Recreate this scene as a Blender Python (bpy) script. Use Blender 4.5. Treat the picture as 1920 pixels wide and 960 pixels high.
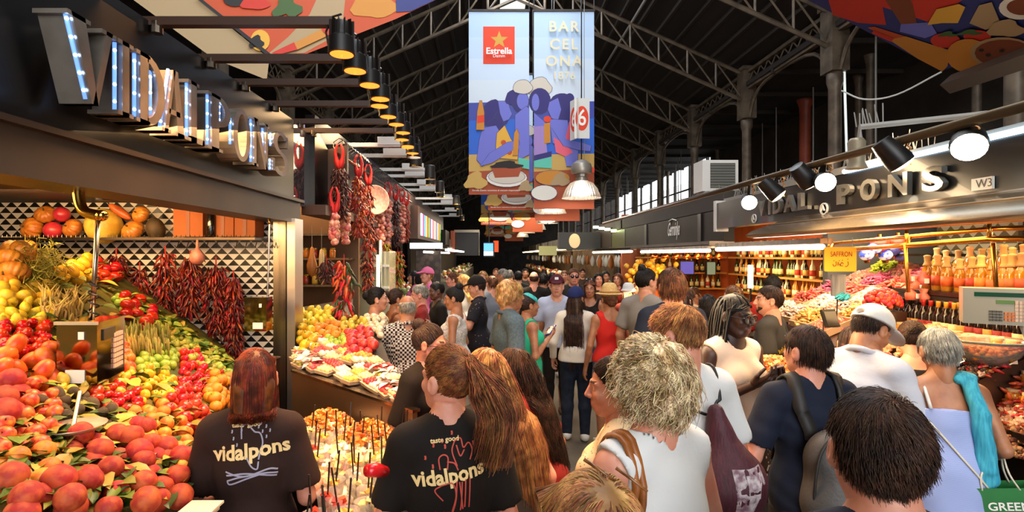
import bpy, bmesh, math, random
import numpy as np
from mathutils import Vector, Matrix
from mathutils.bvhtree import BVHTree

sc = bpy.context.scene
for o in list(bpy.data.objects):
 bpy.data.objects.remove(o)
COL = sc.collection
PI = math.pi

# ------------------------------------------------------------------ camera
FOC, CX, CY, EYE = 1000.0, 920.0, 478.0, 2.0       # focal length and principal point in pixels of the 1920x960 photograph
cam_d = bpy.data.cameras.new('camera')
cam = bpy.data.objects.new('camera', cam_d)
COL.objects.link(cam)
cam.location = (0, 0, EYE)
cam.rotation_euler = (PI / 2, 0, 0)
cam_d.sensor_fit = 'HORIZONTAL'
cam_d.sensor_width = 36.0
cam_d.lens = 36.0 * FOC / 1920.0
cam_d.shift_x = (960 - CX) / 1920.0
cam_d.shift_y = (CY - 480) / 1920.0
cam_d.clip_start = 0.05
cam_d.clip_end = 300
sc.camera = cam

# ------------------------------------------------------------------ light and exposure
sc.view_settings.view_transform = 'Standard'
sc.view_settings.look = 'None'
sc.view_settings.gamma = 1.0
sc.view_settings.use_curve_mapping = False
sc.view_settings.exposure = 0.25
try:
 sc.cycles.use_denoising = True
 sc.cycles.max_bounces = 6
 sc.cycles.diffuse_bounces = 3
 sc.cycles.glossy_bounces = 3
 sc.cycles.transmission_bounces = 4
 sc.cycles.transparent_max_bounces = 12
 sc.cycles.caustics_reflective = False
 sc.cycles.caustics_refractive = False
 sc.cycles.sample_clamp_indirect = 6.0
 sc.cycles.use_light_tree = True
except Exception:
 pass
world = bpy.data.worlds.new('market_daylight')
sc.world = world
world.use_nodes = True
wb = world.node_tree.nodes['Background']
wb.inputs[0].default_value = (0.86, 0.93, 1.0, 1)
wb.inputs[1].default_value = 3.0


def lamp(name, kind, loc, energy, col=(1, 1, 1), target=None, size=0.3, size_y=None, spot=70, blend=0.5, spread=180):
 d = bpy.data.lights.new(name, kind)
 d.energy = energy
 d.color = col
 if kind == 'AREA':
  d.size = size
  d.spread = math.radians(spread)
  if size_y:
   d.shape = 'RECTANGLE'
   d.size_y = size_y
 elif kind == 'SPOT':
  d.spot_size = math.radians(spot)
  d.spot_blend = blend
  d.shadow_soft_size = size
 else:
  d.shadow_soft_size = size
 o = bpy.data.objects.new(name, d)
 COL.objects.link(o)
 o.location = loc
 if target is not None:
  o.rotation_euler = (Vector(target) - Vector(loc)).to_track_quat('-Z', 'Y').to_euler()
 return o


WARM, AMBER, COOL = (1.0, 0.62, 0.28), (1.0, 0.50, 0.18), (0.88, 0.94, 1.0)
# daylight through the ridge skylight and the open entrance behind the photographer
lamp('skylight_daylight', 'AREA', (0.6, 6.0, 8.2), 700, COOL, (0.6, 6.0, 0), 2.2, 15)
lamp('entrance_daylight', 'AREA', (1.2, -7.0, 4.2), 420, (1.0, 0.95, 0.9), (0.8, 4.0, 1.2), 7.0, 4.5)
# rows of lamps in the stalls and aisle, plus added fill lights
lamp('fruit_stall_lamps', 'AREA', (-2.3, 2.6, 2.5), 95, WARM, (-2.0, 2.9, 1.0), 1.1, 3.4)
lamp('fruit_front_lamps', 'AREA', (-0.82, 2.6, 3.05), 74, AMBER, (-1.1, 2.6, 1.0), 0.25, 3.6, spread=100)
lamp('tile_wall_lamps', 'AREA', (-2.9, 3.7, 2.42), 34, WARM, (-2.9, 4.7, 1.5), 1.6, 0.3)
lamp('chili_stall_lamps', 'AREA', (-0.95, 7.2, 3.1), 110, (1.0, 0.74, 0.42), (-1.6, 6.6, 1.4), 0.3, 5.0, spread=120)
lamp('second_stall_lamps', 'AREA', (-2.3, 6.2, 2.9), 60, WARM, (-1.9, 5.6, 1.2), 0.8, 3.0)
lamp('spice_stall_lamps', 'AREA', (2.95, 3.3, 2.15), 50, WARM, (3.0, 3.3, 1.0), 0.7, 3.2)
lamp('spice_front_lamps', 'AREA', (1.95, 3.4, 2.36), 50, (1.0, 0.72, 0.42), (2.7, 3.5, 1.2), 0.2, 3.4)
lamp('sweets_fill', 'AREA', (3.1, 4.5, 2.35), 38, (1.0, 0.84, 0.6), (3.1, 4.7, 1.4), 0.9, 0.9)  # unseen fill added to brighten the sweets, no fixture there
lamp('bar_stall_lamps', 'AREA', (3.4, 8.0, 2.3), 170, (1.0, 0.68, 0.30), (3.9, 8.2, 1.2), 0.9, 4.0)
lamp('aisle_lamps', 'AREA', (1.0, 12.0, 3.3), 260, (1.0, 0.86, 0.66), (0.8, 12.0, 0), 0.8, 10.0)
lamp('far_aisle_lamps', 'AREA', (0.8, 24.0, 3.4), 520, (1.0, 0.84, 0.62), (0.8, 24.0, 0), 3.0, 12.0)  # extra fill light added to lift the dark far aisle


# ------------------------------------------------------------------ helpers
def P(px, py, Y):
 return np.array(((px - CX) * Y / FOC, Y, EYE - (py - CY) * Y / FOC))


def lin(c):
 if isinstance(c, str):
  c = [int(c[i:i + 2], 16) for i in (0, 2, 4)]
 c = [v / 255.0 for v in c]
 return tuple(v / 12.92 if v <= 0.04045 else ((v + 0.055) / 1.055) ** 2.4 for v in c) + (1.0,)


MATS = {}


def mat(name, col, rough=0.5, metal=0.0, col2=None, scale=8.0, mixlo=0.35, mixhi=0.65, var=0.0, island=0.0, emit=0.0,
  bump=0.0, bscale=40.0, spec=0.5, sss=0.0, alpha=1.0, tex=None, coat=0.0, stretch=None, trans=0.0):
 """procedural material: a base colour, a second colour mixed in by noise (or by a pattern), value variation per object or island"""
 if name in MATS:
  return MATS[name]
 m = bpy.data.materials.new(name)
 m.use_nodes = True
 nt = m.node_tree
 N, L = nt.nodes, nt.links
 b = N['Principled BSDF']
 b.inputs['Roughness'].default_value = rough
 b.inputs['Metallic'].default_value = metal
 b.inputs['Specular IOR Level'].default_value = spec
 b.inputs['Coat Weight'].default_value = coat
 b.inputs['Transmission Weight'].default_value = trans
 if sss:
  b.inputs['Subsurface Weight'].default_value = sss
  b.inputs['Subsurface Radius'].default_value = (0.02, 0.008, 0.004)
 c1 = lin(col)
 b.inputs['Base Color'].default_value = c1
 out = None
 tc = N.new('ShaderNodeTexCoord')
 vec = tc.outputs['Object']
 if stretch:
  mp = N.new('ShaderNodeMapping')
  mp.inputs['Scale'].default_value = stretch
  L.new(vec, mp.inputs['Vector'])
  vec = mp.outputs['Vector']
 if col2 is not None:
  mix = N.new('ShaderNodeMix')
  mix.data_type = 'RGBA'
  mix.inputs[6].default_value = c1
  mix.inputs[7].default_value = lin(col2)
  if tex == 'checker':
   t = N.new('ShaderNodeTexChecker')
   t.inputs['Scale'].default_value = scale
   L.new(vec, t.inputs['Vector'])
   L.new(t.outputs['Fac'], mix.inputs[0])
  elif tex == 'stripe':
   t = N.new('ShaderNodeTexWave')
   t.inputs['Scale'].default_value = scale
   t.bands_direction = 'Z'
   L.new(vec, t.inputs['Vector'])
   r = N.new('ShaderNodeMapRange')
   r.inputs[1].default_value = mixlo
   r.inputs[2].default_value = mixhi
   L.new(t.outputs['Fac'], r.inputs[0])
   L.new(r.outputs[0], mix.inputs[0])
  else:
   if tex == 'voronoi':
    t = N.new('ShaderNodeTexVoronoi')
    t.inputs['Scale'].default_value = scale
    src = t.outputs['Distance']
   else:
    t = N.new('ShaderNodeTexNoise')
    t.inputs['Scale'].default_value = scale
    t.inputs['Detail'].default_value = 3
    src = t.outputs['Fac']
   L.new(vec, t.inputs['Vector'])
   r = N.new('ShaderNodeMapRange')
   r.inputs[1].default_value = mixlo
   r.inputs[2].default_value = mixhi
   L.new(src, r.inputs[0])
   L.new(r.outputs[0], mix.inputs[0])
  out = mix.outputs[2]
 if var or island:
  hs = N.new('ShaderNodeHueSaturation')
  if out is not None:
   L.new(out, hs.inputs['Color'])
  else:
   hs.inputs['Color'].default_value = c1
  if island:
   g = N.new('ShaderNodeNewGeometry')
   rnd, amt = g.outputs['Random Per Island'], island
  else:
   g = N.new('ShaderNodeObjectInfo')
   rnd, amt = g.outputs['Random'], var
  r1 = N.new('ShaderNodeMapRange')
  r1.inputs[3].default_value = 1 - amt
  r1.inputs[4].default_value = 1 + amt
  L.new(rnd, r1.inputs[0])
  L.new(r1.outputs[0], hs.inputs['Value'])
  r2 = N.new('ShaderNodeMapRange')
  r2.inputs[3].default_value = 0.5 - 0.05 * amt
  r2.inputs[4].default_value = 0.5 + 0.05 * amt
  mm = N.new('ShaderNodeMath')
  mm.operation = 'FRACT'
  m2 = N.new('ShaderNodeMath')
  m2.operation = 'MULTIPLY'
  m2.inputs[1].default_value = 17.31
  L.new(rnd, m2.inputs[0])
  L.new(m2.outputs[0], mm.inputs[0])
  L.new(mm.outputs[0], r2.inputs[0])
  L.new(r2.outputs[0], hs.inputs['Hue'])
  out = hs.outputs['Color']
 if out is not None:
  L.new(out, b.inputs['Base Color'])
 if emit:
  b.inputs['Emission Strength'].default_value = emit
  b.inputs['Emission Color'].default_value = c1
 if bump:
  nz = N.new('ShaderNodeTexNoise')
  nz.inputs['Scale'].default_value = bscale
  nz.inputs['Detail'].default_value = 4
  L.new(vec, nz.inputs['Vector'])
  bp = N.new('ShaderNodeBump')
  bp.inputs['Strength'].default_value = bump
  bp.inputs['Distance'].default_value = 0.01
  L.new(nz.outputs['Fac'], bp.inputs['Height'])
  L.new(bp.outputs['Normal'], b.inputs['Normal'])
 if alpha < 1:
  b.inputs['Alpha'].default_value = alpha
 MATS[name] = m
 return m


def poly_mesh(name, verts, faces, mats=None, midx=None, smooth=True):
 """fast mesh from an (n,3) array and a list of face arrays (each (m,k))"""
 me = bpy.data.meshes.new(name)
 verts = np.asarray(verts, dtype=np.float32).reshape(-1, 3)
 me.vertices.add(len(verts))
 me.vertices.foreach_set('co', verts.ravel())
 loops, starts, mi, n = [], [], [], 0
 for i, f in enumerate(faces):
  f = np.asarray(f, dtype=np.int32)
  if f.size == 0:
   continue
  m, k = f.shape
  loops.append(f.ravel())
  starts.append(n + np.arange(m, dtype=np.int32) * k)
  n += m * k
  mm = 0 if midx is None else midx[i]
  mi.append(np.broadcast_to(np.asarray(mm, dtype=np.int32), (m,)))
 if loops:
  loops, starts, mi = np.concatenate(loops), np.concatenate(starts), np.concatenate(mi)
  me.loops.add(len(loops))
  me.loops.foreach_set('vertex_index', loops)
  me.polygons.add(len(starts))
  me.polygons.foreach_set('loop_start', starts.astype(np.int32))
  me.polygons.foreach_set('material_index', mi.astype(np.int32))
  me.polygons.foreach_set('use_smooth', np.full(len(starts), smooth, dtype=bool))
 for m in mats or []:
  me.materials.append(m)
 me.update(calc_edges=True)
 me.validate()
 return me


class MB:
 """collects shapes with materials and links them as ONE mesh object"""

 def __init__(s):
  s.v, s.f, s.m, s.n = [], [], [], 0
  s.mats = []

 def mi(s, m):
  if m not in s.mats:
   s.mats.append(m)
  return s.mats.index(m)

 def add(s, v, faces, m):
  v = np.asarray(v, dtype=float).reshape(-1, 3)
  i = s.mi(m)
  for f in faces:
   f = np.asarray(f, dtype=np.int64)
   if f.ndim == 1:
    f = f[None]
   s.f.append(f + s.n)
   s.m.append(i)
  s.v.append(v)
  s.n += len(v)
  return s

 def box(s, c, size, m, rot=None, taper=1.0):
  x, y, z = [d / 2 for d in size]
  v = np.array([(-x, -y, -z), (x, -y, -z), (x, y, -z), (-x, y, -z),
       (-x * taper, -y * taper, z), (x * taper, -y * taper, z), (x * taper, y * taper, z), (-x * taper, y * taper, z)])
  if rot is not None:
   v = v @ np.array(rot if not isinstance(rot, (int, float)) else Matrix.Rotation(rot, 3, 'Z')).T
  v = v + np.asarray(c)
  return s.add(v, [np.array([(0, 3, 2, 1), (4, 5, 6, 7), (0, 1, 5, 4), (1, 2, 6, 5), (2, 3, 7, 6), (3, 0, 4, 7)])], m)

 def span(s, a, b, m):
  a, b = np.minimum(a, b), np.maximum(a, b)
  return s.box((a + b) / 2, b - a, m)

 def tube(s, pts, r, m, n=8, cap=True):
  pts = np.asarray(pts, dtype=float)
  k = len(pts)
  r = np.broadcast_to(np.asarray(r, dtype=float), (k,))
  t = np.gradient(pts, axis=0)
  t /= np.linalg.norm(t, axis=1)[:, None] + 1e-9
  ref = np.array((0, 0, 1.0)) if abs(t[0, 2]) < 0.9 else np.array((1.0, 0, 0))
  u = np.cross(t[0], ref)
  u /= np.linalg.norm(u)
  ring = []
  ang = np.arange(n) / n * 2 * PI
  for i in range(k):
   u = u - t[i] * np.dot(u, t[i])
   u /= np.linalg.norm(u) + 1e-9
   w = np.cross(t[i], u)
   ring.append(pts[i] + r[i] * (np.cos(ang)[:, None] * u + np.sin(ang)[:, None] * w))
  v = np.concatenate(ring)
  a = np.arange(n)
  b = (a + 1) % n
  q = np.concatenate([np.stack([a + i * n, b + i * n, b + (i + 1) * n, a + (i + 1) * n], 1) for i in range(k - 1)])
  fs = [q]
  if cap:
   fs += [a[::-1][None], (a + (k - 1) * n)[None]]
  return s.add(v, fs, m)

 def lathe(s, prof, m, c=(0, 0, 0), n=24, axis=None, fn=None, caps=True):
  """prof: (radius, height) pairs; axis: direction of the height"""
  prof = np.asarray(prof, dtype=float)
  k = len(prof)
  a = np.arange(n) / n * 2 * PI
  rr = prof[:, 0][:, None] * np.ones(n)
  if fn is not None:
   rr = rr * fn(a)[None]
  v = np.stack([rr * np.cos(a), rr * np.sin(a), prof[:, 1][:, None] * np.ones(n)], -1).reshape(-1, 3)
  if axis is not None:
   q = Vector((0, 0, 1)).rotation_difference(Vector(axis))
   v = v @ np.array(q.to_matrix()).T
  v = v + np.asarray(c)
  i = np.arange(n)
  j = (i + 1) % n
  q = np.concatenate([np.stack([i + t * n, j + t * n, j + (t + 1) * n, i + (t + 1) * n], 1) for t in range(k - 1)])
  fs = [q]
  if caps and prof[0, 0] > 1e-6:
   fs.append(i[::-1][None])
  if caps and prof[-1, 0] > 1e-6:
   fs.append((i + (k - 1) * n)[None])
  return s.add(v, fs, m)

 def ball(s, c, r, m, n=12, k=8):
  r = np.broadcast_to(np.asarray(r, dtype=float), (3,))
  th = np.linspace(0, PI, k + 1)
  a = np.arange(n) / n * 2 * PI
  v = np.stack([np.sin(th)[:, None] * np.cos(a), np.sin(th)[:, None] * np.sin(a), np.cos(th)[:, None] * np.ones(n)], -1).reshape(-1, 3)
  v = v * r + np.asarray(c)
  i = np.arange(n)
  j = (i + 1) % n
  q = np.concatenate([np.stack([i + (t + 1) * n, j + (t + 1) * n, j + t * n, i + t * n], 1) for t in range(k)])
  return s.add(v, [q], m)

 def prism(s, pts2, m, origin, u, w, depth, close=True):
  """an outline (2D) in the plane origin + a*u + b*w, extruded by depth along u x w"""
  p = np.asarray(pts2, dtype=float)
  u, w, origin = np.asarray(u, float), np.asarray(w, float), np.asarray(origin, float)
  nrm = np.cross(u, w)
  nrm /= np.linalg.norm(nrm)
  a = origin + p[:, :1] * u + p[:, 1:2] * w
  n = len(p)
  v = np.concatenate([a, a + nrm * depth])
  i = np.arange(n)
  j = (i + 1) % n
  return s.add(v, [i[::-1][None], (i + n)[None], np.stack([i, j, j + n, i + n], 1)], m)

 def quad(s, a, b, c, d, m):
  return s.add([a, b, c, d], [np.array([(0, 1, 2, 3)])], m)

 def build(s, name, parent=None, loc=None, smooth=False, sharp=None):
  v = np.concatenate(s.v) if s.v else np.zeros((0, 3))
  if loc is not None:
   v = v - np.asarray(loc)
  me = poly_mesh(name, v, s.f, s.mats, s.m, smooth or sharp is not None)
  if sharp is not None:
   try:
    me.set_sharp_from_angle(angle=math.radians(sharp))
   except Exception:
    pass
  o = bpy.data.objects.new(name, me)
  COL.objects.link(o)
  if loc is not None:
   o.location = loc
  if parent is not None:
   o.parent = parent
  return o


def tag(o, label=None, cat=None, group=None, kind=None):
 for k, v in (('label', label), ('category', cat), ('group', group), ('kind', kind)):
  if v:
   o[k] = v
 return o


def thing(name, label, cat, loc=(0, 0, 0), rotz=0.0, group=None):
 o = bpy.data.objects.new(name, None)
 COL.objects.link(o)
 o.location = loc
 o.rotation_euler = (0, 0, rotz)
 o.empty_display_size = 0.1
 return tag(o, label, cat, group)


def dup(root, loc, rot=None, scale=None, label=None, group=None):
 r = root.copy()
 COL.objects.link(r)
 r.location = loc
 if rot is not None:
  r.rotation_euler = rot
 if scale is not None:
  r.scale = scale if not isinstance(scale, (int, float)) else (scale,) * 3
 tag(r, label, None, group)
 for ch in root.children:
  c = ch.copy()
  COL.objects.link(c)
  c.parent = r
  for g in ch.children:
   d = g.copy()
   COL.objects.link(d)
   d.parent = c
 return r


def structure(mb, name, parent=None, smooth=False, sharp=None):
 o = mb.build(name, parent, smooth=smooth, sharp=sharp)
 o['kind'] = 'structure'
 return o


def text_verts(txt, size, offset=0.0, extrude=0.0, res=3, align='CENTER', spacing=1.0):
 """vertices and polygons of a line of lettering, in its own plane"""
 cu = bpy.data.curves.new('lettering', 'FONT')
 cu.body = txt
 cu.size = size
 cu.offset = offset
 cu.extrude = extrude
 cu.resolution_u = res
 cu.align_x = align
 cu.align_y = 'CENTER'
 cu.space_character = spacing
 o = bpy.data.objects.new('lettering', cu)
 COL.objects.link(o)
 dg = bpy.context.evaluated_depsgraph_get()
 me = bpy.data.meshes.new_from_object(o.evaluated_get(dg))
 v = np.array([x.co for x in me.vertices]).reshape(-1, 3)
 f = [np.array(p.vertices)[None] for p in me.polygons]
 bpy.data.objects.remove(o)
 bpy.data.meshes.remove(me)
 bpy.data.curves.remove(cu)
 return v, f


def put_text(mb, txt, size, m, origin, u, w, lift=0.0, **k):
 v, f = text_verts(txt, size, **k)
 if not len(v):
  return
 u, w = np.asarray(u, float), np.asarray(w, float)
 n = np.cross(u, w)
 mb.add(np.asarray(origin) + v[:, :1] * u + v[:, 1:2] * w + (v[:, 2:3] + lift) * n, f, m)


def ribbon(pts, width):
 """outline polygons (quads) of a 2D polyline of the given width"""
 pts = np.asarray(pts, float)
 t = np.gradient(pts, axis=0)
 t /= np.linalg.norm(t, axis=1)[:, None] + 1e-9
 nrm = np.stack([-t[:, 1], t[:, 0]], 1) * width / 2
 a, b = pts + nrm, pts - nrm
 v = np.concatenate([a, b])
 n = len(pts)
 i = np.arange(n - 1)
 return v, np.stack([i, i + n, i + n + 1, i + 1], 1)


def smooth_path(pts, n=24):
 """a smooth curve through the points (Catmull-Rom)"""
 p = np.asarray(pts, float)
 p = np.concatenate([[2 * p[0] - p[1]], p, [2 * p[-1] - p[-2]]])
 out = []
 seg = len(p) - 3
 for t in np.linspace(0, seg - 1e-6, n):
  i = int(t)
  f = t - i
  a, b, c, d = p[i:i + 4]
  out.append(0.5 * (2 * b + (c - a) * f + (2 * a - 5 * b + 4 * c - d) * f * f + (3 * b - a - 3 * c + d) * f ** 3))
 return np.array(out)


rng = np.random.default_rng(7)
random.seed(7)
# ------------------------------------------------------------------ smooth bodies from distance fields
class Field:
 def __init__(s, lo, hi, h):
  s.lo, s.h = np.asarray(lo, float), h
  s.n = np.maximum(4, np.ceil((np.asarray(hi, float) - s.lo) / h).astype(int) + 1)
  s.ax = [s.lo[i] + h * np.arange(s.n[i]) for i in range(3)]
  s.d = np.full(s.n, 0.3, dtype=np.float32)

 def sl(s, lo, hi):
  r = []
  for i in range(3):
   a = int(np.floor((lo[i] - s.lo[i]) / s.h))
   b = int(np.ceil((hi[i] - s.lo[i]) / s.h)) + 1
   r.append(slice(max(0, a), max(0, min(s.n[i], b))))
  return tuple(r)

 def grid(s, r):
  return (s.ax[0][r[0]][:, None, None], s.ax[1][r[1]][None, :, None], s.ax[2][r[2]][None, None, :])

 def put(s, r, d, k, op):
  c = s.d[r]
  d = d.astype(np.float32)
  if op == 'sub':
   d = -d
   if k > 0:
    hh = np.maximum(k - np.abs(c - d), 0) / k
    s.d[r] = np.maximum(c, d) + hh * hh * k * 0.25
   else:
    s.d[r] = np.maximum(c, d)
  elif k > 0:
   hh = np.maximum(k - np.abs(c - d), 0) / k
   s.d[r] = np.minimum(c, d) - hh * hh * k * 0.25
  else:
   s.d[r] = np.minimum(c, d)

 def cap(s, a, b, ra, rb=None, k=0.02, op='add'):
  a, b = np.asarray(a, float), np.asarray(b, float)
  rb = ra if rb is None else rb
  mg = max(ra, rb) + k + 2.5 * s.h
  r = s.sl(np.minimum(a, b) - mg, np.maximum(a, b) + mg)
  X, Y, Z = s.grid(r)
  ba = b - a
  L = float(ba @ ba) + 1e-12
  t = np.clip(((X - a[0]) * ba[0] + (Y - a[1]) * ba[1] + (Z - a[2]) * ba[2]) / L, 0, 1)
  d = np.sqrt((X - a[0] - t * ba[0]) ** 2 + (Y - a[1] - t * ba[1]) ** 2 + (Z - a[2] - t * ba[2]) ** 2) - (ra + (rb - ra) * t)
  s.put(r, d, k, op)
  return s

 def ell(s, c, rad, k=0.02, op='add', rot=None):
  c, rad = np.asarray(c, float), np.asarray(rad, float)
  mg = (rad.max() if rot is not None else rad) + k + 2.5 * s.h
  r = s.sl(c - mg, c + mg)
  X, Y, Z = s.grid(r)
  x, y, z = X - c[0], Y - c[1], Z - c[2]
  if rot is not None:
   R = np.asarray(rot)
   x, y, z = (R[0, 0] * x + R[1, 0] * y + R[2, 0] * z, R[0, 1] * x + R[1, 1] * y + R[2, 1] * z, R[0, 2] * x + R[1, 2] * y + R[2, 2] * z)
  k0 = np.sqrt((x / rad[0]) ** 2 + (y / rad[1]) ** 2 + (z / rad[2]) ** 2)
  k1 = np.sqrt((x / rad[0] ** 2) ** 2 + (y / rad[1] ** 2) ** 2 + (z / rad[2] ** 2) ** 2) + 1e-9
  s.put(r, k0 * (k0 - 1) / k1, k, op)
  return s

 def plane(s, n, c):
  """keep the side where n.p < c"""
  X, Y, Z = s.ax[0][:, None, None], s.ax[1][None, :, None], s.ax[2][None, None, :]
  s.d = np.maximum(s.d, (n[0] * X + n[1] * Y + n[2] * Z - c).astype(np.float32))
  return s

 def wobble(s, amp, freq, seed=0):
  g = np.random.default_rng(seed)
  X, Y, Z = s.ax[0][:, None, None], s.ax[1][None, :, None], s.ax[2][None, None, :]
  w = 0
  for i in range(5):
   q = g.normal(size=3) * freq * (0.6 + 0.5 * i)
   w = w + np.sin(q[0] * X + q[1] * Y + q[2] * Z + g.uniform(0, 6)) / (1 + 0.6 * i)
  s.d = s.d + (amp * w / 2).astype(np.float32)
  return s

 def mesh(s):
  d = s.d
  for i in range(3):
   ix = [slice(None)] * 3
   ix[i] = 0
   d[tuple(ix)] = np.maximum(d[tuple(ix)], 1e-3)
   ix[i] = -1
   d[tuple(ix)] = np.maximum(d[tuple(ix)], 1e-3)
  ins = d < 0
  n = s.n
  acc = np.zeros(tuple(n - 1) + (3,), dtype=np.float32)
  cnt = np.zeros(tuple(n - 1), dtype=np.float32)
  cor = [(i, j, k) for i in (0, 1) for j in (0, 1) for k in (0, 1)]

  def V(a, o):
   return a[o[0]:n[0] - 1 + o[0], o[1]:n[1] - 1 + o[1], o[2]:n[2] - 1 + o[2]]
  for a in cor:
   for ax in range(3):
    if a[ax] == 0:
     b = tuple(1 if i == ax else a[i] for i in range(3))
     da, db = V(d, a), V(d, b)
     x = V(ins, a) != V(ins, b)
     if not x.any():
      continue
     t = da[x] / (da[x] - db[x])
     p = np.empty((len(t), 3), dtype=np.float32)
     p[:] = a
     p[:, ax] += t
     acc[x] += p
     cnt[x] += 1
  act = cnt > 0
  idx = np.full(act.shape, -1, dtype=np.int64)
  ii = np.argwhere(act)
  idx[act] = np.arange(len(ii))
  v = s.lo + (ii + acc[act] / cnt[act][:, None]) * s.h
  quads = []
  for ax in range(3):
   u, w = (ax + 1) % 3, (ax + 2) % 3
   sa = [slice(None)] * 3
   sb = [slice(None)] * 3
   sa[ax], sb[ax] = slice(0, -1), slice(1, None)
   A, B = ins[tuple(sa)], ins[tuple(sb)]
   for sign in (0, 1):
    e = np.argwhere((A & ~B) if sign == 0 else (~A & B))
    if not len(e):
     continue
    ok = (e[:, u] > 0) & (e[:, w] > 0) & (e[:, u] < n[u] - 1) & (e[:, w] < n[w] - 1)
    e = e[ok]
    eu, ew = np.zeros(3, int), np.zeros(3, int)
    eu[u], ew[w] = 1, 1
    c = [e - eu - ew, e - ew, e, e - eu]
    q = np.stack([idx[tuple(x.T)] for x in c], 1)
    quads.append(q if sign == 0 else q[:, ::-1])
  q = np.concatenate(quads) if quads else np.zeros((0, 4), int)
  q = q[(q >= 0).all(1)]
  return v, q


def rotz(a):
 return np.array(Matrix.Rotation(a, 3, 'Z'))


def rotx(a):
 return np.array(Matrix.Rotation(a, 3, 'X'))


def roty(a):
 return np.array(Matrix.Rotation(a, 3, 'Y'))


SKIN = {
 'fair': ('dba58a', 'c98b72'), 'light': ('cf9678', 'bb7c60'), 'tan': ('b67c58', 'a06647'), 'rosy': ('d2957c', 'c07a62'),
 'olive': ('a97650', '93603f'), 'brown': ('6a4330', '553425'), 'dark': ('40261b', '331d15'),
}


def skin_mat(t):
 a, b = SKIN[t]
 return mat('skin_' + t, a, rough=0.48, col2=b, scale=14, sss=0.12, bump=0.05, bscale=120)


def head_field(hres, fem, ear=True, jaw=1.0):
 f = Field((-0.105, -0.135, -0.20), (0.105, 0.135, 0.15), hres)
 f.ell((0, -0.015, 0.03), (0.070, 0.094, 0.088), 0.0)
 f.ell((0, 0.025, -0.035), (0.058 * jaw, 0.064, 0.075), 0.03)
 f.ell((0, 0.052, -0.088), (0.026 * jaw, 0.026, 0.02), 0.03)                      # chin
 for x in (-1, 1):
  f.cap((x * 0.052 * jaw, 0.0, -0.05), (x * 0.022, 0.055, -0.088), 0.014, 0.014, 0.03)   # jaw line
  f.ell((x * 0.036, 0.062, -0.022), (0.02, 0.017, 0.018), 0.025)                 # cheekbone
  f.cap((x * 0.014, 0.083, 0.027), (x * 0.046, 0.066, 0.025), 0.008, 0.007, 0.016)  # brow
  f.ell((x * 0.031, 0.087, 0.008), (0.017, 0.016, 0.011), 0.012, 'sub')           # eye socket
  f.ell((x * 0.031, 0.069, 0.008), (0.0125, 0.0125, 0.0125), 0.002)              # eyeball
  f.cap((x * 0.019, 0.079, 0.0155), (x * 0.044, 0.071, 0.0135), 0.0048, 0.004, 0.004)   # upper lid
  if ear:
   f.ell((x * 0.079, -0.012, -0.005), (0.012, 0.021, 0.034), 0.006, rot=rotz(x * -0.35) @ rotx(0.15))
   f.ell((x * 0.093, -0.006, -0.002), (0.007, 0.011, 0.019), 0.004, 'sub')
   f.ell((x * 0.075, 0.0, -0.032), (0.006, 0.008, 0.009), 0.004)
 f.cap((0, 0.085, 0.018), (0, 0.108, -0.022), 0.008, 0.0105, 0.012)                 # nose
 f.cap((-0.011, 0.097, -0.028), (0.011, 0.097, -0.028), 0.0085, 0.0085, 0.008)
 f.ell((0, 0.083, -0.058), (0.024, 0.012, 0.018), 0.015)                            # mouth mound
 f.cap((-0.017, 0.090, -0.053), (0.017, 0.090, -0.053), 0.0055, 0.0055, 0.004)
 f.cap((-0.014, 0.089, -0.064), (0.014, 0.089, -0.064), 0.0062, 0.0062, 0.004)
 f.cap((-0.02, 0.1, -0.0585), (0.02, 0.1, -0.0585), 0.0035, 0.0035, 0.003, 'sub')
 r = 0.05 if fem else 0.058
 f.cap((0, -0.018, -0.05), (0, -0.03, -0.19), r, r * 1.08, 0.03)                  # neck
 v, q = f.mesh()
 c = v[q].mean(1)
 x, y, z = np.abs(c[:, 0]), c[:, 1], c[:, 2]
 mi = np.zeros(len(q), int)
 mi[(y > 0.084) & (x < 0.021) & (z < -0.047) & (z > -0.071)] = 1
 mi[(y > 0.060) & (x > 0.012) & (x < 0.047) & (z > 0.0285) & (z < 0.037)] = 2
 e = ((x - 0.031) / 0.0105) ** 2 + ((z - 0.0075) / 0.0048) ** 2
 mi[(y > 0.06) & (e < 1)] = 3
 mi[(y > 0.06) & (((x - 0.031) / 0.0055) ** 2 + ((z - 0.0082) / 0.0048) ** 2 < 1)] = 4
 return v, q, mi


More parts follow.
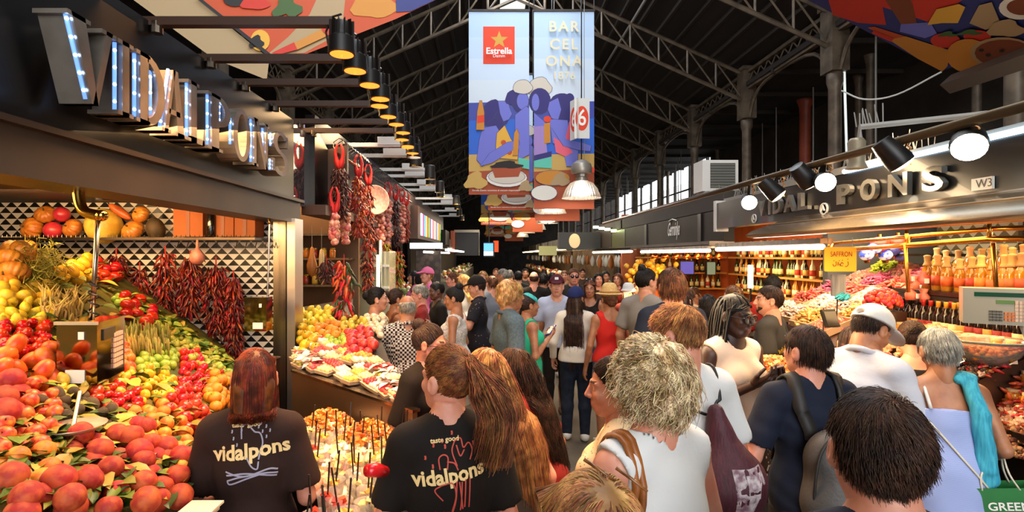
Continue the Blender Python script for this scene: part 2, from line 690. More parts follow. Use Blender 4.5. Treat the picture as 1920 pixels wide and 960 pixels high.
def hand_mesh(hres, side, curl, spread=0.0):
 """palm along +y, back of the hand +z, thumb on the side of -side"""
 f = Field((-0.085, -0.03, -0.13), (0.085, 0.205, 0.045), hres)
 ks = [(-0.033, 0.084, 0.066), (-0.0115, 0.092, 0.076), (0.0105, 0.089, 0.070), (0.031, 0.079, 0.054)]
 f.cap((0, -0.02, 0), (0, 0.02, 0), 0.025, 0.022, 0.01)
 for i, (x, y, L) in enumerate(ks):
  x = x * side
  f.cap((x * 0.5, 0.012, 0), (x, y, 0), 0.016, 0.0125, 0.014)
  p = np.array((x, y, 0.0))
  a = curl * 0.55
  sp = (i - 1.5) * 0.06 * side + spread * (i - 1.5) * side
  for t, (fr, rr) in enumerate(((0.45, 0.0092), (0.31, 0.0084), (0.24, 0.0076))):
   dirv = np.array((math.sin(sp) * math.cos(a), math.cos(a) * math.cos(sp), -math.sin(a)))
   e = p + dirv * L * fr * 1.05
   f.cap(p, e, rr + 0.0006, rr, 0.0035)
   p = e
   a += curl * (0.9 if t == 0 else 0.6)
 s = -side
 a0 = np.array((s * 0.02, 0.012, -0.008))
 a1 = np.array((s * 0.047, 0.048, -0.018 - 0.01 * curl))
 a2 = np.array((s * 0.052 - s * 0.012 * curl, 0.078, -0.026 - 0.018 * curl))
 a3 = np.array((s * 0.05 - s * 0.026 * curl, 0.100, -0.03 - 0.03 * curl))
 f.cap(a0, a1, 0.018, 0.0125, 0.01)
 f.cap(a1, a2, 0.0112, 0.01, 0.004)
 f.cap(a2, a3, 0.01, 0.0085, 0.003)
 return f.mesh()


def strands_mesh(lines, r0, taper=0.35):
 """three-sided tubes along polylines (n,k,3)"""
 n, k, _ = lines.shape
 t = np.gradient(lines, axis=1)
 t /= np.linalg.norm(t, axis=2)[..., None] + 1e-9
 ref = np.array((0.31, 0.52, 0.79))
 u = np.cross(t, ref)
 u /= np.linalg.norm(u, axis=2)[..., None] + 1e-9
 w = np.cross(t, u)
 rad = r0 * np.linspace(1, taper, k)[None, :, None]
 ring = np.stack([lines + rad * (math.cos(a) * u + math.sin(a) * w) for a in (0, 2.094, 4.189)], 2)
 v = ring.reshape(-1, 3)
 base = (np.arange(n) * k * 3)[:, None, None] + (np.arange(k - 1) * 3)[None, :, None]
 fs = []
 for a in range(3):
  b = (a + 1) % 3
  fs.append(np.stack([base[..., 0] + a, base[..., 0] + b, base[..., 0] + 3 + b, base[..., 0] + 3 + a], -1).reshape(-1, 4))
 return v, np.concatenate(fs)


CAPN, CAPC = np.array((0, 0.794, -0.607)), 0.010


def hair_roots(n, g, line=CAPC, crown=(0, -0.05, 0.11), nap=None):
 R = np.array((0.072, 0.096, 0.090))
 C0 = np.array((0, -0.015, 0.03))
 pts = np.zeros((0, 3))
 while len(pts) < n:
  d = g.normal(size=(n * 3, 3))
  d /= np.linalg.norm(d, axis=1)[:, None]
  p = C0 + d * R
  keep = (p @ CAPN < line) & (p[:, 2] > -0.095)
  pts = np.concatenate([pts, p[keep]])
 return pts[:n]


def grow(roots, length, steps, g, gravity=0.25, noise=0.12, lift=0.25, swirl=0.0, crown=(0.01, -0.055, 0.115), sweep=(0, 0, 0), curl=0.0,
   curlf=9.0, floor_back=None, lenvar=0.25, skull=1.03):
 n = len(roots)
 R = np.array((0.074, 0.098, 0.092)) * skull
 C0 = np.array((0, -0.015, 0.03))
 nrm = (roots - C0) / R ** 2
 nrm /= np.linalg.norm(nrm, axis=1)[:, None]
 d = roots - np.array(crown)
 d -= nrm * (d * nrm).sum(1)[:, None]
 d /= np.linalg.norm(d, axis=1)[:, None] + 1e-6
 if swirl:
  d = d + swirl * np.cross(nrm, d)
 d = d + np.array(sweep) + g.normal(size=(n, 3)) * noise + nrm * lift
 d /= np.linalg.norm(d, axis=1)[:, None]
 L = length * (1 + g.uniform(-lenvar, lenvar, size=(n, 1)))
 step = L / steps
 p = roots.copy()
 out = [p.copy()]
 for i in range(steps):
  d = d + np.array((0, 0, -gravity)) + g.normal(size=(n, 3)) * noise * 0.35
  d /= np.linalg.norm(d, axis=1)[:, None]
  p = p + d * step
  q = (p - C0) / R
  rr = np.linalg.norm(q, axis=1)
  m = rr < 1.0
  if m.any():
   p[m] = C0 + (p[m] - C0) / rr[m][:, None]
   nn = (p[m] - C0) / R ** 2
   nn /= np.linalg.norm(nn, axis=1)[:, None]
   dd = d[m] - nn * np.minimum(0, (d[m] * nn).sum(1))[:, None]
   d[m] = dd / (np.linalg.norm(dd, axis=1)[:, None] + 1e-9)
  if floor_back is not None:
   # keep long hair outside the neck, shoulders and back
   low = p[:, 2] < -0.10
   t = np.clip((-0.10 - p[:, 2]) / 0.12, 0, 1)
   ry, rx = 0.055 + 0.075 * t, 0.06 + 0.13 * t
   e = np.sqrt((p[:, 0] / rx) ** 2 + ((p[:, 1] + 0.03) / ry) ** 2)
   m = low & (e < 1)
   if m.any():
    sy = np.where(p[m, 1] > -0.0, 1, -1)
    yy = np.sqrt(np.maximum(0, 1 - (p[m, 0] / rx[m]) ** 2)) * ry[m]
    p[m, 1] = -0.03 + sy * yy
  out.append(p.copy())
 out = np.stack(out, 1)
 if curl:
  k = out.shape[1]
  ph = g.uniform(0, 6.28, size=(n, 1))
  s = np.linspace(0, 1, k)[None, :]
  fr = curlf * (0.7 + 0.6 * g.uniform(size=(n, 1)))
  a = np.minimum(1, s * 3) * curl
  out[..., 0] += a * np.sin(ph + fr * s * 2)
  out[..., 2] += a * np.cos(ph + fr * s * 2)
  out[..., 1] += a * 0.6 * np.sin(ph * 2 + fr * s * 2)
 return out


def hair_cap(hres, thick, line=CAPC, extra=None):
 f = Field((-0.2, -0.24, -0.42), (0.2, 0.15, 0.24), hres)
 f.ell((0, -0.015, 0.03), np.array((0.073, 0.094, 0.088)) + thick, 0)
 f.plane(CAPN, line)
 f.plane((0, 0, -1), 0.10)
 if extra:
  extra(f)
 return f.mesh()


def to_head(v, s, R, pos):
 return (v * s) @ R.T + pos
# ------------------------------------------------------------------ people
HAIRC = {
 'black': ('120d0b', '1e1511'), 'darkbrown': ('2a1a12', '4a2e1e'), 'brown': ('4a2c1b', '7a4a2c'), 'auburn': ('4b1d10', '8a3a1c'),
 'chestnut': ('5a3018', 'a06436'), 'blond': ('9a6a38', 'd8b070'), 'grey': ('6f675c', 'a39b8c'), 'greyblond': ('a4865a', 'f8e4ba'),
 'lightbrown': ('7a4c2a', 'c08a52'), 'silver': ('8e897f', 'c9c2b4'), 'fairblond': ('b98a4c', 'ecc98a'),
}


def hair_mat(c):
 a, b = HAIRC[c]
 return mat('hair_' + c, a, rough=0.5, col2=b, scale=22, mixlo=0.4, mixhi=0.7, island=0.55, spec=0.3)


def cloth(name, col, col2=None, **k):
 k.setdefault('rough', 0.85)
 k.setdefault('bump', 0.6)
 k.setdefault('bscale', 9)
 return mat('cloth_' + name, col, col2=col2, spec=0.25, **k)


ARMS = {
 'down': ((.07, -.03, -.28), (.095, .05, -.53), (1, 0, 0)),
 'relaxed': ((.09, -.05, -.27), (.10, .09, -.49), (1, .2, 0)),
 'bent': ((.07, -.06, -.27), (-.01, .17, -.27), (.6, 0, .8)),
 'phone': ((.05, .00, -.28), (-.09, .21, -.13), (0.2, .3, -1)),
 'reach': ((.09, .10, -.26), (.04, .34, -.30), (.4, 0, 1)),
 'lift': ((.09, .09, -.22), (-.04, .24, .02), (.5, .8, 0)),
 'cross': ((.06, .03, -.28), (-.16, .15, -.26), (.2, 1, .2)),
 'spread': ((.13, -.06, -.25), (.17, .08, -.44), (1, 0, .2)),
}


def torso(f, e, fem, w, belly=0.0):
 k = 0.06
 f.ell((0, -0.005, 0.93), (0.155 * w + e, 0.110 + e, 0.12 + e), 0)
 f.ell((0, 0.0, 1.08), ((0.122 if fem else 0.140) * w + e, 0.093 + e, 0.15), k)
 f.ell((0, -0.008, 1.26), ((0.146 if fem else 0.166) * w + e, 0.106 + e, 0.17), k)
 sx = 0.125 * w if fem else 0.148 * w
 f.cap((-sx, -0.018, 1.388), (sx, -0.018, 1.388), 0.052 + e, 0.052 + e, 0.05)
 for x in (-1, 1):
  f.cap((x * 0.03, -0.025, 1.45), (x * sx, -0.018, 1.395), 0.042 + e, 0.048 + e, 0.03)
  f.ell((x * 0.07, -0.062, 0.90), (0.083 * w + e, 0.075 + e, 0.09 + e), 0.04)
  if fem:
   f.ell((x * 0.066, 0.082, 1.265), (0.058 + e, 0.05 + e, 0.06 + e), 0.04)
 if belly:
  f.ell((0, 0.05, 1.05), (0.13 * w + e, 0.09 + belly + e, 0.13), 0.06)


class Person:
 pass


def person(label, px, top, Y=None, h=None, face=0, fem=True, skin='light', hair=('short', 'brown'), shirt=None, pants=None, arms=('down', 'down'),
     lean=0, yaw=0, pitch=0, roll=0, q=1, w=1.0, belly=0.0, shoes=None, feet=True, hat=None, glasses=None, seed=0, legs=None, group=None, jaw=None, curl=None):
 g = np.random.default_rng(seed + int(px) * 7)
 L = math.radians(lean)
 if Y is None:
  Y = (EYE - h) * FOC / (top - CY)
 ztop = EYE - (top - CY) * Y / FOC
 unit = 1.105 + 0.615 * math.cos(L) - 0.12 * (1 - math.cos(math.radians(pitch))) * 0.5
 s = ztop / unit
 hres = (0.0085, 0.0055, 0.0036)[q]
 bres = (0.020, 0.013, 0.0095)[q]
 hy, hz = 0.01 + 0.615 * math.sin(L), 0
 fa = math.radians(face)
 hx = (px - CX) * Y / FOC
 root = thing('person', label, 'person', (hx + math.sin(fa) * hy * s, Y - math.cos(fa) * hy * s, 0), fa, group)
 me = Person()
 me.root, me.s, me.q, me.L, me.fem = root, s, q, L, fem
 ua = 0.87 if fem else 1.0
 sxx = (0.152 if fem else 0.180) * w

 def deform(v):
  if not L:
   return v * s
  v = v.copy()
  t = np.clip((v[:, 2] - 0.84) / 0.30, 0, 1)
  a = -L * (t * t * (3 - 2 * t))
  y, z = v[:, 1] - 0.0, v[:, 2] - 0.98
  v[:, 1] = y * np.cos(a) - z * np.sin(a)
  v[:, 2] = 0.98 + y * np.sin(a) + z * np.cos(a)
  return v * s
 me.deform = deform
 # arms
 A = []
 for i, sd in ((0, -1), (1, 1)):
  a = arms[i]
  a = ARMS[a] if isinstance(a, str) else a
  S = np.array((sd * sxx, -0.012, 1.382))
  Ep = S + np.array(a[0]) * (sd, 1, 1)
  W = S + np.array(a[1]) * (sd, 1, 1)
  hint = np.array(a[2] if len(a) > 2 else (1, 0, 0)) * (sd, 1, 1)
  A.append((S, Ep, W, hint, sd))
 me.A = A
 lg = legs or [(g.uniform(-.05, .05), g.uniform(-.05, .05))]
 LG = []
 for sd in (-1, 1):
  dy = lg[0][0] if sd < 0 else lg[0][1]
  LG.append((np.array((sd * .088, -.005, .90)), np.array((sd * .095, .015 + dy * .6, .49)), np.array((sd * .10, -.025 + dy, .085)), sd))

 xs = [p[0] for a in A for p in a[:3]]
 ys = [p[1] for a in A for p in a[:3]]
 lo = (min(-0.30, min(xs) - .09), min(-0.22, min(ys) - .09), -0.01)
 hi = (max(0.30, max(xs) + .09), max(0.24, max(ys) + .09), 1.53)
 zlo = 0.0

 # ---- body
 f = Field(lo, hi, bres)
 torso(f, 0, fem, w, belly)
 f.cap((0, -0.02, 1.40), (0, -0.018, 1.53), 0.05 if fem else 0.058, 0.05 if fem else 0.058, 0.05)
 for S, E_, W, hint, sd in A:
  f.cap(S, E_, 0.050 * ua, 0.040 * ua, 0.03)
  m = E_ + (W - E_) * 0.28
  f.cap(E_, m, 0.039 * ua, 0.041 * ua, 0.015)
  f.cap(m, W, 0.041 * ua, 0.027 * ua, 0.01)
  f.cap(W, W + (W - E_) / np.linalg.norm(W - E_) * 0.02, 0.026 * ua, 0.025 * ua, 0.01)
 for hp, kn, an, sd in LG:
  f.cap(hp, kn, 0.086, 0.055, 0.04)
  m = kn + (an - kn) * 0.3 + (0, -0.012, 0)
  f.cap(kn, m, 0.052, 0.055, 0.02)
  f.cap(m, an, 0.055, 0.036, 0.02)
  f.cap(an + (0, -0.02, -0.04), an + (sd * 0.012, 0.14, -0.053), 0.036, 0.028, 0.02)
 v, qd = f.mesh()
 mb = MB()
 skm = skin_mat(skin)
 lip = mat('lips_' + skin, {'dark': '6b3a34', 'brown': '7a4038'}.get(skin, 'b4584c'), rough=0.35)
 hm = hair_mat(hair[1])
 brow = mat('brow_' + hair[1], HAIRC[hair[1]][0], rough=0.7)
 eyew = mat('eye_white', 'e8e0d8', rough=0.2)
 iris = mat('eye_iris', '1a120c', rough=0.15)
 mb.add(deform(v), [qd], skm)
 # head
 hv, hq, hm_i = head_field(hres, fem, jaw=jaw or (0.92 if fem else 1.06))
 R = rotz(math.radians(yaw)) @ rotx(-math.radians(pitch)) @ roty(math.radians(roll)) @ np.eye(3)
 hp0 = np.array((0, 0.01, 1.595))

 def head(vv):
  vv = np.asarray(vv, float)
  # the neck stays on the shoulders while the skull turns
  t = np.clip((vv[:, 2] + 0.19) / 0.12, 0, 1)[:, None]
  return deform((vv @ R.T) * t + vv * (1 - t) + hp0)

 def headfree(vv):
  vv = np.asarray(vv, float)
  # long hair follows the skull above the chin and hangs straight below it
  t = np.clip((vv[:, 2] + 0.30) / 0.22, 0, 1)[:, None]
  Rz = rotz(math.radians(yaw) * 0.5)
  return deform((vv @ R.T) * t + (vv @ Rz.T) * (1 - t) + hp0)
 me.head, me.headfree = head, headfree
 hvt = head(hv)
 for i, m in enumerate((skm, lip, brow, eyew, iris)):
  sel = hq[hm_i == i]
  if len(sel):
   u, inv = np.unique(sel, return_inverse=True)
   mb.add(hvt[u], [inv.reshape(-1, 4)], m)
 # hands
 cr = curl or (0.55, 0.55)
 me.hands = []
 for j, (S, E_, W, hint, sd) in enumerate(A):
  vv, qq = hand_mesh((0.0085, 0.006, 0.0045)[q], sd, cr[j])
  y = (W - E_) / np.linalg.norm(W - E_)
  z = hint - y * (hint @ y)
  z /= np.linalg.norm(z)
  x = np.cross(y, z)
  M = np.stack([x, y, z], 1)
  sc_ = 0.93 if fem else 1.03
  mb.add(deform((vv * sc_) @ M.T + W + y * 0.015), [qq], skm)
  me.hands.append((W + y * 0.015, M, sc_))
 body = mb.build('body', root, smooth=True)

 # ---- hair
 style, hc = hair[0], hair[1]
 o = hair[2] if len(hair) > 2 else {}
 hb = MB()
 nS = o.get('n', (260, 900, 3200)[q])
 r0 = o.get('r', (0.0042, 0.0026, 0.0015)[q])
 st = (5, 7, 9)[q]
 line = o.get('line', CAPC)
 thick = o.get('thick', {'short': .007, 'buzz': .004, 'bald': .003, 'bob': .006, 'long': .006, 'pony': .006, 'bun': .006, 'curly': .014, 'braids': .006}[style])

 def extra(ff):
  if style in ('long', 'bob'):
   ln = o.get('len', 0.26 if style == 'bob' else 0.42)
   wd = o.get('wide', 0.072)
   ff.cap((-wd * .55, -0.06, -0.02), (-wd * .55, -0.075, -0.12), 0.032, 0.03, 0.03)
   ff.cap((wd * .55, -0.06, -0.02), (wd * .55, -0.075, -0.12), 0.032, 0.03, 0.03)
   for x in (-1, 0, 1):
    ff.cap((x * wd * .5, -0.08, -0.03), (x * wd * .5, -0.125 if ln > .3 else -0.095, max(-ln + 0.07, -0.36)), 0.032, 0.016, 0.03)
  if style == 'bun':
   b = o.get('at', (0, -0.115, 0.06))
   ff.ell(b, np.array((0.045, 0.042, 0.042)) * o.get('size', 1), 0.01)
  if style == 'curly':
   for _ in range(46):
    d = g.normal(size=3)
    d /= np.linalg.norm(d)
    p = np.array((0, -0.015, 0.03)) + d * np.array((0.074, 0.094, 0.090))
    if p @ CAPN < 0.01 and p[2] > -0.09:
     ff.ell(p, (0.022, 0.022, 0.022), 0.01)
   ff.ell((0, -0.055, -0.035), (0.072, 0.062, 0.062), 0.03)

 def cap_and(fe=extra):
  ff = Field((-0.2, -0.25, -0.40), (0.2, 0.15, 0.24), (0.012, 0.009, 0.006)[q])
  ff.ell((0, -0.015, 0.03), np.array((0.070, 0.094, 0.088)) + thick, 0)
  ff.plane(CAPN, line)
  ff.plane((0, 0, -1), 0.085)
  if hat:
   ff.plane((0, 0, 1), 0.05)
  fe(ff)
  if style in ('short', 'buzz'):
   for x in (-1, 1):
    ff.ell((x * .088, -.006, -.006), (.034, .030, .040), 0, 'sub')
  if q:
   ff.wobble(0.002, 60, seed)
  vv, qq = ff.mesh()
  hb.add(headfree(vv), [qq], hm)

 if style != 'bald':
  cap_and()
 else:
  ff = Field((-0.13, -0.16, -0.12), (0.13, 0.13, 0.16), (0.012, 0.009, 0.006)[q])
  ff.ell((0, -0.015, 0.03), np.array((0.070, 0.094, 0.088)) + 0.006, 0)
  ff.plane(CAPN, 0.0)
  ff.plane((0, 0, 1), 0.055)
  ff.plane((0, 0, -1), 0.085)
  vv, qq = ff.mesh()
  hb.add(headfree(vv), [qq], hm)
 if style in ('short', 'buzz'):
  rt = hair_roots(nS, g, line - (0.016 if style == 'short' else 0))
  if hat:
   rt = rt[rt[:, 2] < 0.025]
  ln = grow(rt, o.get('len', 0.05 if style == 'short' else 0.014), st, g, gravity=o.get('gravity', 0.12), noise=o.get('noise', 0.11), lift=o.get('lift', 0.06),
      swirl=o.get('swirl', 0.35), sweep=o.get('sweep', (0, 0, 0)), skull=(0.072 + thick) / 0.074, crown=o.get('crown', (0.01, -0.055, 0.115)), curl=o.get('curl', 0))
  ear = (np.abs(ln[:, -1, 0]) > .055) & (np.abs(ln[:, -1, 1] + .004) < .030) & (ln[:, -1, 2] < .022) & (ln[:, -1, 2] > -.05)
  ln = ln[~ear]
  hb.add(headfree(strands_mesh(ln, r0)[0]), [strands_mesh(ln, r0)[1]], hm)
 elif style == 'bald':
  rt = hair_roots(nS // 2, g, line)
  rt = rt[rt[:, 2] < 0.05]
  ln = grow(rt, 0.02, st, g, gravity=0.1, noise=0.2)
  a, b = strands_mesh(ln, r0)
  hb.add(headfree(a), [b], hm)
 elif style in ('bob', 'long', 'curly', 'braids'):
  if style == 'braids':
   nS, r0, st = o.get('n', 90), o.get('r', 0.0055), 22
  rt = hair_roots(nS, g, line)
  if hat:
   rt = rt[rt[:, 2] < 0.05]
  front = np.clip((rt[:, 1] + 0.01) / 0.07, 0, 1)
  sgn = np.sign(rt[:, 0] - o.get('part', 0.0))
  sw = np.stack([sgn * 1.4 * front, -1.3 * front, 0 * front], 1) if o.get('parted', style != 'curly') else np.zeros((len(rt), 3))
  le = o.get('len', {'bob': .30, 'long': .52, 'curly': .12, 'braids': .5}[style])
  if style == 'curly':
   ln = grow(rt, le, st + 9, g, gravity=0.12, noise=0.16, lift=0.06, sweep=sw, curl=o.get('curl', 0.013), curlf=o.get('curlf', 4.0), skull=1.13)
  else:
   ln = grow(rt, le, st + 6, g, gravity=o.get('gravity', 0.5), noise=o.get('noise', 0.10), lift=0.15, sweep=sw, floor_back=True, curl=o.get('curl', 0), curlf=o.get('curlf', 6),
       skull=(0.0725 + thick) / 0.074)
   # keep hair out of the face
   m = (ln[..., 1] > 0.02) & (ln[..., 2] < 0.07) & (np.abs(ln[..., 0]) < 0.075)
   ln[..., 0] = np.where(m, np.sign(rt[:, :1] - o.get('part', 0.0) + 1e-6) * 0.078, ln[..., 0])
   hang = rng.uniform(-.01, .025, size=(len(rt), 1))
   ln[..., 1] = np.where(ln[..., 2] < 0.05, np.minimum(ln[..., 1], hang), ln[..., 1])
   if 'zmin' in o:
    ln[..., 2] = np.maximum(ln[..., 2], o['zmin'] + rng.uniform(-.02, .015, size=(len(rt), 1)))
   if o.get('side'):      # swept over one shoulder
    t = np.clip((-ln[..., 2]) / 0.35, 0, 1)
    ln[..., 0] += o['side'] * t
  a, b = strands_mesh(ln, r0)
  hb.add(headfree(a), [b], hm)
 elif style in ('pony', 'bun'):
  T = np.array(o.get('tie', (0, -0.125, 0.055)) if style == 'pony' else o.get('at', (0, -0.115, 0.06)))
  rt = hair_roots(nS, g, line)
  C0, Rr = np.array((0, -0.015, 0.03)), np.array((0.0725, 0.0965, 0.0905)) + thick
  tt = np.linspace(0, 1, st + 4)[None, :, None]
  jit = g.normal(size=(len(rt), 1, 3)) * 0.006
  p = rt[:, None] * (1 - tt) + (T + jit) * tt
  qn = (p - C0) / Rr
  rr = np.linalg.norm(qn, axis=2)[..., None]
  p = np.where(rr < 1.0, C0 + (p - C0) / np.maximum(rr, 1e-3), p)
  p += g.normal(size=p.shape) * 0.0012
  a, b = strands_mesh(p, r0, 0.8)
  hb.add(headfree(a), [b], hm)
  if style == 'pony':
   n2 = int(nS * 0.9)
   le = o.get('len', 0.34)
   k = st + 9
   t = np.linspace(0, 1, k)[None, :, None]
   dr = np.array(o.get('dir', (0, -0.5, -1.0)))
   dr = dr / np.linalg.norm(dr)
   side = g.normal(size=(n2, 1, 3)) * np.array((0.030, 0.022, 0.012)) * o.get('spread', 1.0)
   bow = np.array((0, -1, 0)) * o.get('bow', 0.05)
   p = T + jit[:n2].repeat(1, 1) if False else T + g.normal(size=(n2, 1, 3)) * 0.007
   bell = np.minimum(1, t * 2.4) * (1 - 0.25 * t)
   p = p + dr * le * t * (1 + g.uniform(-0.22, 0.12, size=(n2, 1, 1))) + bow * np.sin(t * PI) + side * bell + g.normal(size=(n2, k, 3)) * 0.0012
   a, b = strands_mesh(p, r0 * 1.15, 0.5)
   hb.add(headfree(a), [b], hm)
   th = np.arange(12)
   hb.lathe([(0.016, -0.01), (0.021, -0.006), (0.021, 0.006), (0.016, 0.01)], mat('hair_tie', '120d0b', 0.8), c=(0, 0, 0), n=14)
   vv = hb.v.pop()
   qv = Vector((0, 0, 1)).rotation_difference(Vector(dr))
   hb.v.append(headfree(vv @ np.array(qv.to_matrix()).T + T + dr * 0.01))
  else:
   th = np.linspace(0, 2 * PI, 16)
   lines = []
   bs = 0.043 * o.get('size', 1)
   for _ in range(max(40, nS // 6)):
    ax = g.normal(size=3)
    ax[1] *= 2.5
    ax /= np.linalg.norm(ax)
    u = np.cross(ax, (0.3, 0.5, 0.8))
    u /= np.linalg.norm(u)
    w_ = np.cross(ax, u)
    lines.append(T + bs * 1.04 * (np.cos(th)[:, None] * u + np.sin(th)[:, None] * w_) * (0.85 + 0.2 * g.uniform()))
   a, b = strands_mesh(np.array(lines), r0 * 1.3, 1.0)
   hb.add(headfree(a), [b], hm)
 hobj = hb.build('hair', root, smooth=True)
 if o.get('label'):
  hobj['label'] = o['label']
 if o.get('beard'):
  ff = Field((-0.1, -0.03, -0.14), (0.1, 0.13, 0.02), (0.010, 0.007, 0.005)[q])
  ff.ell((0, 0.028, -0.04), (0.060, 0.066, 0.078), 0)
  ff.ell((0, 0.052, -0.088), (0.03, 0.032, 0.026), 0.03)
  ff.plane((0, 0.1, 1), -0.035)
  ff.ell((0, 0.1, -0.058), (0.024, 0.03, 0.011), 0.004, 'sub')
  vv, qq = ff.mesh()
  b2 = MB()
  b2.add(head(vv), [qq], hm)
  b2.build('beard', root, smooth=True)

 # ---- clothing
 me.shirt = None
 if shirt:
  kind, m = shirt[0], shirt[1]
  so = shirt[2] if len(shirt) > 2 else {}
  e = so.get('e', 0.013)
  hem = so.get('hem', 0.86)
  ff = Field((lo[0] - .03, lo[1] - .03, hem - 0.06), (hi[0] + .03, hi[1] + .03, 1.52), (0.018, 0.0115, 0.0085)[q])
  torso(ff, e, fem, w, belly)
  ff.ell((0, -0.012, 0.95), (0.165 * w + e, 0.122 + e, 0.17), 0.04)
  if hem < 0.92:
   ff.cap((0, -0.015, 0.98), (0, -0.015, hem), 0.142 * w + e, 0.150 * w + e + so.get('flare', 0.0), 0.05)
   for x in (-1, 1):
    ff.ell((x * 0.07, -0.062, 0.90), (0.09 * w + e, 0.084 + e, 0.10 + e), 0.03)
   if so.get('flare'):
    ff.cap((0, -0.01, 1.2), (0, -0.01, hem), 0.12 * w, 0.155 * w + e + so['flare'], 0.05)
  if kind in ('tee', 'long', 'shirt'):
   for S, E_, W, hint, sd in A:
    sl = so.get('sleeve', 0.66)
    if kind == 'long':
     ff.cap(S, E_, 0.060 * ua + e * .4, 0.050 * ua + e * .4, 0.03)
     ff.cap(E_, W - (W - E_) * 0.06, 0.048 * ua + e * .4, 0.036 * ua + e * .4, 0.02)
    else:
     Ee = S + (E_ - S) * sl
     ff.cap(S, Ee, 0.058 * ua + e * .5, 0.062 * ua + e * .6, 0.03)
  elif kind in ('sleeveless', 'tank', 'cami'):
   pass
  if q:
   ff.wobble(so.get('wob', 0.0065), so.get('wf', 15), seed + 3)
  if kind in ('tee', 'shirt'):
   # cut the sleeves square
   for S, E_, W, hint, sd in A:
    dv = (E_ - S) / np.linalg.norm(E_ - S)
    c = S + (E_ - S) * so.get('sleeve', 0.66)
    ff.cap(c + dv * 0.055, c + dv * 0.14, 0.055, 0.085, 0.0, 'sub')
    ff.ell(c + dv * 0.075, (0.075, 0.075, 0.075), 0.0, 'sub')
  neck = so.get('neck', (0.068, 0.075, 0.075))
  if kind == 'tank':
   neck = so.get('neck', (0.10, 0.14, 0.13))
  if kind == 'cami':
   ff.plane((0, 0.35, 1), so.get('line', 1.30))
  else:
   ff.ell((0, -0.01 + so.get('necky', 0.012), 1.465), neck, 0.004, 'sub')
   if so.get('vneck'):
    ff.cap((0, 0.16, 1.43), (0, 0.17, 1.43 - so['vneck']), 0.055, 0.015, 0.01, 'sub')
  if kind in ('sleeveless', 'tank'):
   ah = so.get('hole', 0.062 if kind == 'sleeveless' else 0.085)
   for S, E_, W, hint, sd in A:
    ff.ell(S + (sd * 0.04, 0, -0.02), (ah, 0.12, ah + 0.03), 0.003, 'sub')
  if kind == 'offshoulder':
   ff.plane((0, 0, 1), 1.36)
  ff.plane((0, 0, -1), -hem)
  vv, qq = ff.mesh()
  b2 = MB()
  sv = deform(vv)
  b2.add(sv, [qq], m)
  me.shirt = b2.build(so.get('name', 'shirt'), root, smooth=True)
  me.sv, me.sq = sv, qq
  if kind == 'cami':
   b2 = MB()
   for x in (-1, 1):
    pts = smooth_path([(x * 0.085, -0.115, 1.31), (x * 0.095, -0.085, 1.39), (x * 0.092, -0.02, 1.452), (x * 0.085, 0.06, 1.40), (x * 0.07, 0.115, 1.31)], 14)
    b2.tube(deform(pts), 0.008 * s, so.get('strapm', m), 6)
   b2.build('straps', root, smooth=True)
  if so.get('collar'):
   b2 = MB()
   a = np.linspace(0, 2 * PI, 25)
   rr = 0.068 if fem else 0.076
   ring = np.stack([np.cos(a) * rr, np.sin(a) * rr * 1.05 - 0.018, 1.452 + 0 * a - 0.02 * np.sin(a)], 1)
   b2.tube(deform(ring), 0.016 * s, m, 8, False)
   b2.build('collar', root, smooth=True)
 if pants:
  kind, m = pants[0], pants[1]
  po = pants[2] if len(pants) > 2 else {}
  ff = Field((-0.32, -0.30, -0.01), (0.32, 0.30, 1.08), (0.02, 0.013, 0.0105)[q])
  e = po.get('e', 0.012)
  torso(ff, 0.005, fem, w, belly)
  ln = po.get('len', {'jeans': 0.06, 'shorts': 0.62, 'skirt': 0.55}[kind])
  if kind == 'skirt':
   ff.cap((0, -0.01, 0.95), (0, -0.01, ln), 0.15 * w + e, 0.17 * w + e + po.get('flare', 0.03), 0.04)
  else:
   wd = po.get('wide', 0.0)
   for hp, kn, an, sd in LG:
    ff.cap(hp, kn, 0.086 + e, 0.056 + e + wd, 0.03)
    if ln < 0.4:
     m2 = kn + (an - kn) * 0.3 + (0, -0.012, 0)
     ff.cap(kn, m2, 0.054 + e + wd, 0.056 + e + wd, 0.02)
     ff.cap(m2, an, 0.056 + e + wd, 0.040 + e + wd, 0.02)
  if q:
   ff.wobble(0.003, 16, seed + 5)
  ff.plane((0, 0, 1), po.get('waist', min(1.02, (shirt[2] if shirt and len(shirt) > 2 else {}).get('hem', 0.86) + 0.05)))
  ff.plane((0, 0, -1), -ln)
  vv, qq = ff.mesh()
  b2 = MB()
  b2.add(deform(vv), [qq], m)
  b2.build({'jeans': 'trousers', 'shorts': 'shorts', 'skirt': 'skirt'}[kind], root, smooth=True)
 if feet:
  sm = shoes or cloth('shoe_white', 'd8d2c8', rough=0.6)
  b2 = MB()
  for hp, kn, an, sd in LG:
   ff = Field((an[0] - .07, an[1] - .09, -0.01), (an[0] + .09, an[1] + .22, 0.13), (0.016, 0.010, 0.008)[q])
   ff.cap((an[0], an[1] - 0.025, 0.045), (an[0] + sd * 0.012, an[1] + 0.145, 0.034), 0.045, 0.037, 0.01)
   ff.cap((an[0], an[1], 0.05), (an[0], an[1], 0.11), 0.044, 0.044, 0.03)
   ff.plane((0, 0, -1), 0.0)
   ff.plane((0, 0.3, 1), 0.098 + 0.3 * an[1])
   vv, qq = ff.mesh()
   b2 = MB()
   b2.add(vv * s, [qq], sm)
   b2.build('shoe', root, smooth=True)
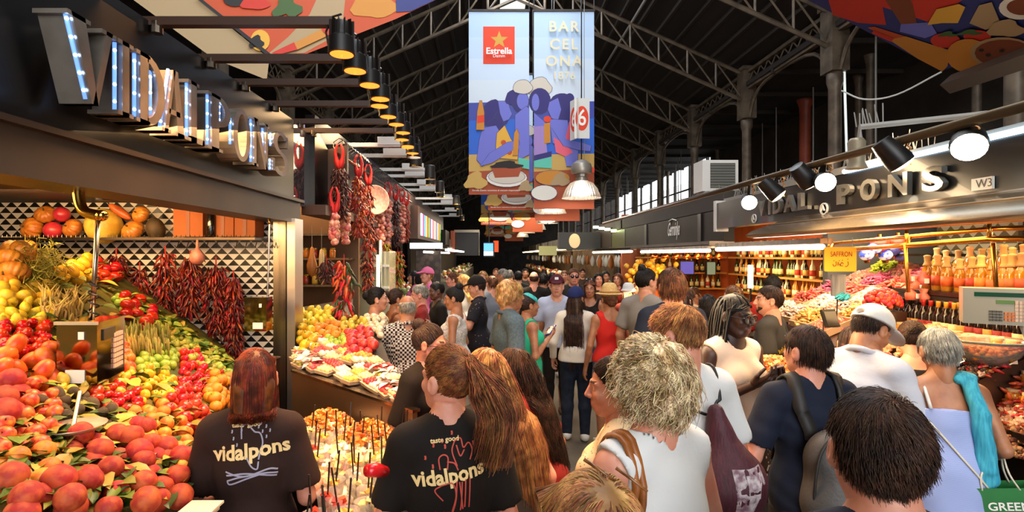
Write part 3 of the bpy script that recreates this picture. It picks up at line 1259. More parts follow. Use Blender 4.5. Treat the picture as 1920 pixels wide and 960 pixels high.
 if hat:
  kind, m = hat[0], hat[1]
  ho = hat[2] if len(hat) > 2 else {}
  ff = Field((-0.22, -0.24, 0.0), (0.22, 0.28, 0.26), (0.012, 0.009, 0.006)[q])
  b2 = MB()
  flip = -1 if ho.get('back') else 1
  if kind == 'cap':
   ff.ell((0, -0.015, 0.035), np.array((0.076, 0.097, 0.096)) + 0.02, 0)
   ff.plane((0, 0.15, -1), -0.040)
   ff.ell((0, -0.015 + flip * 0.135, 0.058), (0.072, 0.085, 0.011), 0.01, rot=rotx(-0.22 * flip))
   if ho.get('gap'):
    ff.ell((0, -0.015 - flip * 0.125, 0.048), (0.030, 0.045, 0.020), 0.004, 'sub')
   ff.ell((0, -0.015, 0.154), (0.011, 0.011, 0.006), 0.003)
  else:
   bw = ho.get('brim', 0.165)
   ff.cap((0, -0.015, 0.07), (0, -0.015, 0.12), 0.10, 0.085, 0.02)
   ff.plane((0, 0, 1), 0.19)
   ff.ell((0, -0.015, 0.07), (bw * 0.95, bw, 0.012), 0.02)
   ff.plane((0, 0, -1), -0.045)
  vv, qq = ff.mesh()
  b2.add(head(vv), [qq], m)
  if kind == 'straw' and ho.get('band'):
   a = np.linspace(0, 2 * PI, 30)
   ring = np.stack([np.cos(a) * 0.102, np.sin(a) * 0.102 - 0.015, 0.095 + 0 * a], 1)
   b2.tube(head(ring), 0.012 * s, ho['band'], 6, False)
  b2.build('cap' if kind == 'cap' else 'hat', root, smooth=True)
  if ho.get('badge'):
   b2 = MB()
   pts = [(x, -0.015 + 0.118 * flip, z) for x, z in ((-.022, .088), (.022, .088), (.022, .118), (-.022, .118))]
   pts = np.array(pts)
   pts[2:, 1] -= 0.012 * flip
   b2.add(head(pts), [np.array([(0, 1, 2, 3)])], ho['badge'])
   b2.build('badge', root)
 if glasses:
  dark = mat('sunglass_lens', '140f0d', rough=0.08, coat=0.5)
  fr = mat('glasses_frame', '1c1411', rough=0.3)
  b2 = MB()
  up = 0.0
  pv = (lambda vv: head(np.asarray(vv) @ rotx(math.radians(62)).T + (0, -0.012, 0.062))) if glasses == 'up' else (lambda vv: head(vv))
  t = np.linspace(0, 2 * PI, 17)
  for x in (-1, 1):
   ring = np.stack([x * 0.033 + np.cos(t) * 0.027, 0.101 - 0.006 * np.abs(np.cos(t)) + 0 * t, 0.004 + np.sin(t) * 0.022], 1)
   b2.tube(pv(ring), 0.0026 * s, fr, 6, False)
   b2.tube(pv([(x * 0.060, 0.098, 0.008), (x * 0.081, 0.05, 0.01), (x * 0.083, -0.02, 0.004), (x * 0.08, -0.04, -0.015)]), 0.0024 * s, fr, 6)
   if glasses != 'clear':
    c = MB()
    disc = np.concatenate([[(x * 0.033, 0.1035, 0.004)], ring[:-1]])
    i = np.arange(16)
    b2.add(pv(disc), [np.stack([0 * i, i + 1, (i + 1) % 16 + 1], 1)], dark)
  b2.tube(pv([(-0.008, 0.103, 0.010), (0, 0.106, 0.012), (0.008, 0.103, 0.010)]), 0.0026 * s, fr, 6)
  b2.build('sunglasses' if glasses != 'clear' else 'glasses', root, smooth=True)
 return me


def worn(p, name, label, cat, group=None):
 """an Empty that shares the wearer's place, for what a person carries"""
 o = thing(name, label, cat, p.root.location, 0, group)
 o.rotation_euler = p.root.rotation_euler
 return o


def print_on_back(p, items, front=False):
 """lettering and line drawings laid on the back of a shirt: items are (verts2d, faces, material), x to the right and z up as seen from behind"""
 bv = BVHTree.FromPolygons([tuple(v) for v in p.sv], [tuple(f) for f in p.sq])
 b = MB()
 sgn = 1 if front else -1
 for v2, faces, m in items:
  bmx = bmesh.new()
  vs = [bmx.verts.new((x, 0, z)) for x, z in v2]
  for f in faces:
   for ff in (f if f.ndim == 2 else f[None]):
    try:
     bmx.faces.new([vs[i] for i in ff])
    except Exception:
     pass
  bmesh.ops.triangulate(bmx, faces=bmx.faces[:])
  for _ in range(2):
   ed = [e for e in bmx.edges if e.calc_length() > 0.022]
   if ed:
    bmesh.ops.subdivide_edges(bmx, edges=ed, cuts=1)
    bmesh.ops.triangulate(bmx, faces=bmx.faces[:])
  out = []
  for v in bmx.verts:
   hit = bv.ray_cast(Vector((v.co.x, sgn * 1.0, v.co.z)), Vector((0, -sgn, 0)))
   y = hit[0].y if hit[0] is not None else 0
   out.append((v.co.x, y + sgn * 0.0022, v.co.z))
  bmx.verts.index_update()
  fs = [np.array([v.index for v in f.verts])[None] for f in bmx.faces]
  b.add(out, fs, m)
  bmx.free()
 return b.build('print', p.shirt, smooth=False)
# ------------------------------------------------------------------ the hall
steel = mat('dark_iron', '2b241f', rough=0.55, metal=0.4, col2='3a3029', scale=6)
iron2 = mat('painted_iron', '6c5c4a', rough=0.5, metal=0.2, col2='4e4234', scale=5)
roofm = mat('roof_boards', '1a1512', rough=0.9, col2='2a221c', scale=3, stretch=(1, .05, 1))
blackm = mat('black_panel', '0a0807', rough=0.3, spec=0.35)
stainless = mat('stainless_steel', 'a89a8a', rough=0.26, metal=1.0, col2='8a7c6e', scale=3, stretch=(8, 8, .4))
stainless_d = mat('brushed_steel_dark', '6a5c50', rough=0.34, metal=1.0, col2='564a40', scale=4)
brass = mat('polished_brass', 'c99a4c', rough=0.14, metal=1.0)
woodd = mat('dark_wood', '4a2a18', rough=0.5, col2='2f1a0f', scale=5, stretch=(1, 1, .15))
woodo = mat('orange_wood', 'b4572a', rough=0.42, col2='8e3f1c', scale=4, stretch=(1, 1, .15))
whitep = mat('white_paint', 'd8d4cc', rough=0.5)
greyp = mat('grey_paint', '8f8a82', rough=0.55)
blackp = mat('black_paint', '151210', rough=0.42)
glowwarm = mat('glow_warm', 'ffd9a0', emit=14.0)
glowwhite = mat('glow_white', 'fff2dc', emit=9.0)
glowcool = mat('glow_cool', 'bfe4ff', emit=5.0)
glowamber = mat('glow_amber', 'ff9a3c', emit=5.0)

mb = MB()
mb.quad((-14, -9, 0), (16, -9, 0), (16, 56, 0), (-14, 56, 0), mat('floor_concrete', '5d554b', rough=0.45, col2='453e36', scale=1.6, bump=0.15, bscale=30))
structure(mb, 'floor')
EV, RX, RZ, SL = 6.5, 0.6, 8.93, 0.45       # nave roof: eaves, ridge, slope
mb = MB()
for sgn, x0 in ((1, RX + 0.35), (-1, RX - 0.35)):
 xe = RX + sgn * 5.6
 ze, zr = EV - 0.1, RZ - 0.16
 mb.add([(x0, -9, zr), (xe, -9, ze), (xe, 56, ze), (x0, 56, zr), (x0, -9, zr + .08), (xe, -9, ze + .08), (xe, 56, ze + .08), (x0, 56, zr + .08)],
     [np.array([(0, 1, 2, 3), (4, 7, 6, 5), (0, 3, 7, 4), (1, 5, 6, 2)])], roofm)
 for i in range(1, 12):          # roof battens
  t = i / 12
  x, z = x0 + (xe - x0) * t, zr + (ze - zr) * t
  mb.box((x, 23, z - 0.04), (0.07, 64, 0.09), mat('roof_batten', '30271f', rough=0.8))
structure(mb, 'roof')
mb = MB()
mb.box((RX, 23.5, RZ + 0.1), (0.9, 65, 0.03), mat('skylight_glass', 'e8efe8', rough=0.4, emit=0.9))
for y in np.arange(-8, 55, 0.8):
 mb.box((RX, y, RZ + 0.02), (0.9, 0.05, 0.10), iron2)
structure(mb, 'window_1')
mb = MB()
mb.box((7.3, 23, 5.95), (2.8, 65, 0.1), roofm)
mb.box((6.15, 23, 6.2), (0.08, 65, 0.6), roofm)
for y in np.arange(-8, 55, 1.6):
 mb.box((7.3, y, 5.86), (2.8, 0.06, 0.10), mat('roof_batten', '30271f'))
structure(mb, 'ceiling')
mb = MB()
darkwall = mat('dark_wall', '241d18', rough=0.9, col2='332a22', scale=2)
mb.box((8.75, 6, 3), (0.2, 30, 6), darkwall)
mb.box((8.75, 38, 1.4), (0.2, 35, 2.8), darkwall)
structure(mb, 'wall_right')
mb = MB()
mb.box((-9.0, 23, 3.2), (0.2, 65, 6.6), darkwall)
mb.box((-7.0, 23, 6.42), (4.2, 65, 0.1), darkwall)
structure(mb, 'wall_left')
mb = MB()
mb.box((2.0, 55.5, 4.6), (22, 0.2, 9.2), darkwall)
structure(mb, 'wall_far')
mb = MB()
mb.box((-5.5, -8.9, 3.3), (7.0, 0.2, 6.6), darkwall)
mb.box((10.5, -8.9, 3.3), (8.0, 0.2, 6.6), darkwall)
structure(mb, 'wall_entrance')
# the open side: bright daylight square with pale buildings beyond
mb = MB()
fac = mat('pale_facade', 'e6e2da', rough=0.9, col2='d2cdc4', scale=1.5)
mb.box((19, 45, 4.5), (0.4, 50, 9), fac)
for y in np.arange(24, 66, 2.6):
 for z in (1.6, 4.6):
  mb.box((18.78, y, z), (0.08, 0.9, 1.6), mat('shutter_grey', '8fa0b0', rough=0.6))
b = mb.build('town_house')
tag(b, 'pale sunlit house front seen across the square through the open arcade', 'building')
# window bars of the open side
mb = MB()
for y in np.arange(21.5, 54, 1.9):
 mb.box((8.75, y, 4.3), (0.10, 0.12, 3.4), steel)
for z in (3.6, 4.9):
 mb.box((8.75, 38, z), (0.06, 34, 0.06), steel)
structure(mb, 'window_2')

# arcade of iron columns carrying lattice girders
for side, X in ((1, 6.0), (-1, -4.8)):
 ys = [2.9 + 3.2 * i for i in range(0, 15)]
 red = mat('red_lead_paint', 'a8492c', rough=0.5, col2='8a3820', scale=3)
 for i, y in enumerate(ys):
  mb = MB()
  mb.lathe([(0.16, 0), (0.16, 0.25), (0.11, 0.35), (0.10, 4.9), (0.13, 5.0), (0.13, 5.15), (0.10, 5.2)], iron2, (X, y, 0), 12)
  mb.box((X, y, 5.75), (0.30, 0.34, 1.15), iron2)
  mb.box((X, y, 6.33), (0.36, 0.42, 0.08), iron2)
  for a in (-1, 1):
   pts = [(X, y + a * 0.15, 5.2), (X, y + a * 0.35, 5.55), (X, y + a * 0.75, 5.78), (X, y + a * 1.6, 5.85)]
   mb.tube(smooth_path(pts, 8), 0.035, iron2, 6)
  structure(mb, 'pillar', sharp=40)
 mb = MB()
 y0, y1 = ys[0], ys[-1]
 mb.box((X, (y0 + y1) / 2, 6.25), (0.12, y1 - y0, 0.07), iron2)
 mb.box((X, (y0 + y1) / 2, 5.87), (0.12, y1 - y0, 0.06), iron2)
 n = int((y1 - y0) / 0.32)
 for i in range(n):
  ya = y0 + i * 0.32
  for a, b in ((5.9, 6.22), (6.22, 5.9)):
   mb.tube([(X, ya, a), (X, ya + 0.32, b)], 0.017, iron2, 4)
 structure(mb, 'beam')
# roof trusses: two chords with posts and braces, one on each slope of each bay
for i in range(0, 15):
 y = 2.9 + 3.2 * i
 mb = MB()
 for sgn in (1, -1):
  xe = RX + sgn * 5.35
  za = lambda x: RZ - 0.30 - SL * abs(x - RX)
  n = 8
  xs = np.linspace(RX, xe, n + 1)
  mb.tube([(RX, y, za(RX)), (xe, y, za(xe))], 0.045, iron2, 5)
  mb.tube([(RX, y, za(RX) - 0.62), (xe, y, za(xe) - 0.62)], 0.045, iron2, 5)
  for j in range(n):
   mb.tube([(xs[j + 1], y, za(xs[j + 1])), (xs[j + 1], y, za(xs[j + 1]) - 0.62)], 0.028, iron2, 4)
   mb.tube([(xs[j], y, za(xs[j])), (xs[j + 1], y, za(xs[j + 1]) - 0.62)], 0.022, iron2, 4)
 structure(mb, 'beam')
# long pipes under the roof
mb = MB()
for hx, X in ((1.65, 3.3), (1.06, 4.55), (0.775, 5.55), (1.65, -2.0), (0.95, -3.6)):
 mb.tube([(X, 0, 2 + (1.65 * 3.3 if X == 3.3 else RZ - 3.2 - SL * abs(X - RX) + 1.9)), (X, 50, 2 + (1.65 * 3.3 if X == 3.3 else RZ - 3.2 - SL * abs(X - RX) + 1.9))], 0.035, greyp, 6)
structure(mb, 'beam')
# outer posts and hanging cables in the right-hand aisle
for X, y, m in ((7.9, 13.4, 'r'), (8.2, 9.0, 'g'), (8.3, 19.5, 'g'), (8.0, 11.6, 'g'), (7.4, 10.4, 'g'), (8.3, 25, 'g')):
 mb = MB()
 r = 0.13 if m == 'r' else 0.07
 mb.lathe([(r * 1.4, 0), (r, 0.2), (r, 5.7), (r * 1.5, 5.9)], mat('red_lead_paint', 'a8492c') if m == 'r' else iron2, (X, y, 0), 12)
 structure(mb, 'pillar', sharp=40)
for i in range(14):
 X, y = 6.5 + 0.35 * (i % 5) + 0.15 * (i % 3), 9 + i * 1.7
 mb = MB()
 mb.tube([(X, y, 2.6), (X, y, 5.9)], 0.014, greyp, 5)
 tag(mb.build('hanging_cable'), 'thin vertical cable hanging among others in the dark aisle on the right', 'cable', 'cables in the dark aisle')
mb = MB()
mb.tube(smooth_path([P(1578, 170, 8.5), P(1620, 186, 8.2), P(1680, 178, 7.8), P(1765, 135, 7.2)], 16), 0.012, whitep, 5)
tag(mb.build('loose_cable'), 'pale cable sagging across the dark roof below the painted awning', 'cable')
mb = MB()
a, b = P(1568, 65, 9.25), P(1575, 300, 9.25)
mb.tube([a + (0.12, 0, 0), b + (0.12, 0, 0)], 0.02, mat('white_tube', 'e6efe8', emit=0.6), 6)
tag(mb.build('light_tube'), 'slim white upright tube running down the iron column', 'lamp')

# ------------------------------------------------------------------ painted awnings under the roof (plain stand-in shapes for the paintings)
def flat_shapes(mb, origin, u, w, shapes, lift=0.004):
 """painted areas: each a polygon a few millimetres over the sheet, later ones on top"""
 n = np.cross(u, w)
 n /= np.linalg.norm(n)
 for i, (m, pts) in enumerate(shapes):
  pts = np.asarray(pts, float)
  v = np.asarray(origin) + pts[:, :1] * np.asarray(u) + pts[:, 1:2] * np.asarray(w) + n * (lift * (i + 1) * 0.5)
  mb.add(v, [np.arange(len(pts))[None]], m)


def blob(cx, cy, rx, ry, n=18, wob=0.0, a0=0.0, ph=0.0):
 t = np.arange(n) / n * 2 * PI
 r = 1 + wob * np.sin(3 * t + ph) + wob * 0.6 * np.sin(5 * t + 1.3 + ph)
 x, y = rx * r * np.cos(t), ry * r * np.sin(t)
 return np.stack([cx + x * math.cos(a0) - y * math.sin(a0), cy + x * math.sin(a0) + y * math.cos(a0)], 1)


def paint(n, c, **k):
 return mat('paint_' + n, c, rough=0.7, col2=c, **k)


pa = {k: paint(k, v) for k, v in dict(orange='c04a1c', red='c8301c', yellow='e0a83a', cream='ac9068', white='cfc4b4', navy='2a3070', blue='3f5fb8', lilac='6f72c8',
          green='3f5a24', brown='7a3a18', black='1c1412', ochre='c8832c', pale='c9d6e8', sea='2d63c8', sand='c9a257', teal='5ec0a8', hair='31286e', plate='e4ded2', clay='a44a26').items()}
# right-hand awning
A0, A1, A2, A3 = P(1440, -40, 5.2), P(1765, 133, 5.2), P(1990, 55, 4.0), P(1990, -160, 4.0)
mb = MB()
u = (A2 - A1) / np.linalg.norm(A2 - A1)
wv = (A0 - A1) - u * ((A0 - A1) @ u)
wn = wv / np.linalg.norm(wv)


def loc2(px, py):
 # where the sight line through a pixel meets the awning's own plane
 n = np.cross(u, wn)
 d = np.array(((px - CX) / FOC, 1.0, -(py - CY) / FOC))
 e = np.array((0, 0, EYE))
 t = ((A1 - e) @ n) / (d @ n)
 q = e + d * t - A1
 return (q @ u, q @ wn)


def sheet(pts):
 return np.array([loc2(*p) for p in pts])


nn = np.cross(u, wn)
if nn[2] > 0:
 lift = -0.004
else:
 lift = 0.004
outline = sheet([(1440, -40), (1765, 133), (1990, 55), (1990, -120)])
flat_shapes(mb, A1, u, wn, [
 (pa['navy'], outline),
 (pa['red'], sheet([(1548, -20), (1562, 28), (1610, 42), (1662, 46), (1655, 12), (1740, 40), (1790, 10), (1830, -20)])),
 (pa['brown'], sheet([(1655, -10), (1690, 44), (1720, 44), (1712, 6), (1700, -16)])),
 (pa['lilac'], sheet([(1690, 44), (1745, 40), (1758, 62), (1735, 70), (1688, 58)])),
 (pa['orange'], sheet([(1628, 50), (1640, 48), (1780, 92), (1775, 118), (1735, 100), (1672, 74)])),
 (pa['ochre'], sheet([(1668, 72), (1700, 66), (1782, 92), (1778, 122), (1768, 132), (1722, 108)])),
 (pa['red'], sheet([(1640, 54), (1678, 70), (1672, 76), (1636, 60)])),
 (pa['yellow'], sheet([(1740, 44), (1758, 14), (1800, 4), (1812, 10), (1798, 40), (1768, 40)])),
 (pa['cream'], sheet([(1820, 40), (1838, 6), (1862, 0), (1880, 44), (1850, 52)])),
 (pa['red'], sheet(blob(1775, 72, 28, 14))),
 (pa['red'], sheet(blob(1835, 64, 26, 12))),
 (pa['green'], sheet(blob(1780, 60, 16, 5, wob=.3))),
 (pa['green'], sheet(blob(1822, 56, 20, 5, wob=.3))),
 (pa['cream'], sheet(blob(1890, 48, 34, 16, wob=.15))),
 (pa['plate'], sheet(blob(1915, 8, 38, 22))),
 (pa['brown'], sheet(blob(1920, 6, 28, 15))),
 (pa['ochre'], sheet(blob(1820, 98, 42, 32))),
 (pa['cream'], sheet(blob(1885, 92, 62, 30))),
 (pa['brown'], sheet(blob(1888, 92, 56, 26))),
] + [(pa['black'], sheet(blob(1845 + 13 * i, 86 + 9 * (i % 3), 5, 3))) for i in range(7)], lift)
back = MB()
b = mb.build('painted_awning')
tag(b, 'painted awning with orange sausages, tomatoes and a bowl above the right-hand stalls', 'awning')
mb = MB()
a, c = P(1782, 158, 4.9), P(1990, 85, 3.7)
mb.tube([a, c], 0.085, mat('awning_rail', '4a4038', rough=0.5), 4)
tag(mb.build('awning_rail', sharp=30), 'thick square brown rail along the lower edge of the right awning', 'rail')
# left-hand awnings
A0, A1, A2 = P(480, -60, 4.6), P(560, 107, 4.6), P(860, -20, 6.0)
u = (A2 - A1) / np.linalg.norm(A2 - A1)
wv = (A0 - A1) - u * ((A0 - A1) @ u)
wn = wv / np.linalg.norm(wv)
nn = np.cross(u, wn)
d0 = np.array((0, 0, EYE)) - A1
lift = 0.004 if nn @ d0 > 0 else -0.004
mb = MB()
flat_shapes(mb, A1, u, wn, [
 (pa['cream'], sheet([(250, -60), (250, 0), (400, 110), (500, 150), (505, 110), (430, 50), (360, -60)])),
 (pa['orange'], sheet([(355, -60), (372, 0), (505, 106), (560, 107), (742, 36), (860, -20), (860, -60)])),
 (pa['cream'], sheet([(620, -60), (580, 28), (540, 70), (500, 104), (570, 100), (640, 62), (648, -10)])),
 (pa['ochre'], sheet(blob(700, 10, 42, 26, wob=.12))),
 (pa['navy'], sheet([(740, -40), (742, 24), (770, 22), (830, -6), (860, -40)])),
 (pa['black'], sheet(blob(440, 0, 22, 14))),
 (pa['red'], sheet(blob(478, 8, 28, 12, wob=.1))),
 (pa['green'], sheet(blob(538, 14, 24, 22, wob=.3))),
 (pa['yellow'], sheet(blob(487, 78, 18, 20))),
 (pa['black'], sheet(blob(480, 82, 13, 12, wob=.2))),
 (pa['ochre'], sheet([(545, 86), (600, 58), (612, 70), (556, 96)])),
 (pa['red'], sheet([(508, 102), (550, 82), (556, 96), (518, 106)])),
 (pa['red'], sheet([(600, 58), (632, 48), (636, 58), (612, 70)])),
 (pa['black'], sheet([(366, 0), (372, -2), (508, 106), (500, 108)])),
], lift)
tag(mb.build('painted_awning'), 'orange and cream painted awning above the dark left sign panel', 'awning')
mb = MB()  # painted shapes stand in for a reflection in the glassy panel
o_, uu, ww = P(610, 345, 6.6), np.array((1, 0, 0.0)), np.array((0, 0.15, 1.0))
flat_shapes(mb, P(560, 320, 6.4), np.array((0.0064, 0, 0)), np.array((0, 0, -0.0064)), [
 (pa['cream'], [(-60, -10), (60, -10), (60, -50), (-60, -50)]),
 (pa['lilac'], [(-60, -30), (60, -40), (48, -70), (0, -92), (-50, -80)]),
 (pa['red'], [(0, -40), (60, -40), (45, -62), (5, -66)])], 0.004)
tag(mb.build('painted_reflection'), 'small painted-on reflection in lilac and red behind the end of the steel letters', 'reflection')
# ------------------------------------------------------------------ hanging banners
txt_white = mat('print_white', 'f2efe6', rough=0.7)
txt_cream = mat('print_cream', 'e6d8b4', rough=0.7)
gold = mat('print_gold', 'c8962c', rough=0.6)
redb = mat('print_red', 'e2401e', rough=0.7)


def bpts(*p):
 return np.array(p, float)


U_, W_ = np.array((0.01, 0, 0)), np.array((0, 0, -0.01))
OB = np.array((-9.2, 0.0, EYE + 4.78))
star = bpts(*[(936 + math.sin(i * PI / 5) * (17 if i % 2 == 0 else 7), 75 - math.cos(i * PI / 5) * (17 if i % 2 == 0 else 7)) for i in range(10)])
sky = [(mat('print_sky%d' % i, c, rough=0.75), (y0, y1)) for i, (c, y0, y1) in enumerate((('b4cbe6', 22, 70), ('bdd1e8', 70, 110), ('c9d8ea', 110, 150), ('d2dbe6', 150, 200)))]
LEFT, RIGHT = (879, 992), (1001, 1114)


def base(x0, x1, bot):
 s = [(m, bpts((x0, y0), (x1, y0), (x1, y1), (x0, y1))) for m, (y0, y1) in sky]
 s += [(pa['sea'], bpts((x0, 193), (x1, 190), (x1, 292), (x0, 292))), (mat('print_deep', '2c3a9a'), bpts((x0, 193), (x1, 190), (x1, 222), (x0, 226))),
    (pa['sand'], bpts((x0, 290), (x1, 288), (x1, 330), (x0, 330))), (pa['clay'], bpts((x0, 322), (x1, 316), (x1, bot), (x0, bot)))]
 return s


dark_line = mat('print_outline', '2a2450')
left_art = base(*LEFT, 365) + [
 (redb, bpts((906, 50), (965, 50), (965, 120), (906, 120))), (gold, star),
 (pa['hair'], blob(925, 215, 22, 26, wob=.08)), (pa['hair'], blob(940, 222, 13, 14)), (pa['hair'], blob(930, 236, 16, 13)),
 (pa['lilac'], bpts((934, 190), (952, 190), (956, 205), (960, 214), (954, 224), (944, 228), (938, 214))),
 (pa['lilac'], bpts((905, 240), (930, 236), (946, 262), (952, 282), (920, 300), (905, 312), (894, 300), (899, 262))),
 (pa['hair'], blob(964, 184, 16, 14, wob=.1)), (pa['hair'], blob(975, 190, 14, 20)),
 (pa['lilac'], blob(980, 190, 11, 16)), (pa['lilac'], bpts((966, 216), (986, 200), (992, 204), (992, 290), (972, 300), (966, 262))),
 (pa['white'], blob(980, 164, 18, 13, wob=.05)),
 (pa['yellow'], bpts((932, 250), (946, 236), (958, 262), (972, 280), (970, 300), (930, 296), (930, 272))), (pa['orange'], blob(944, 268, 5, 5)), (pa['orange'], blob(955, 286, 5, 5)),
 (pa['lilac'], bpts((918, 288), (950, 268), (972, 262), (974, 272), (958, 284), (922, 306), (900, 312))),
 (pa['ochre'], bpts((895, 210), (899, 190), (904, 190), (908, 212), (908, 244), (893, 244))), (redb, bpts((895, 218), (908, 216), (908, 230), (895, 232))),
 (pa['ochre'], bpts((964, 250), (969, 242), (973, 252), (971, 292), (961, 292))),
 (pa['teal'], bpts((972, 296), (992, 300), (992, 318), (972, 314))),
 (pa['sand'], blob(892, 340, 20, 16, wob=.2)), (pa['plate'], blob(950, 334, 38, 17)), (pa['white'], blob(950, 332, 34, 13)),
 (pa['clay'], bpts((920, 311), (980, 311), (972, 332), (928, 334))), (pa['black'], blob(950, 310, 28, 7, wob=.2)), (pa['cream'], blob(985, 350, 12, 10, wob=.2)),
]
right_art = base(*RIGHT, 392) + [
 (pa['white'], blob(1012, 164, 22, 18, wob=.08)), (pa['hair'], blob(1012, 190, 20, 24)), (pa['lilac'], blob(1004, 192, 7, 16)),
 (pa['hair'], blob(1054, 192, 22, 16)), (pa['hair'], blob(1064, 208, 18, 22, wob=.1)), (pa['hair'], blob(1068, 186, 8, 10)),
 (pa['lilac'], bpts((1030, 192), (1046, 184), (1052, 206), (1046, 226), (1034, 222), (1027, 206))),
 (pa['lilac'], bpts((1030, 224), (1064, 226), (1068, 268), (1084, 280), (1082, 312), (1062, 312), (1056, 280), (1036, 268))),
 (pa['lilac'], bpts((1001, 212), (1022, 230), (1026, 300), (1001, 306))), (mat('print_violet', '9a78b8'), bpts((1001, 238), (1022, 236), (1026, 292), (1001, 298))),
 (mat('print_coral', 'e0526a'), bpts((1038, 258), (1062, 272), (1074, 286), (1060, 294), (1042, 286))), (mat('print_coral', 'e0526a'), bpts((1060, 258), (1068, 226), (1072, 258), (1066, 268))),
 (pa['lilac'], bpts((1034, 240), (1062, 262), (1092, 268), (1108, 274), (1106, 284), (1086, 282), (1056, 274))),
 (pa['ochre'], bpts((1020, 232), (1031, 230), (1032, 268), (1020, 270))), (redb, blob(1026, 224, 7, 6)),
 (pa['teal'], bpts((1001, 298), (1034, 290), (1034, 316), (1001, 314))), (pa['hair'], bpts((1001, 292), (1034, 284), (1034, 294), (1001, 302))),
 (pa['ochre'], blob(1036, 334, 32, 14)), (pa['cream'], blob(1050, 338, 16, 12, wob=.2)), (redb, bpts((1086, 316), (1114, 314), (1114, 324), (1086, 324))), (pa['plate'], blob(1020, 362, 24, 14)),
]


def banner(art, x0, x1, bot, name, label, letters):
 mb = MB()
 cx = OB[0] + (x0 + x1) / 200
 fl = mat('banner_cloth', 'c2d2e6', rough=0.8)
 mb.box((cx, 10.006, EYE + (478 - (22 + bot) / 2) / 100), ((x1 - x0) / 100, 0.006, (bot - 22) / 100), fl)
 full = []
 for m, pts in art:
  if m in (pa['lilac'], pa['hair'], pa['clay'], pa['ochre'], pa['plate'], pa['yellow'], pa['white'], pa['teal']) and len(pts) > 4:
   d = pts - pts.mean(0)
   full.append((dark_line, pts + d / (np.linalg.norm(d, axis=1)[:, None] + 1e-6) * .9))
  full.append((m, pts))
 flat_shapes(mb, OB + (0, 10, 0), U_, W_, full, -0.0016)
 for t, sz, px, py, m, k in letters:
  put_text(mb, t, sz, m, OB + (px / 100, 9.915, -py / 100), (1, 0, 0), (0, 0, 1), **k)
 mb.box((cx, 10.0, EYE + 4.58), ((x1 - x0) / 100 + 0.03, 0.04, 0.04), steel)
 for x in (x0, x1):
  mb.tube([(OB[0] + x / 100, 10, EYE + 4.58), (OB[0] + x / 100, 10, RZ - .02 - SL * abs(OB[0] + x / 100 - RX))], .01, steel, 5)
 return mb.build(name, loc=(cx, 10, EYE + (478 - bot) / 100))


lb = banner(left_art, *LEFT, 365, 'banner', '', [('Estrella', 0.165, 935.5, 99, txt_white, dict(offset=0.004)), ('Damm', 0.085, 935.5, 108, txt_white, dict()),
             ('Estrella Damm recomana el consum responsable', 0.045, 930, 358, txt_white, dict(spacing=1.0))])
tag(lb, 'tall hanging beer banner with red square logo and gold star, nearest of its row', 'banner', 'banners over the aisle')
rb = banner(right_art, *RIGHT, 392, 'banner', '', [(t, 0.27, 1056, y, txt_cream, dict(offset=0.006, spacing=1.25)) for t, y in (('BAR', 54), ('CEL', 87), ('ONA', 118))] + [('1876', 0.20, 1056, 145, txt_cream, dict(offset=0.003, spacing=1.1))])
tag(rb, 'tall hanging banner with cream BARCELONA lettering behind the numbered sign', 'banner', 'banners over the aisle')
for y, x0, lab in ((13.5, -0.065, 'second'), (20, -0.36, 'third'), (33, -0.30, 'fourth')):
 z = lb.location.z
 dup(lb, (x0 + 0.565, y, z), label='%s left beer banner in the row above the aisle, mostly behind nearer ones' % lab)
 dup(rb, (x0 + 1.75, y, rb.location.z), label='%s right-hand banner in the row above the aisle, mostly hidden' % lab)
# ------------------------------------------------------------------ bell lamps over the aisle
bell = mat('prismatic_bell', 'b9aea0', rough=0.35, trans=0.55, spec=0.6)
housing = mat('lamp_housing', 'a39a8e', rough=0.4, metal=0.5)


def bell_lamp(X, Y, Z, label):
 t = thing('pendant_lamp', label, 'lamp', (X, Y, Z), 0, 'bell lamps over the aisle')
 mb = MB()
 rib = lambda a: 1 + 0.018 * np.sign(np.sin(a * 36))
 mb.lathe([(0.345, 0.0), (0.33, 0.012), (0.315, 0.06), (0.27, 0.17), (0.20, 0.26), (0.12, 0.30), (0.10, 0.31)], bell, n=144, fn=rib, caps=False)
 mb.build('lamp_shade', t, smooth=True)
 mb = MB()
 mb.lathe([(0.10, 0.30), (0.105, 0.36), (0.085, 0.37), (0.085, 0.42), (0.17, 0.43), (0.185, 0.46), (0.185, 0.53), (0.165, 0.60), (0.09, 0.66), (0.03, 0.68), (0.0, 0.68)], housing, n=28)
 mb.box((0, -0.10, 0.395), (0.07, 0.01, 0.04), whitep)
 mb.build('lamp_housing', t, sharp=35)
 mb = MB()
 mb.ball((0, 0, 0.13), (0.075, 0.075, 0.11), mat('bulb_glow', 'fff4e4', emit=7.0), 14, 10)
 mb.build('bulb', t, smooth=True)
 mb = MB()
 top = RZ - SL * abs(X - RX) - 0.05 - Z
 mb.tube([(0, 0, 0.68), (0.0, 0, top)], 0.011, blackp, 6)
 mb.tube([(0.05, 0, 0.67), (0.05, 0, top)], 0.006, greyp, 5)
 mb.build('suspension', t)
 if Y < 22:
  lamp('pendant_light', 'POINT', (X, Y, Z + 0.05), 26, (1, 0.93, 0.82), size=0.12)
 return t


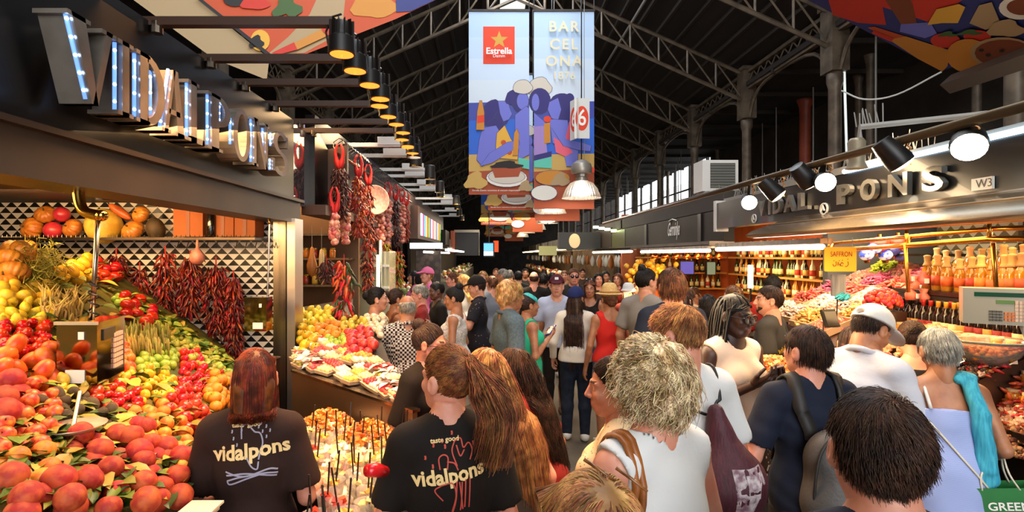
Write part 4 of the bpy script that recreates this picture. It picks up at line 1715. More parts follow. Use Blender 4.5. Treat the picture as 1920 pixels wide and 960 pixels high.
for i, (X, Y, w) in enumerate(((1.60, 9.4, 'nearest'), (1.47, 12.8, 'second'), (1.80, 17.0, 'third'), (1.83, 21.0, 'fourth'), (1.70, 24.6, 'fifth'), (1.8, 30.0, 'sixth'))):
 bell_lamp(X, Y, 3.0, '%s ribbed bell lamp hanging in the row over the aisle%s' % (w, ', below the number six sign' if i == 0 else ''))
t = thing('number_sign', 'white hanging aisle sign with red oval and number 6', 'sign', (1.59, 9.3, 4.05))
for j, a in enumerate((0.0, 0.62)):
 mb = MB()
 R = Matrix.Rotation(-a * 1.9, 3, 'Z') if j else Matrix.Rotation(0.05, 3, 'Z')
 off = np.array((0.0, 0.05 * j, 0)) + (np.array((-0.12, 0.02, 0)) if j else 0)
 Rm = np.array(R)
 mb.box((0, 0, 0.33) + off, (0.27, 0.012, 0.70), whitep, rot=R)
 ov = blob(0, 0, 0.115, 0.215, 32)
 mb.add((np.stack([ov[:, 0], 0 * ov[:, 0] - 0.009, ov[:, 1] + 0.33], 1) @ Rm.T) + off, [np.arange(32)[None]], redb)
 put_text(mb, '6', 0.40, txt_white, off + Rm @ np.array((0, -0.012, 0.33)), Rm @ np.array((0.8, 0, 0)), (0, 0, 1), offset=0.004)
 mb.build('sign_plate', t)

# ------------------------------------------------------------------ left stall: beam, black sign panel and steel letters
XF = -1.8
mb = MB()
beamm = mat('bronze_beam', '46382b', rough=0.45, metal=0.3, col2='382c20', scale=2)
mb.box((XF - 0.07, 2.75, 2.385), (0.26, 4.25, 0.19), beamm)
mb.box((XF - 0.02, 2.75, 2.485), (0.24, 4.25, 0.025), mat('beam_edge', '3a2a1c', rough=0.4, metal=0.4))
structure(mb, 'trim_1')
t = thing('shop_sign', 'black sign panel with big steel letters spelling VIDALPONS above the fruit stall', 'sign', (XF, 0.6, 2.49))
mb = MB()
mb.box((-0.09, 2.15, 0.37), (0.16, 4.3, 0.76), blackm)
mb.build('sign_panel', t)
letter_m = mat('letter_steel', 'a0968a', rough=0.28, metal=0.7, col2='7c7064', scale=5)
led = mat('letter_led', 'a8ccff', emit=9.0)
led2 = mat('letter_led_strip', '5c86d8', emit=1.6)


def arc(cx, cz, rx, rz, a0, a1, tx, tz, n=14):
 a = np.radians(np.linspace(a0, a1, n))
 o = np.stack([cx + rx * np.cos(a), cz + rz * np.sin(a)], 1)
 i = np.stack([cx + (rx - tx) * np.cos(a), cz + (rz - tz) * np.sin(a)], 1)
 return [np.array([o[k], o[k + 1], i[k + 1], i[k]]) for k in range(n - 1)]


def rect(x0, z0, x1, z1):
 return np.array([(x0, z0), (x1, z0), (x1, z1), (x0, z1)])


def serif(x0, x1, z, up):
 return [rect(x0, z, x1, z + 0.055) if up else rect(x0, z - 0.055, x1, z)]


LET = {
 'V': [np.array([(0.0, 1), (0.30, 1), (0.60, 0.0), (0.45, 0.0)]), np.array([(0.80, 1), (0.95, 1), (0.60, 0.0), (0.48, 0.0)])] + serif(-.08, .42, 1, False) + serif(.68, 1.04, 1, False),
 'I': [rect(.28, 0, .72, 1)] + serif(0, 1, 0, True) + serif(0, 1, 1, False),
 'D': [rect(.12, 0, .40, 1)] + arc(.36, .5, .62, .5, -90, 90, .26, .10) + serif(0, .45, 0, True) + serif(0, .45, 1, False),
 'A': [np.array([(.05, 0), (.20, 0), (.52, 1), (.42, 1)]), np.array([(.62, 0), (.92, 0), (.62, 1), (.42, 1)]), rect(.25, .3, .72, .38)] + serif(-.05, .32, 0, True) + serif(.52, 1.05, 0, True),
 'L': [rect(.15, 0, .48, 1), rect(.15, 0, .95, .09), np.array([(.82, 0), (.97, 0), (.97, .28), (.90, .28)])] + serif(0, .62, 1, False) + serif(0, .4, 0, True),
 'P': [rect(.14, 0, .44, 1)] + arc(.44, .73, .50, .27, -90, 90, .26, .09) + serif(0, .6, 0, True) + serif(0, .5, 1, False),
 'O': arc(.5, .5, .5, .52, 0, 360, .24, .10, 26),
 'N': [rect(.10, 0, .22, 1), rect(.80, 0, .92, 1), np.array([(.08, 1), (.32, 1), (.92, 0), (.74, 0)])] + serif(0, .34, 0, True) + serif(0, .3, 1, False) + serif(.68, 1.02, 1, False),
 'S': arc(.5, .75, .42, .27, 30, 270, .22, .09) + arc(.5, .27, .46, .28, -150, 90, .24, .10) + [rect(.80, .70, .90, .96), rect(.06, .05, .16, .34)],
}
SP = [('V', 2.06, 2.30), ('I', 2.32, 2.42), ('D', 2.44, 2.66), ('A', 2.64, 2.84), ('L', 2.86, 3.03), ('P', 3.06, 3.34), ('O', 3.36, 3.60), ('N', 3.63, 3.90), ('S', 3.95, 4.30)]
ZB, ZT = 2.615, 2.945
for ch, y0, y1 in SP:
 mb = MB()
 for pg in LET[ch]:
  pts = np.stack([y0 - 0.6 + pg[:, 0] * (y1 - y0), ZB - 2.49 + pg[:, 1] * (ZT - ZB)], 1)
  ar = 0.5 * np.sum(pts[:, 0] * np.roll(pts[:, 1], -1) - pts[:, 1] * np.roll(pts[:, 0], -1))
  if ar < 0:
   pts = pts[::-1]
  mb.prism(pts, letter_m, (0.045, 0, 0), (0, 1, 0), (0, 0, 1), 0.135)
 lt = mb.build('letter', t)
 mb = MB()
 edge = {'V': [((0.0, 1), (0.45, 0.05))], 'A': [((.40, 1), (.05, .05)), ((.25, .25), (.3, .38))], 'O': [((.02, .75), (.02, .25))], 'S': [((.08, .9), (.08, .6)), ((.04, .3), (.04, .05))],
   'N': [((.08, .95), (.08, .05)), ((.78, .9), (.78, .3))], 'D': [((.10, .95), (.10, .05)), ((.62, .85), (.62, .15))], 'P': [((.12, .95), (.12, .05)), ((.6, .9), (.6, .55))]}.get(ch, [((.14, .95), (.14, .05))])
 for (ax, az), (bx, bz) in edge:
  a = np.array((0.158, y0 - 0.6 + ax * (y1 - y0) - .006, ZB - 2.49 + az * (ZT - ZB)))
  c = np.array((0.158, y0 - 0.6 + bx * (y1 - y0) - .006, ZB - 2.49 + bz * (ZT - ZB)))
  mb.tube([a, c], 0.008, led2, 6)
  n = max(3, int(np.linalg.norm(c - a) / 0.06))
  for k in range(n):
   mb.ball(a + (c - a) * (k + 0.5) / n + (0.005, -0.006, 0), 0.0075, led, 8, 6)
 mb.build('letter_lights', lt, smooth=True)

# lamps on arms over the aisle
fin = mat('lamp_fins', '2a211b', rough=0.38, metal=0.7)
amber = mat('lamp_amber_lens', 'ff7a28', emit=2.4)


def arm_lamp_parts(root, black=True):
 mb = MB()
 body = blackp if black else mat('lamp_white', 'c9c0b4', rough=0.4)
 mb.lathe([(0.045, 0.17), (0.05, 0.16), (0.052, 0.10), (0.068, 0.085), (0.072, 0.0), (0.066, 0.0), (0.060, 0.03), (0.0, 0.03)], body, n=20)
 mb.build('lamp_housing', root, sharp=35)
 mb = MB()
 for a in np.arange(12) / 12 * 2 * PI:
  mb.box((0.056 * math.cos(a), 0.056 * math.sin(a), 0.13), (0.022, 0.004, 0.09), fin, rot=a)
 mb.build('cooling_fins', root)
 mb = MB()
 mb.lathe([(0.062, -0.002), (0.05, -0.005), (0.0, -0.006)], amber if black else mat('lamp_warm_lens', 'ffd890', emit=4), n=20)
 mb.lathe([(0.0, -0.022), (0.006, -0.018), (0.006, 0.004)], amber, n=8)
 mb.build('lens', root, smooth=True)
 mb = MB()
 mb.tube([(-0.07, 0, 0.04), (-0.085, 0, 0.12), (-0.05, 0, 0.20), (0, 0, 0.215)], 0.006, fin, 5)
 mb.build('bracket', root)


l0 = thing('spot_lamp', '', 'lamp', (0, 0, 0), 0, 'finned spot lamps along the left arms')
arm_lamp_parts(l0)
first = True
arms_ = [(42, 625, 1.24), (110, 680, 1.25), (155, 700, 1.25), (195, 733, 1.25), (228, 745, 1.25), (245, 756, 1.25)]
ordn = ['nearest', 'second', 'third', 'fourth', 'fifth', 'sixth', 'seventh', 'eighth', 'ninth', 'tenth', 'eleventh', 'twelfth', 'thirteenth']
k = 0
for i, (py, px, hh) in enumerate(arms_):
 Y = hh * FOC / (CY - py)
 Z = EYE + hh
 xe = (px - CX) * Y / FOC
 mb = MB()
 mb.box(((XF - 0.1 + xe) / 2, 0, 0.0), (xe - XF + 0.1, 0.05, 0.045), mat('lamp_arm_brown', '3a2417', rough=0.45))
 mb.lathe([(0.03, -0.03), (0.03, 0.03)], stainless, (XF + 0.02, 0, -0.03), 10)
 ar = mb.build('lamp_boom', loc=(0, 0, 0))
 ar.location = (0, Y, Z)
 tag(ar, '%s dark brown arm from the black sign panel carrying finned lamps' % ordn[i], 'lamp arm', 'dark lamp arms over the aisle')
 for dx, dy in ((0.045, 0.0), (0.05, 0.30 if i else 0.26)):
  lab = '%s finned black spot lamp with amber glow along the left lamp arms' % ordn[k]
  q = l0 if first else dup(l0, (0, 0, 0), label=lab)
  first = False
  q['label'] = lab
  q.location = (xe + dx, Y + dy, Z - 0.17)
  if dy:
   mb = MB()
   mb.tube([(xe + dx - .05, Y, Z), (xe + dx, Y + dy, Z + 0.04)], 0.011, fin, 6)
   b = mb.build('lamp_bracket', l0 if False else None)
   tag(b, 'short bracket holding the %s finned lamp off its arm' % ordn[k], 'bracket', 'short brackets of the finned lamps')
  k += 1
l1 = thing('track_spot_lamp', '', 'lamp', (0, 0, 0), 0, 'lamps on pale arms')
mb = MB()
mb.lathe([(0.085, 0.0), (0.085, 0.20), (0.07, 0.22), (0, 0.22)], mat('lamp_charcoal', '241d18', rough=0.5), n=18)
mb.build('lamp_housing', l1, sharp=35)
mb = MB()
mb.lathe([(0.078, -0.003), (0.0, -0.006)], mat('lamp_warm_lens', 'ffd890', emit=4), n=18)
mb.lathe([(0.089, -0.006), (0.089, 0.012), (0.080, 0.012), (0.080, -0.006)], brass, n=18)
mb.build('lens', l1)
for i, (py, pe) in enumerate(((272, 765), (292, 770), (318, 798), (330, 800), (346, 818), (356, 820), (372, 850), (382, 853), (395, 857), (405, 862))):
 Y = 1370.0 / (CY - py)
 xe = (pe - CX) * Y / FOC
 mb = MB()
 mb.box(((-1.86 + xe) / 2, 0, 0), (xe + 1.86, 0.05, 0.05), whitep)
 mb.box((xe - 0.20, -0.02, 0.045), (0.34, 0.06, 0.10), whitep)
 a = mb.build('lamp_boom')
 a.location = (0, Y, 3.37)
 tag(a, '%s white lamp arm reaching out over the hanging garlic and chili strings' % ordn[i], 'lamp arm', 'white lamp arms over the aisle')
 lab = '%s charcoal lamp at the end of the white arms' % ordn[i]
 q = l1 if i == 0 else dup(l1, (0, 0, 0), label=lab)
 q['label'] = lab
 q.location = (xe + 0.07, Y, 3.22)

# ------------------------------------------------------------------ right stall: fascia, canopy, letters
mb = MB()
mb.box((2.56, 3.4, 2.43), (0.12, 5.0, 0.28), mat('fascia_charcoal', '1c1a19', rough=0.28, spec=0.5, coat=0.2))
mb.box((2.56, 5.93, 2.43), (0.14, 0.06, 0.34), whitep)
champ = mat('canopy_champagne', 'b49a78', rough=0.22, metal=0.85, col2='9a8262', scale=1.5, stretch=(1, .3, 1))
prof = np.array([(2.52, 2.315), (2.44, 2.285), (2.20, 2.20), (2.15, 2.165), (2.17, 2.145), (2.24, 2.14), (2.52, 2.16)])
mb.prism(prof[::-1], champ, (0, 4.5, 0), (1, 0, 0), (0, 0, 1), 3.9)
mb.tube([(2.335, 0.7, 2.252), (2.335, 4.45, 2.252)], 0.006, mat('canopy_groove', '6a5842', rough=0.4, metal=0.6), 6)
mb.tube([(2.50, 0.7, 2.305), (2.50, 4.5, 2.305)], 0.010, mat('canopy_groove', '6a5842'), 6)
mb.box((3.9, 3.4, 2.60), (2.6, 5.1, 0.05), greyp)
structure(mb, 'trim_2', sharp=50)
mb = MB()
mb.tube([(2.485, 1.2, 2.585), (2.485, 3.75, 2.585)], 0.016, glowcool, 8)
mb.box((2.53, 2.9, 2.60), (0.06, 3.8, 0.05), greyp)
tag(mb.build('light_tube'), 'cool white tube light along the top of the charcoal fascia with letters', 'lamp')
t = thing('shop_sign', 'row of polished letters VIDAL PONS on the charcoal right-hand fascia', 'sign', (2.49, 4.0, 2.36))
for ch, ya, yb in (('V', 4.92, 4.77), ('I', 4.74, 4.68), ('D', 4.66, 4.52), ('A', 4.49, 4.31), ('L', 4.28, 4.13), ('P', 3.80, 3.64), ('O', 3.56, 3.40), ('N', 3.31, 3.14), ('S', 3.05, 2.89)):
 mb = MB()
 v, f = text_verts(ch, 0.185, offset=0.006, extrude=0.016)
 wd = np.ptp(v[:, 0])
 sx = (ya - yb) / wd * (0.9 if ch != 'I' else 0.6)
 cx = (v[:, 0].max() + v[:, 0].min()) / 2
 cz = (v[:, 1].max() + v[:, 1].min()) / 2
 mb.add(np.stack([-v[:, 2] - 0.016, (ya + yb) / 2 - 4.0 - (v[:, 0] - cx) * sx, 0.065 + (v[:, 1] - cz)], 1), f, mat('letter_chrome', '9a968e', rough=0.15, metal=0.75))
 mb.build('letter', t)
for y, r, w in ((3.99, 0.045, 'between the polished letters L and P'), (5.05, 0.042, 'left of the polished letter V')):
 mb = MB()
 mb.lathe([(r, 0), (r, 0.012), (r * .8, 0.012), (r * .8, 0)], whitep, (2.50, y, 2.345), 20, axis=(-1, 0, 0))
 mb.tube([(2.486, y - r * .4, 2.33), (2.486, y, 2.37), (2.486, y + r * .4, 2.33)], 0.006, whitep, 5)
 tag(mb.build('round_badge'), 'small round white emblem ' + w, 'sign')
t = thing('number_plate', 'small rounded stall number plate reading W3 on the charcoal fascia', 'sign', (2.495, 2.70, 2.36))
mb = MB()
mb.box((-0.004, 0, 0.0), (0.012, 0.115, 0.062), mat('plate_cream', 'ddd6c8', rough=0.25))
put_text(mb, 'W3', 0.06, blackp, (-0.0115, -0.015, 0), (0, -1, 0), (0, 0, 1))
mb.build('plate', t)
# spot lamps on the long rail
mb = MB()
mb.tube([(1.9, 0.9, 2.53), (1.9, 9.0, 2.53)], 0.022, mat('rail_bronze', '54442f', rough=0.4, metal=0.6), 8)
tag(mb.build('lamp_rail', smooth=True), 'long bronze rail with spot lamps in front of the right fascia', 'rail')
lit = mat('spot_lens_bright', 'fff0d0', emit=26.0)


def rail_spot(px, py, aim, label, bright, big=1.0):
 Y = 1.9 * FOC / (px - CX)
 Z = EYE + (CY - py) * Y / FOC
 t = thing('spot_lamp', label, 'lamp', (1.9, Y, Z), 0, 'spot lamps on the right rail')
 d = np.array(aim, float)
 d /= np.linalg.norm(d)
 mb = MB()
 mb.lathe([(0.055 * big, 0.0), (0.058 * big, -0.02), (0.05 * big, -0.10), (0.042 * big, -0.14), (0, -0.145)], blackp, axis=d, n=18)
 mb.build('lamp_housing', t, sharp=40)
 mb = MB()
 mb.lathe([(0.052 * big, 0.002), (0.03 * big, 0.012), (0.0, 0.016)], lit if bright else glowwarm, axis=d, n=18)
 mb.build('lens', t)
 mb = MB()
 mb.tube([-d * 0.07, (0, 0, 2.53 - Z)], 0.009, fin, 6)
 hs = np.linspace(0, 2.53 - Z, 40)
 mb.tube(np.stack([0.03 + 0.008 * np.cos(hs * 160), 0.008 * np.sin(hs * 160), hs], 1), 0.004, mat('coil_cord', 'd88a30', rough=0.4), 5)
 mb.build('cord', t)
 lamp('rail_spot_light', 'SPOT', np.array((1.9, Y, Z)) + d * 0.02, 30, (1, 0.82, 0.55), np.array((1.9, Y, Z)) + d * 2, 0.05, spot=95)


rail_spot(1548, 342, (-0.35, -0.9, -0.25), 'middle of the three glaring spot lamps on the right rail', True)
rail_spot(1817, 276, (-0.55, -0.62, -0.5), 'largest glaring spot lamp, nearest on the right rail', True, 1.1)
rail_spot(1405, 380, (-0.3, -0.9, -0.25), 'farthest glaring spot lamp on the right rail', True)
rail_spot(1460, 368, (0.6, -0.3, -0.75), 'second farthest rail lamp turned down towards the stall', False)
rail_spot(1520, 345, (0.7, 0.1, -0.75), 'dark rail lamp turned to the fascia beside the middle glaring one', False)
rail_spot(1692, 308, (0.6, -0.2, -0.8), 'rail lamp above the polished letter N turned to the stall', False)
t = thing('stage_lamp', 'pale cylinder lamp hanging from a grey arm with cable ties', 'lamp', P(1606, 285, 3.2))
o_ = P(1606, 285, 3.2)
mb = MB()
mb.lathe([(0.035, 0.08), (0.048, 0.06), (0.042, -0.06), (0.06, -0.10), (0.05, -0.10), (0, -0.09)], mat('lamp_greige', '8d8068', rough=0.4, metal=0.4), n=18)
mb.build('lamp_housing', t, sharp=40)
mb = MB()
mb.tube([(0.02, 0, 0.06), (0.02, 0, 0.15), (0.55, -0.15, 0.18), (0.9, -0.3, 0.2)], 0.018, greyp, 6)
for i in range(9):
 mb.tube([(0.0 + 0.02 * i, 0, 0.15), (0.01 * random.uniform(-2, 2) + 0.02 * i, 0.01, 0.27 + random.uniform(-.04, .03))], 0.004, greyp, 4)
mb.build('lamp_boom', t)
# spikes on top of the right fascias
mb = MB()
for i in range(420):
 y = rng.uniform(3.4, 11.5)
 p = np.array((2.68 + rng.uniform(-.05, .2), y, 2.62))
 mb.tube([p, p + (rng.uniform(-.05, .05), rng.uniform(-.05, .05), rng.uniform(.10, .19))], 0.003, greyp, 3, False)
o = mb.build('bird_spikes')
tag(o, 'bristling strip of metal bird spikes along the top of the right stalls', 'bird spikes', kind='stuff')
t = thing('air_conditioner', 'white boxed air conditioner standing on the roof of the right-hand stalls', 'air conditioner', (2.95, 7.0, 2.72))
mb = MB()
mb.box((0, 0, 0.30), (0.46, 0.3, 0.40), whitep)
mb.build('casing', t)
mb = MB()
mb.box((0.03, -0.152, 0.30), (0.32, 0.01, 0.32), mat('grille_dark', '4a4a42', rough=0.6))
for i in range(9):
 mb.box((0.03, -0.16, 0.16 + i * 0.035), (0.32, 0.008, 0.006), greyp)
mb.build('grille', t)
for x in (-0.18, 0.18):
 mb = MB()
 mb.box((x, 0, 0.05), (0.04, 0.3, 0.1), greyp)
 mb.build('foot', t)
# second right fascia with the white script
mb = MB()
fb = mat('fascia_brown', '241c14', rough=0.6, col2='2e2418', scale=2, spec=.3)
mb.box((2.66, 9.4, 2.33), (0.12, 6.9, 0.36), fb)
mb.box((2.58, 9.4, 2.13), (0.28, 6.9, 0.05), stainless_d)
mb.box((2.63, 8.9, 2.34), (0.10, 0.12, 0.34), blackp)
mb.box((2.63, 6.6, 2.34), (0.10, 0.10, 0.34), blackp)
mb.box((2.64, 11.0, 2.33), (0.10, 1.4, 0.34), mat('fascia_green', '4a4a26', rough=0.4))
mb.box((3.9, 9.4, 2.62), (2.6, 6.9, 0.2), mat('stall_roof', '3a332c', rough=0.8))
structure(mb, 'trim_3')
mb = MB()
v, f = text_verts('Germinlya', 0.30, offset=0.004, spacing=0.85)
v[:, 0] = v[:, 0] * 0.46 + v[:, 1] * 0.22
mb.add(np.stack([2.59 - v[:, 2], 7.55 - v[:, 0], 2.36 + v[:, 1] * 0.9], 1), f, txt_white)
mb.tube([(2.59, 7.75, 2.49), (2.59, 7.6, 2.51), (2.59, 7.45, 2.485)], 0.008, txt_white, 5)
tag(mb.build('script_sign'), 'white handwritten script lettering on the brown fascia farther along the right', 'sign')
for i, (ya, yb, z, lab) in enumerate(((8.7, 6.0, 2.05, 'farther long tube lamp under the brown right-hand fascia'), (5.8, 3.95, 2.06, 'nearer long tube lamp under the right-hand stall roof'), (12.8, 9.3, 2.06, 'distant row of tube lamps under the right-hand fascias'))):
 t = thing('tube_lamp', lab, 'lamp', (2.46, (ya + yb) / 2, z), 0, 'tube lamps of the right stalls')
 mb = MB()
 mb.tube([(0, -(ya - yb) / 2, 0), (0, (ya - yb) / 2, 0)], 0.020, glowwhite, 8)
 mb.build('tube', t, smooth=True)
 mb = MB()
 mb.box((0.03, 0, 0.045), (0.10, ya - yb, 0.04), stainless)
 mb.build('fixture', t)
# ------------------------------------------------------------------ left fruit stall
def tri_tiles(name, cell, ca, cb, plane='XZ'):
 m = bpy.data.materials.new(name)
 m.use_nodes = True
 nt = m.node_tree
 N, L = nt.nodes, nt.links
 b = N['Principled BSDF']
 b.inputs['Roughness'].default_value = 0.3
 tc = N.new('ShaderNodeTexCoord')
 sp = N.new('ShaderNodeSeparateXYZ')
 L.new(tc.outputs['Object'], sp.inputs[0])

 def op(kind, a, c=None):
  n = N.new('ShaderNodeMath')
  n.operation = kind
  for i, x in enumerate((a, c)):
   if x is None:
    continue
   if isinstance(x, (int, float)):
    n.inputs[i].default_value = x
   else:
    L.new(x, n.inputs[i])
  return n.outputs[0]
 x, z = op('DIVIDE', sp.outputs[plane[0]], cell), op('DIVIDE', sp.outputs[plane[1]], cell)
 fx, fz, ix, iz = op('FRACT', x), op('FRACT', z), op('FLOOR', x), op('FLOOR', z)
 par = op('FLOORED_MODULO', op('ADD', ix, iz), 2.0)
 u_ = op('ABSOLUTE', op('SUBTRACT', par, fx))
 fac = op('GREATER_THAN', u_, fz)
 mix = N.new('ShaderNodeMix')
 mix.data_type = 'RGBA'
 mix.inputs[6].default_value = lin(ca)
 mix.inputs[7].default_value = lin(cb)
 L.new(fac, mix.inputs[0])
 L.new(mix.outputs[2], b.inputs['Base Color'])
 return m


tilem = tri_tiles('triangle_tiles', 0.0515, 'd8cbb8', '14110f')
mb = MB()
mb.box((-3.15, 4.75, 1.25), (2.5, 0.1, 2.5), tilem)
structure(mb, 'wall_tiles')
mb = MB()
mb.box((-4.45, 2.5, 1.25), (0.1, 4.6, 2.5), mat('stall_side', '2c1d14', rough=0.7))
structure(mb, 'wall_stall')
mb = MB()
mb.box((-3.15, 2.7, 2.49), (2.6, 4.2, 0.06), mat('stall_soffit', '2b1c12', rough=0.6))
structure(mb, 'ceiling_stall')
mb = MB()
mb.box((-1.845, 4.76, 1.16), (0.11, 0.20, 2.32), stainless)
mb.box((-1.745, 4.76, 1.16), (0.07, 0.20, 2.32), mat('steel_lit_half', 'd6cabc', rough=0.32, metal=1.0))  # brighter copy of the steel paints in light on the right half
structure(mb, 'pillar_steel')


def Xf(Y):
 return -1.0 - 0.405 * (Y - 1.67)


def heapZ(X, Y):
 s = np.interp(Y, (1.0, 1.67, 4.4), (0.34, 0.40, 0.72))
 return np.minimum(1.13 + s * np.maximum(0, Xf(Y) - X), 1.93)


def cast(px, py, zf, ok, y0=0.9, y1=4.62, n=260):
 """where the line of sight through a pixel meets a sloping display"""
 Y = np.linspace(y0, y1, n)
 X, Z = (px - CX) * Y / FOC, EYE - (py - CY) * Y / FOC
 d = np.where(ok(X, Y), Z - zf(X, Y), 1.0)
 i = np.argmax(d < 0)
 if d[i] >= 0:
  return None
 if i == 0:
  return None
 t = d[i - 1] / (d[i - 1] - d[i]) if d[i - 1] != 1.0 else 1.0
 y = Y[i - 1] + (Y[i] - Y[i - 1]) * t
 return np.array(((px - CX) * y / FOC, y, EYE - (py - CY) * y / FOC))


def inpoly(p, poly):
 x, y = p
 c = False
 j = len(poly) - 1
 for i in range(len(poly)):
  if (poly[i][1] > y) != (poly[j][1] > y) and x < (poly[j][0] - poly[i][0]) * (y - poly[i][1]) / (poly[j][1] - poly[i][1] + 1e-9) + poly[i][0]:
   c = not c
  j = i
 return c


okL = lambda X, Y: (X < Xf(Y)) & (X > -4.4)
# the stand the fruit lies on
mb = MB()
ys = np.linspace(1.0, 4.65, 24)
ts = np.linspace(0, 1, 20)
vv = []
for y in ys:
 for t in ts:
  x = Xf(y) + (-4.36 - Xf(y)) * t
  vv.append((x, y, float(heapZ(x, y)) - 0.01))
i, j = np.meshgrid(np.arange(23), np.arange(19), indexing='ij')
a = (i * 20 + j).ravel()
bedm = mat('leaf_bed', '4b5418', rough=0.8, col2='6e5a1c', scale=9, bump=0.5, bscale=30)
mb.add(vv, [np.stack([a, a + 1, a + 21, a + 20], 1)], bedm)
mb.build('x')
bpy.data.objects.remove(bpy.data.objects['x'])
st = MB()
st.v, st.f, st.m, st.n, st.mats = mb.v, mb.f, mb.m, mb.n, mb.mats
fr = [(Xf(y) + 0.02, y) for y in ys]
for k in range(len(fr) - 1):
 (xa, ya), (xb, yb) = fr[k], fr[k + 1]
 st.quad((xa, ya, 0), (xb, yb, 0), (xb, yb, 1.15), (xa, ya, 1.15), stainless_d)
tag(st.build('fruit_stand', smooth=True), 'sloping stand heaped with fruit along the left stall under the steel letters', 'market stand')


def leafpile(name, label, polys, n, zf, ok, cols, size=(0.05, 0.12), yr=(0.9, 4.62), lift=0.02, kind='stuff'):
 mb = MB()
 ms = [mat('leaf_' + c, c, rough=0.5, col2=d, scale=20, island=0.35) for c, d in cols]
 for _ in range(n):
  poly = polys[rng.integers(len(polys))]
  pl = np.array(poly)
  for _t in range(20):
   q = rng.uniform(pl.min(0), pl.max(0))
   if inpoly(q, poly):
    break
  h = cast(q[0], q[1], zf, ok, *yr)
  if h is None:
   continue
  L = rng.uniform(*size) * (0.6 + 0.4 * h[1] / 3)
  t = np.linspace(0, 1, 5)
  wid = np.sin(PI * t ** 0.8) * L * 0.26
  a = rng.uniform(0, 6.28)
  dx, dy = np.array((math.cos(a), math.sin(a), rng.uniform(-.2, .5))), np.array((-math.sin(a), math.cos(a), rng.uniform(-.3, .3)))
  c = h + np.array((0, 0, lift + rng.uniform(0, 0.03))) + dx * (t[:, None] - 0.5) * L + np.array((0, 0, 1)) * (np.sin(t * PI) * L * 0.18)[:, None]
  v = np.concatenate([c - dy * wid[:, None], c + np.array((0, 0, -0.006)), c + dy * wid[:, None]])
  i = np.arange(4)
  mb.add(v, [np.stack([i, i + 1, i + 6, i + 5], 1), np.stack([i + 5, i + 6, i + 11, i + 10], 1)], ms[rng.integers(len(ms))])
 return tag(mb.build(name, smooth=True), label, 'leaves', kind=kind)


# ---- kinds of fruit: one mesh each, copied for every single fruit
def fruit_mesh(name, m, r=1.0, sx=1.0, sz=1.0, dim=0.0, ribs=0, ribd=0.0, tip=0.0, stem=None, n=18, k=12, cleft=0.0):
 mb = MB()
 th = np.linspace(0, PI, k + 1)
 a = np.arange(n) / n * 2 * PI
 T, A = np.meshgrid(th, a, indexing='ij')
 rr = 1 - dim * np.exp(-(T / 0.45) ** 2) - dim * 0.6 * np.exp(-((PI - T) / 0.4) ** 2)
 if ribs:
  rr = rr * (1 - ribd * np.abs(np.sin(A * ribs / 2)) ** 0.5 * np.sin(T))
  rr = rr / (1 - ribd * 0.3)
 if cleft:
  rr = rr * (1 - cleft * np.exp(-(np.minimum(A, 2 * PI - A) / 0.28) ** 2) * np.sin(T))
 z = np.cos(T) * rr * sz
 if tip:
  z = z + tip * np.exp(-(T / 0.35) ** 2) - tip * np.exp(-((PI - T) / 0.35) ** 2)
 v = np.stack([np.sin(T) * np.cos(A) * rr * sx, np.sin(T) * np.sin(A) * rr * sx, z], -1).reshape(-1, 3) * r
 i = np.arange(n)
 j = (i + 1) % n
 mb.add(v, [np.concatenate([np.stack([i + (t + 1) * n, j + (t + 1) * n, j + t * n, i + t * n], 1) for t in range(k)])], m)
 if stem:
  mb.tube([(0, 0, sz * r * (1 - dim) * 0.95), (0.05 * r, 0.02 * r, sz * r * 1.18)], [0.10 * r, 0.06 * r], stem, 5)
 return poly_mesh(name, np.concatenate(mb.v), mb.f, mb.mats, mb.m, True)


stemm = mat('stem_brown', '5a4420', rough=0.8)
stemg = mat('stem_green', '5d7a26', rough=0.7)


def fm(n, a, b, scale=1.6, var=.16, rough=.4, **k):
 return mat('fruit_' + n, a, rough=rough, col2=b, scale=scale, var=var, mixlo=.38, mixhi=.62, **k)


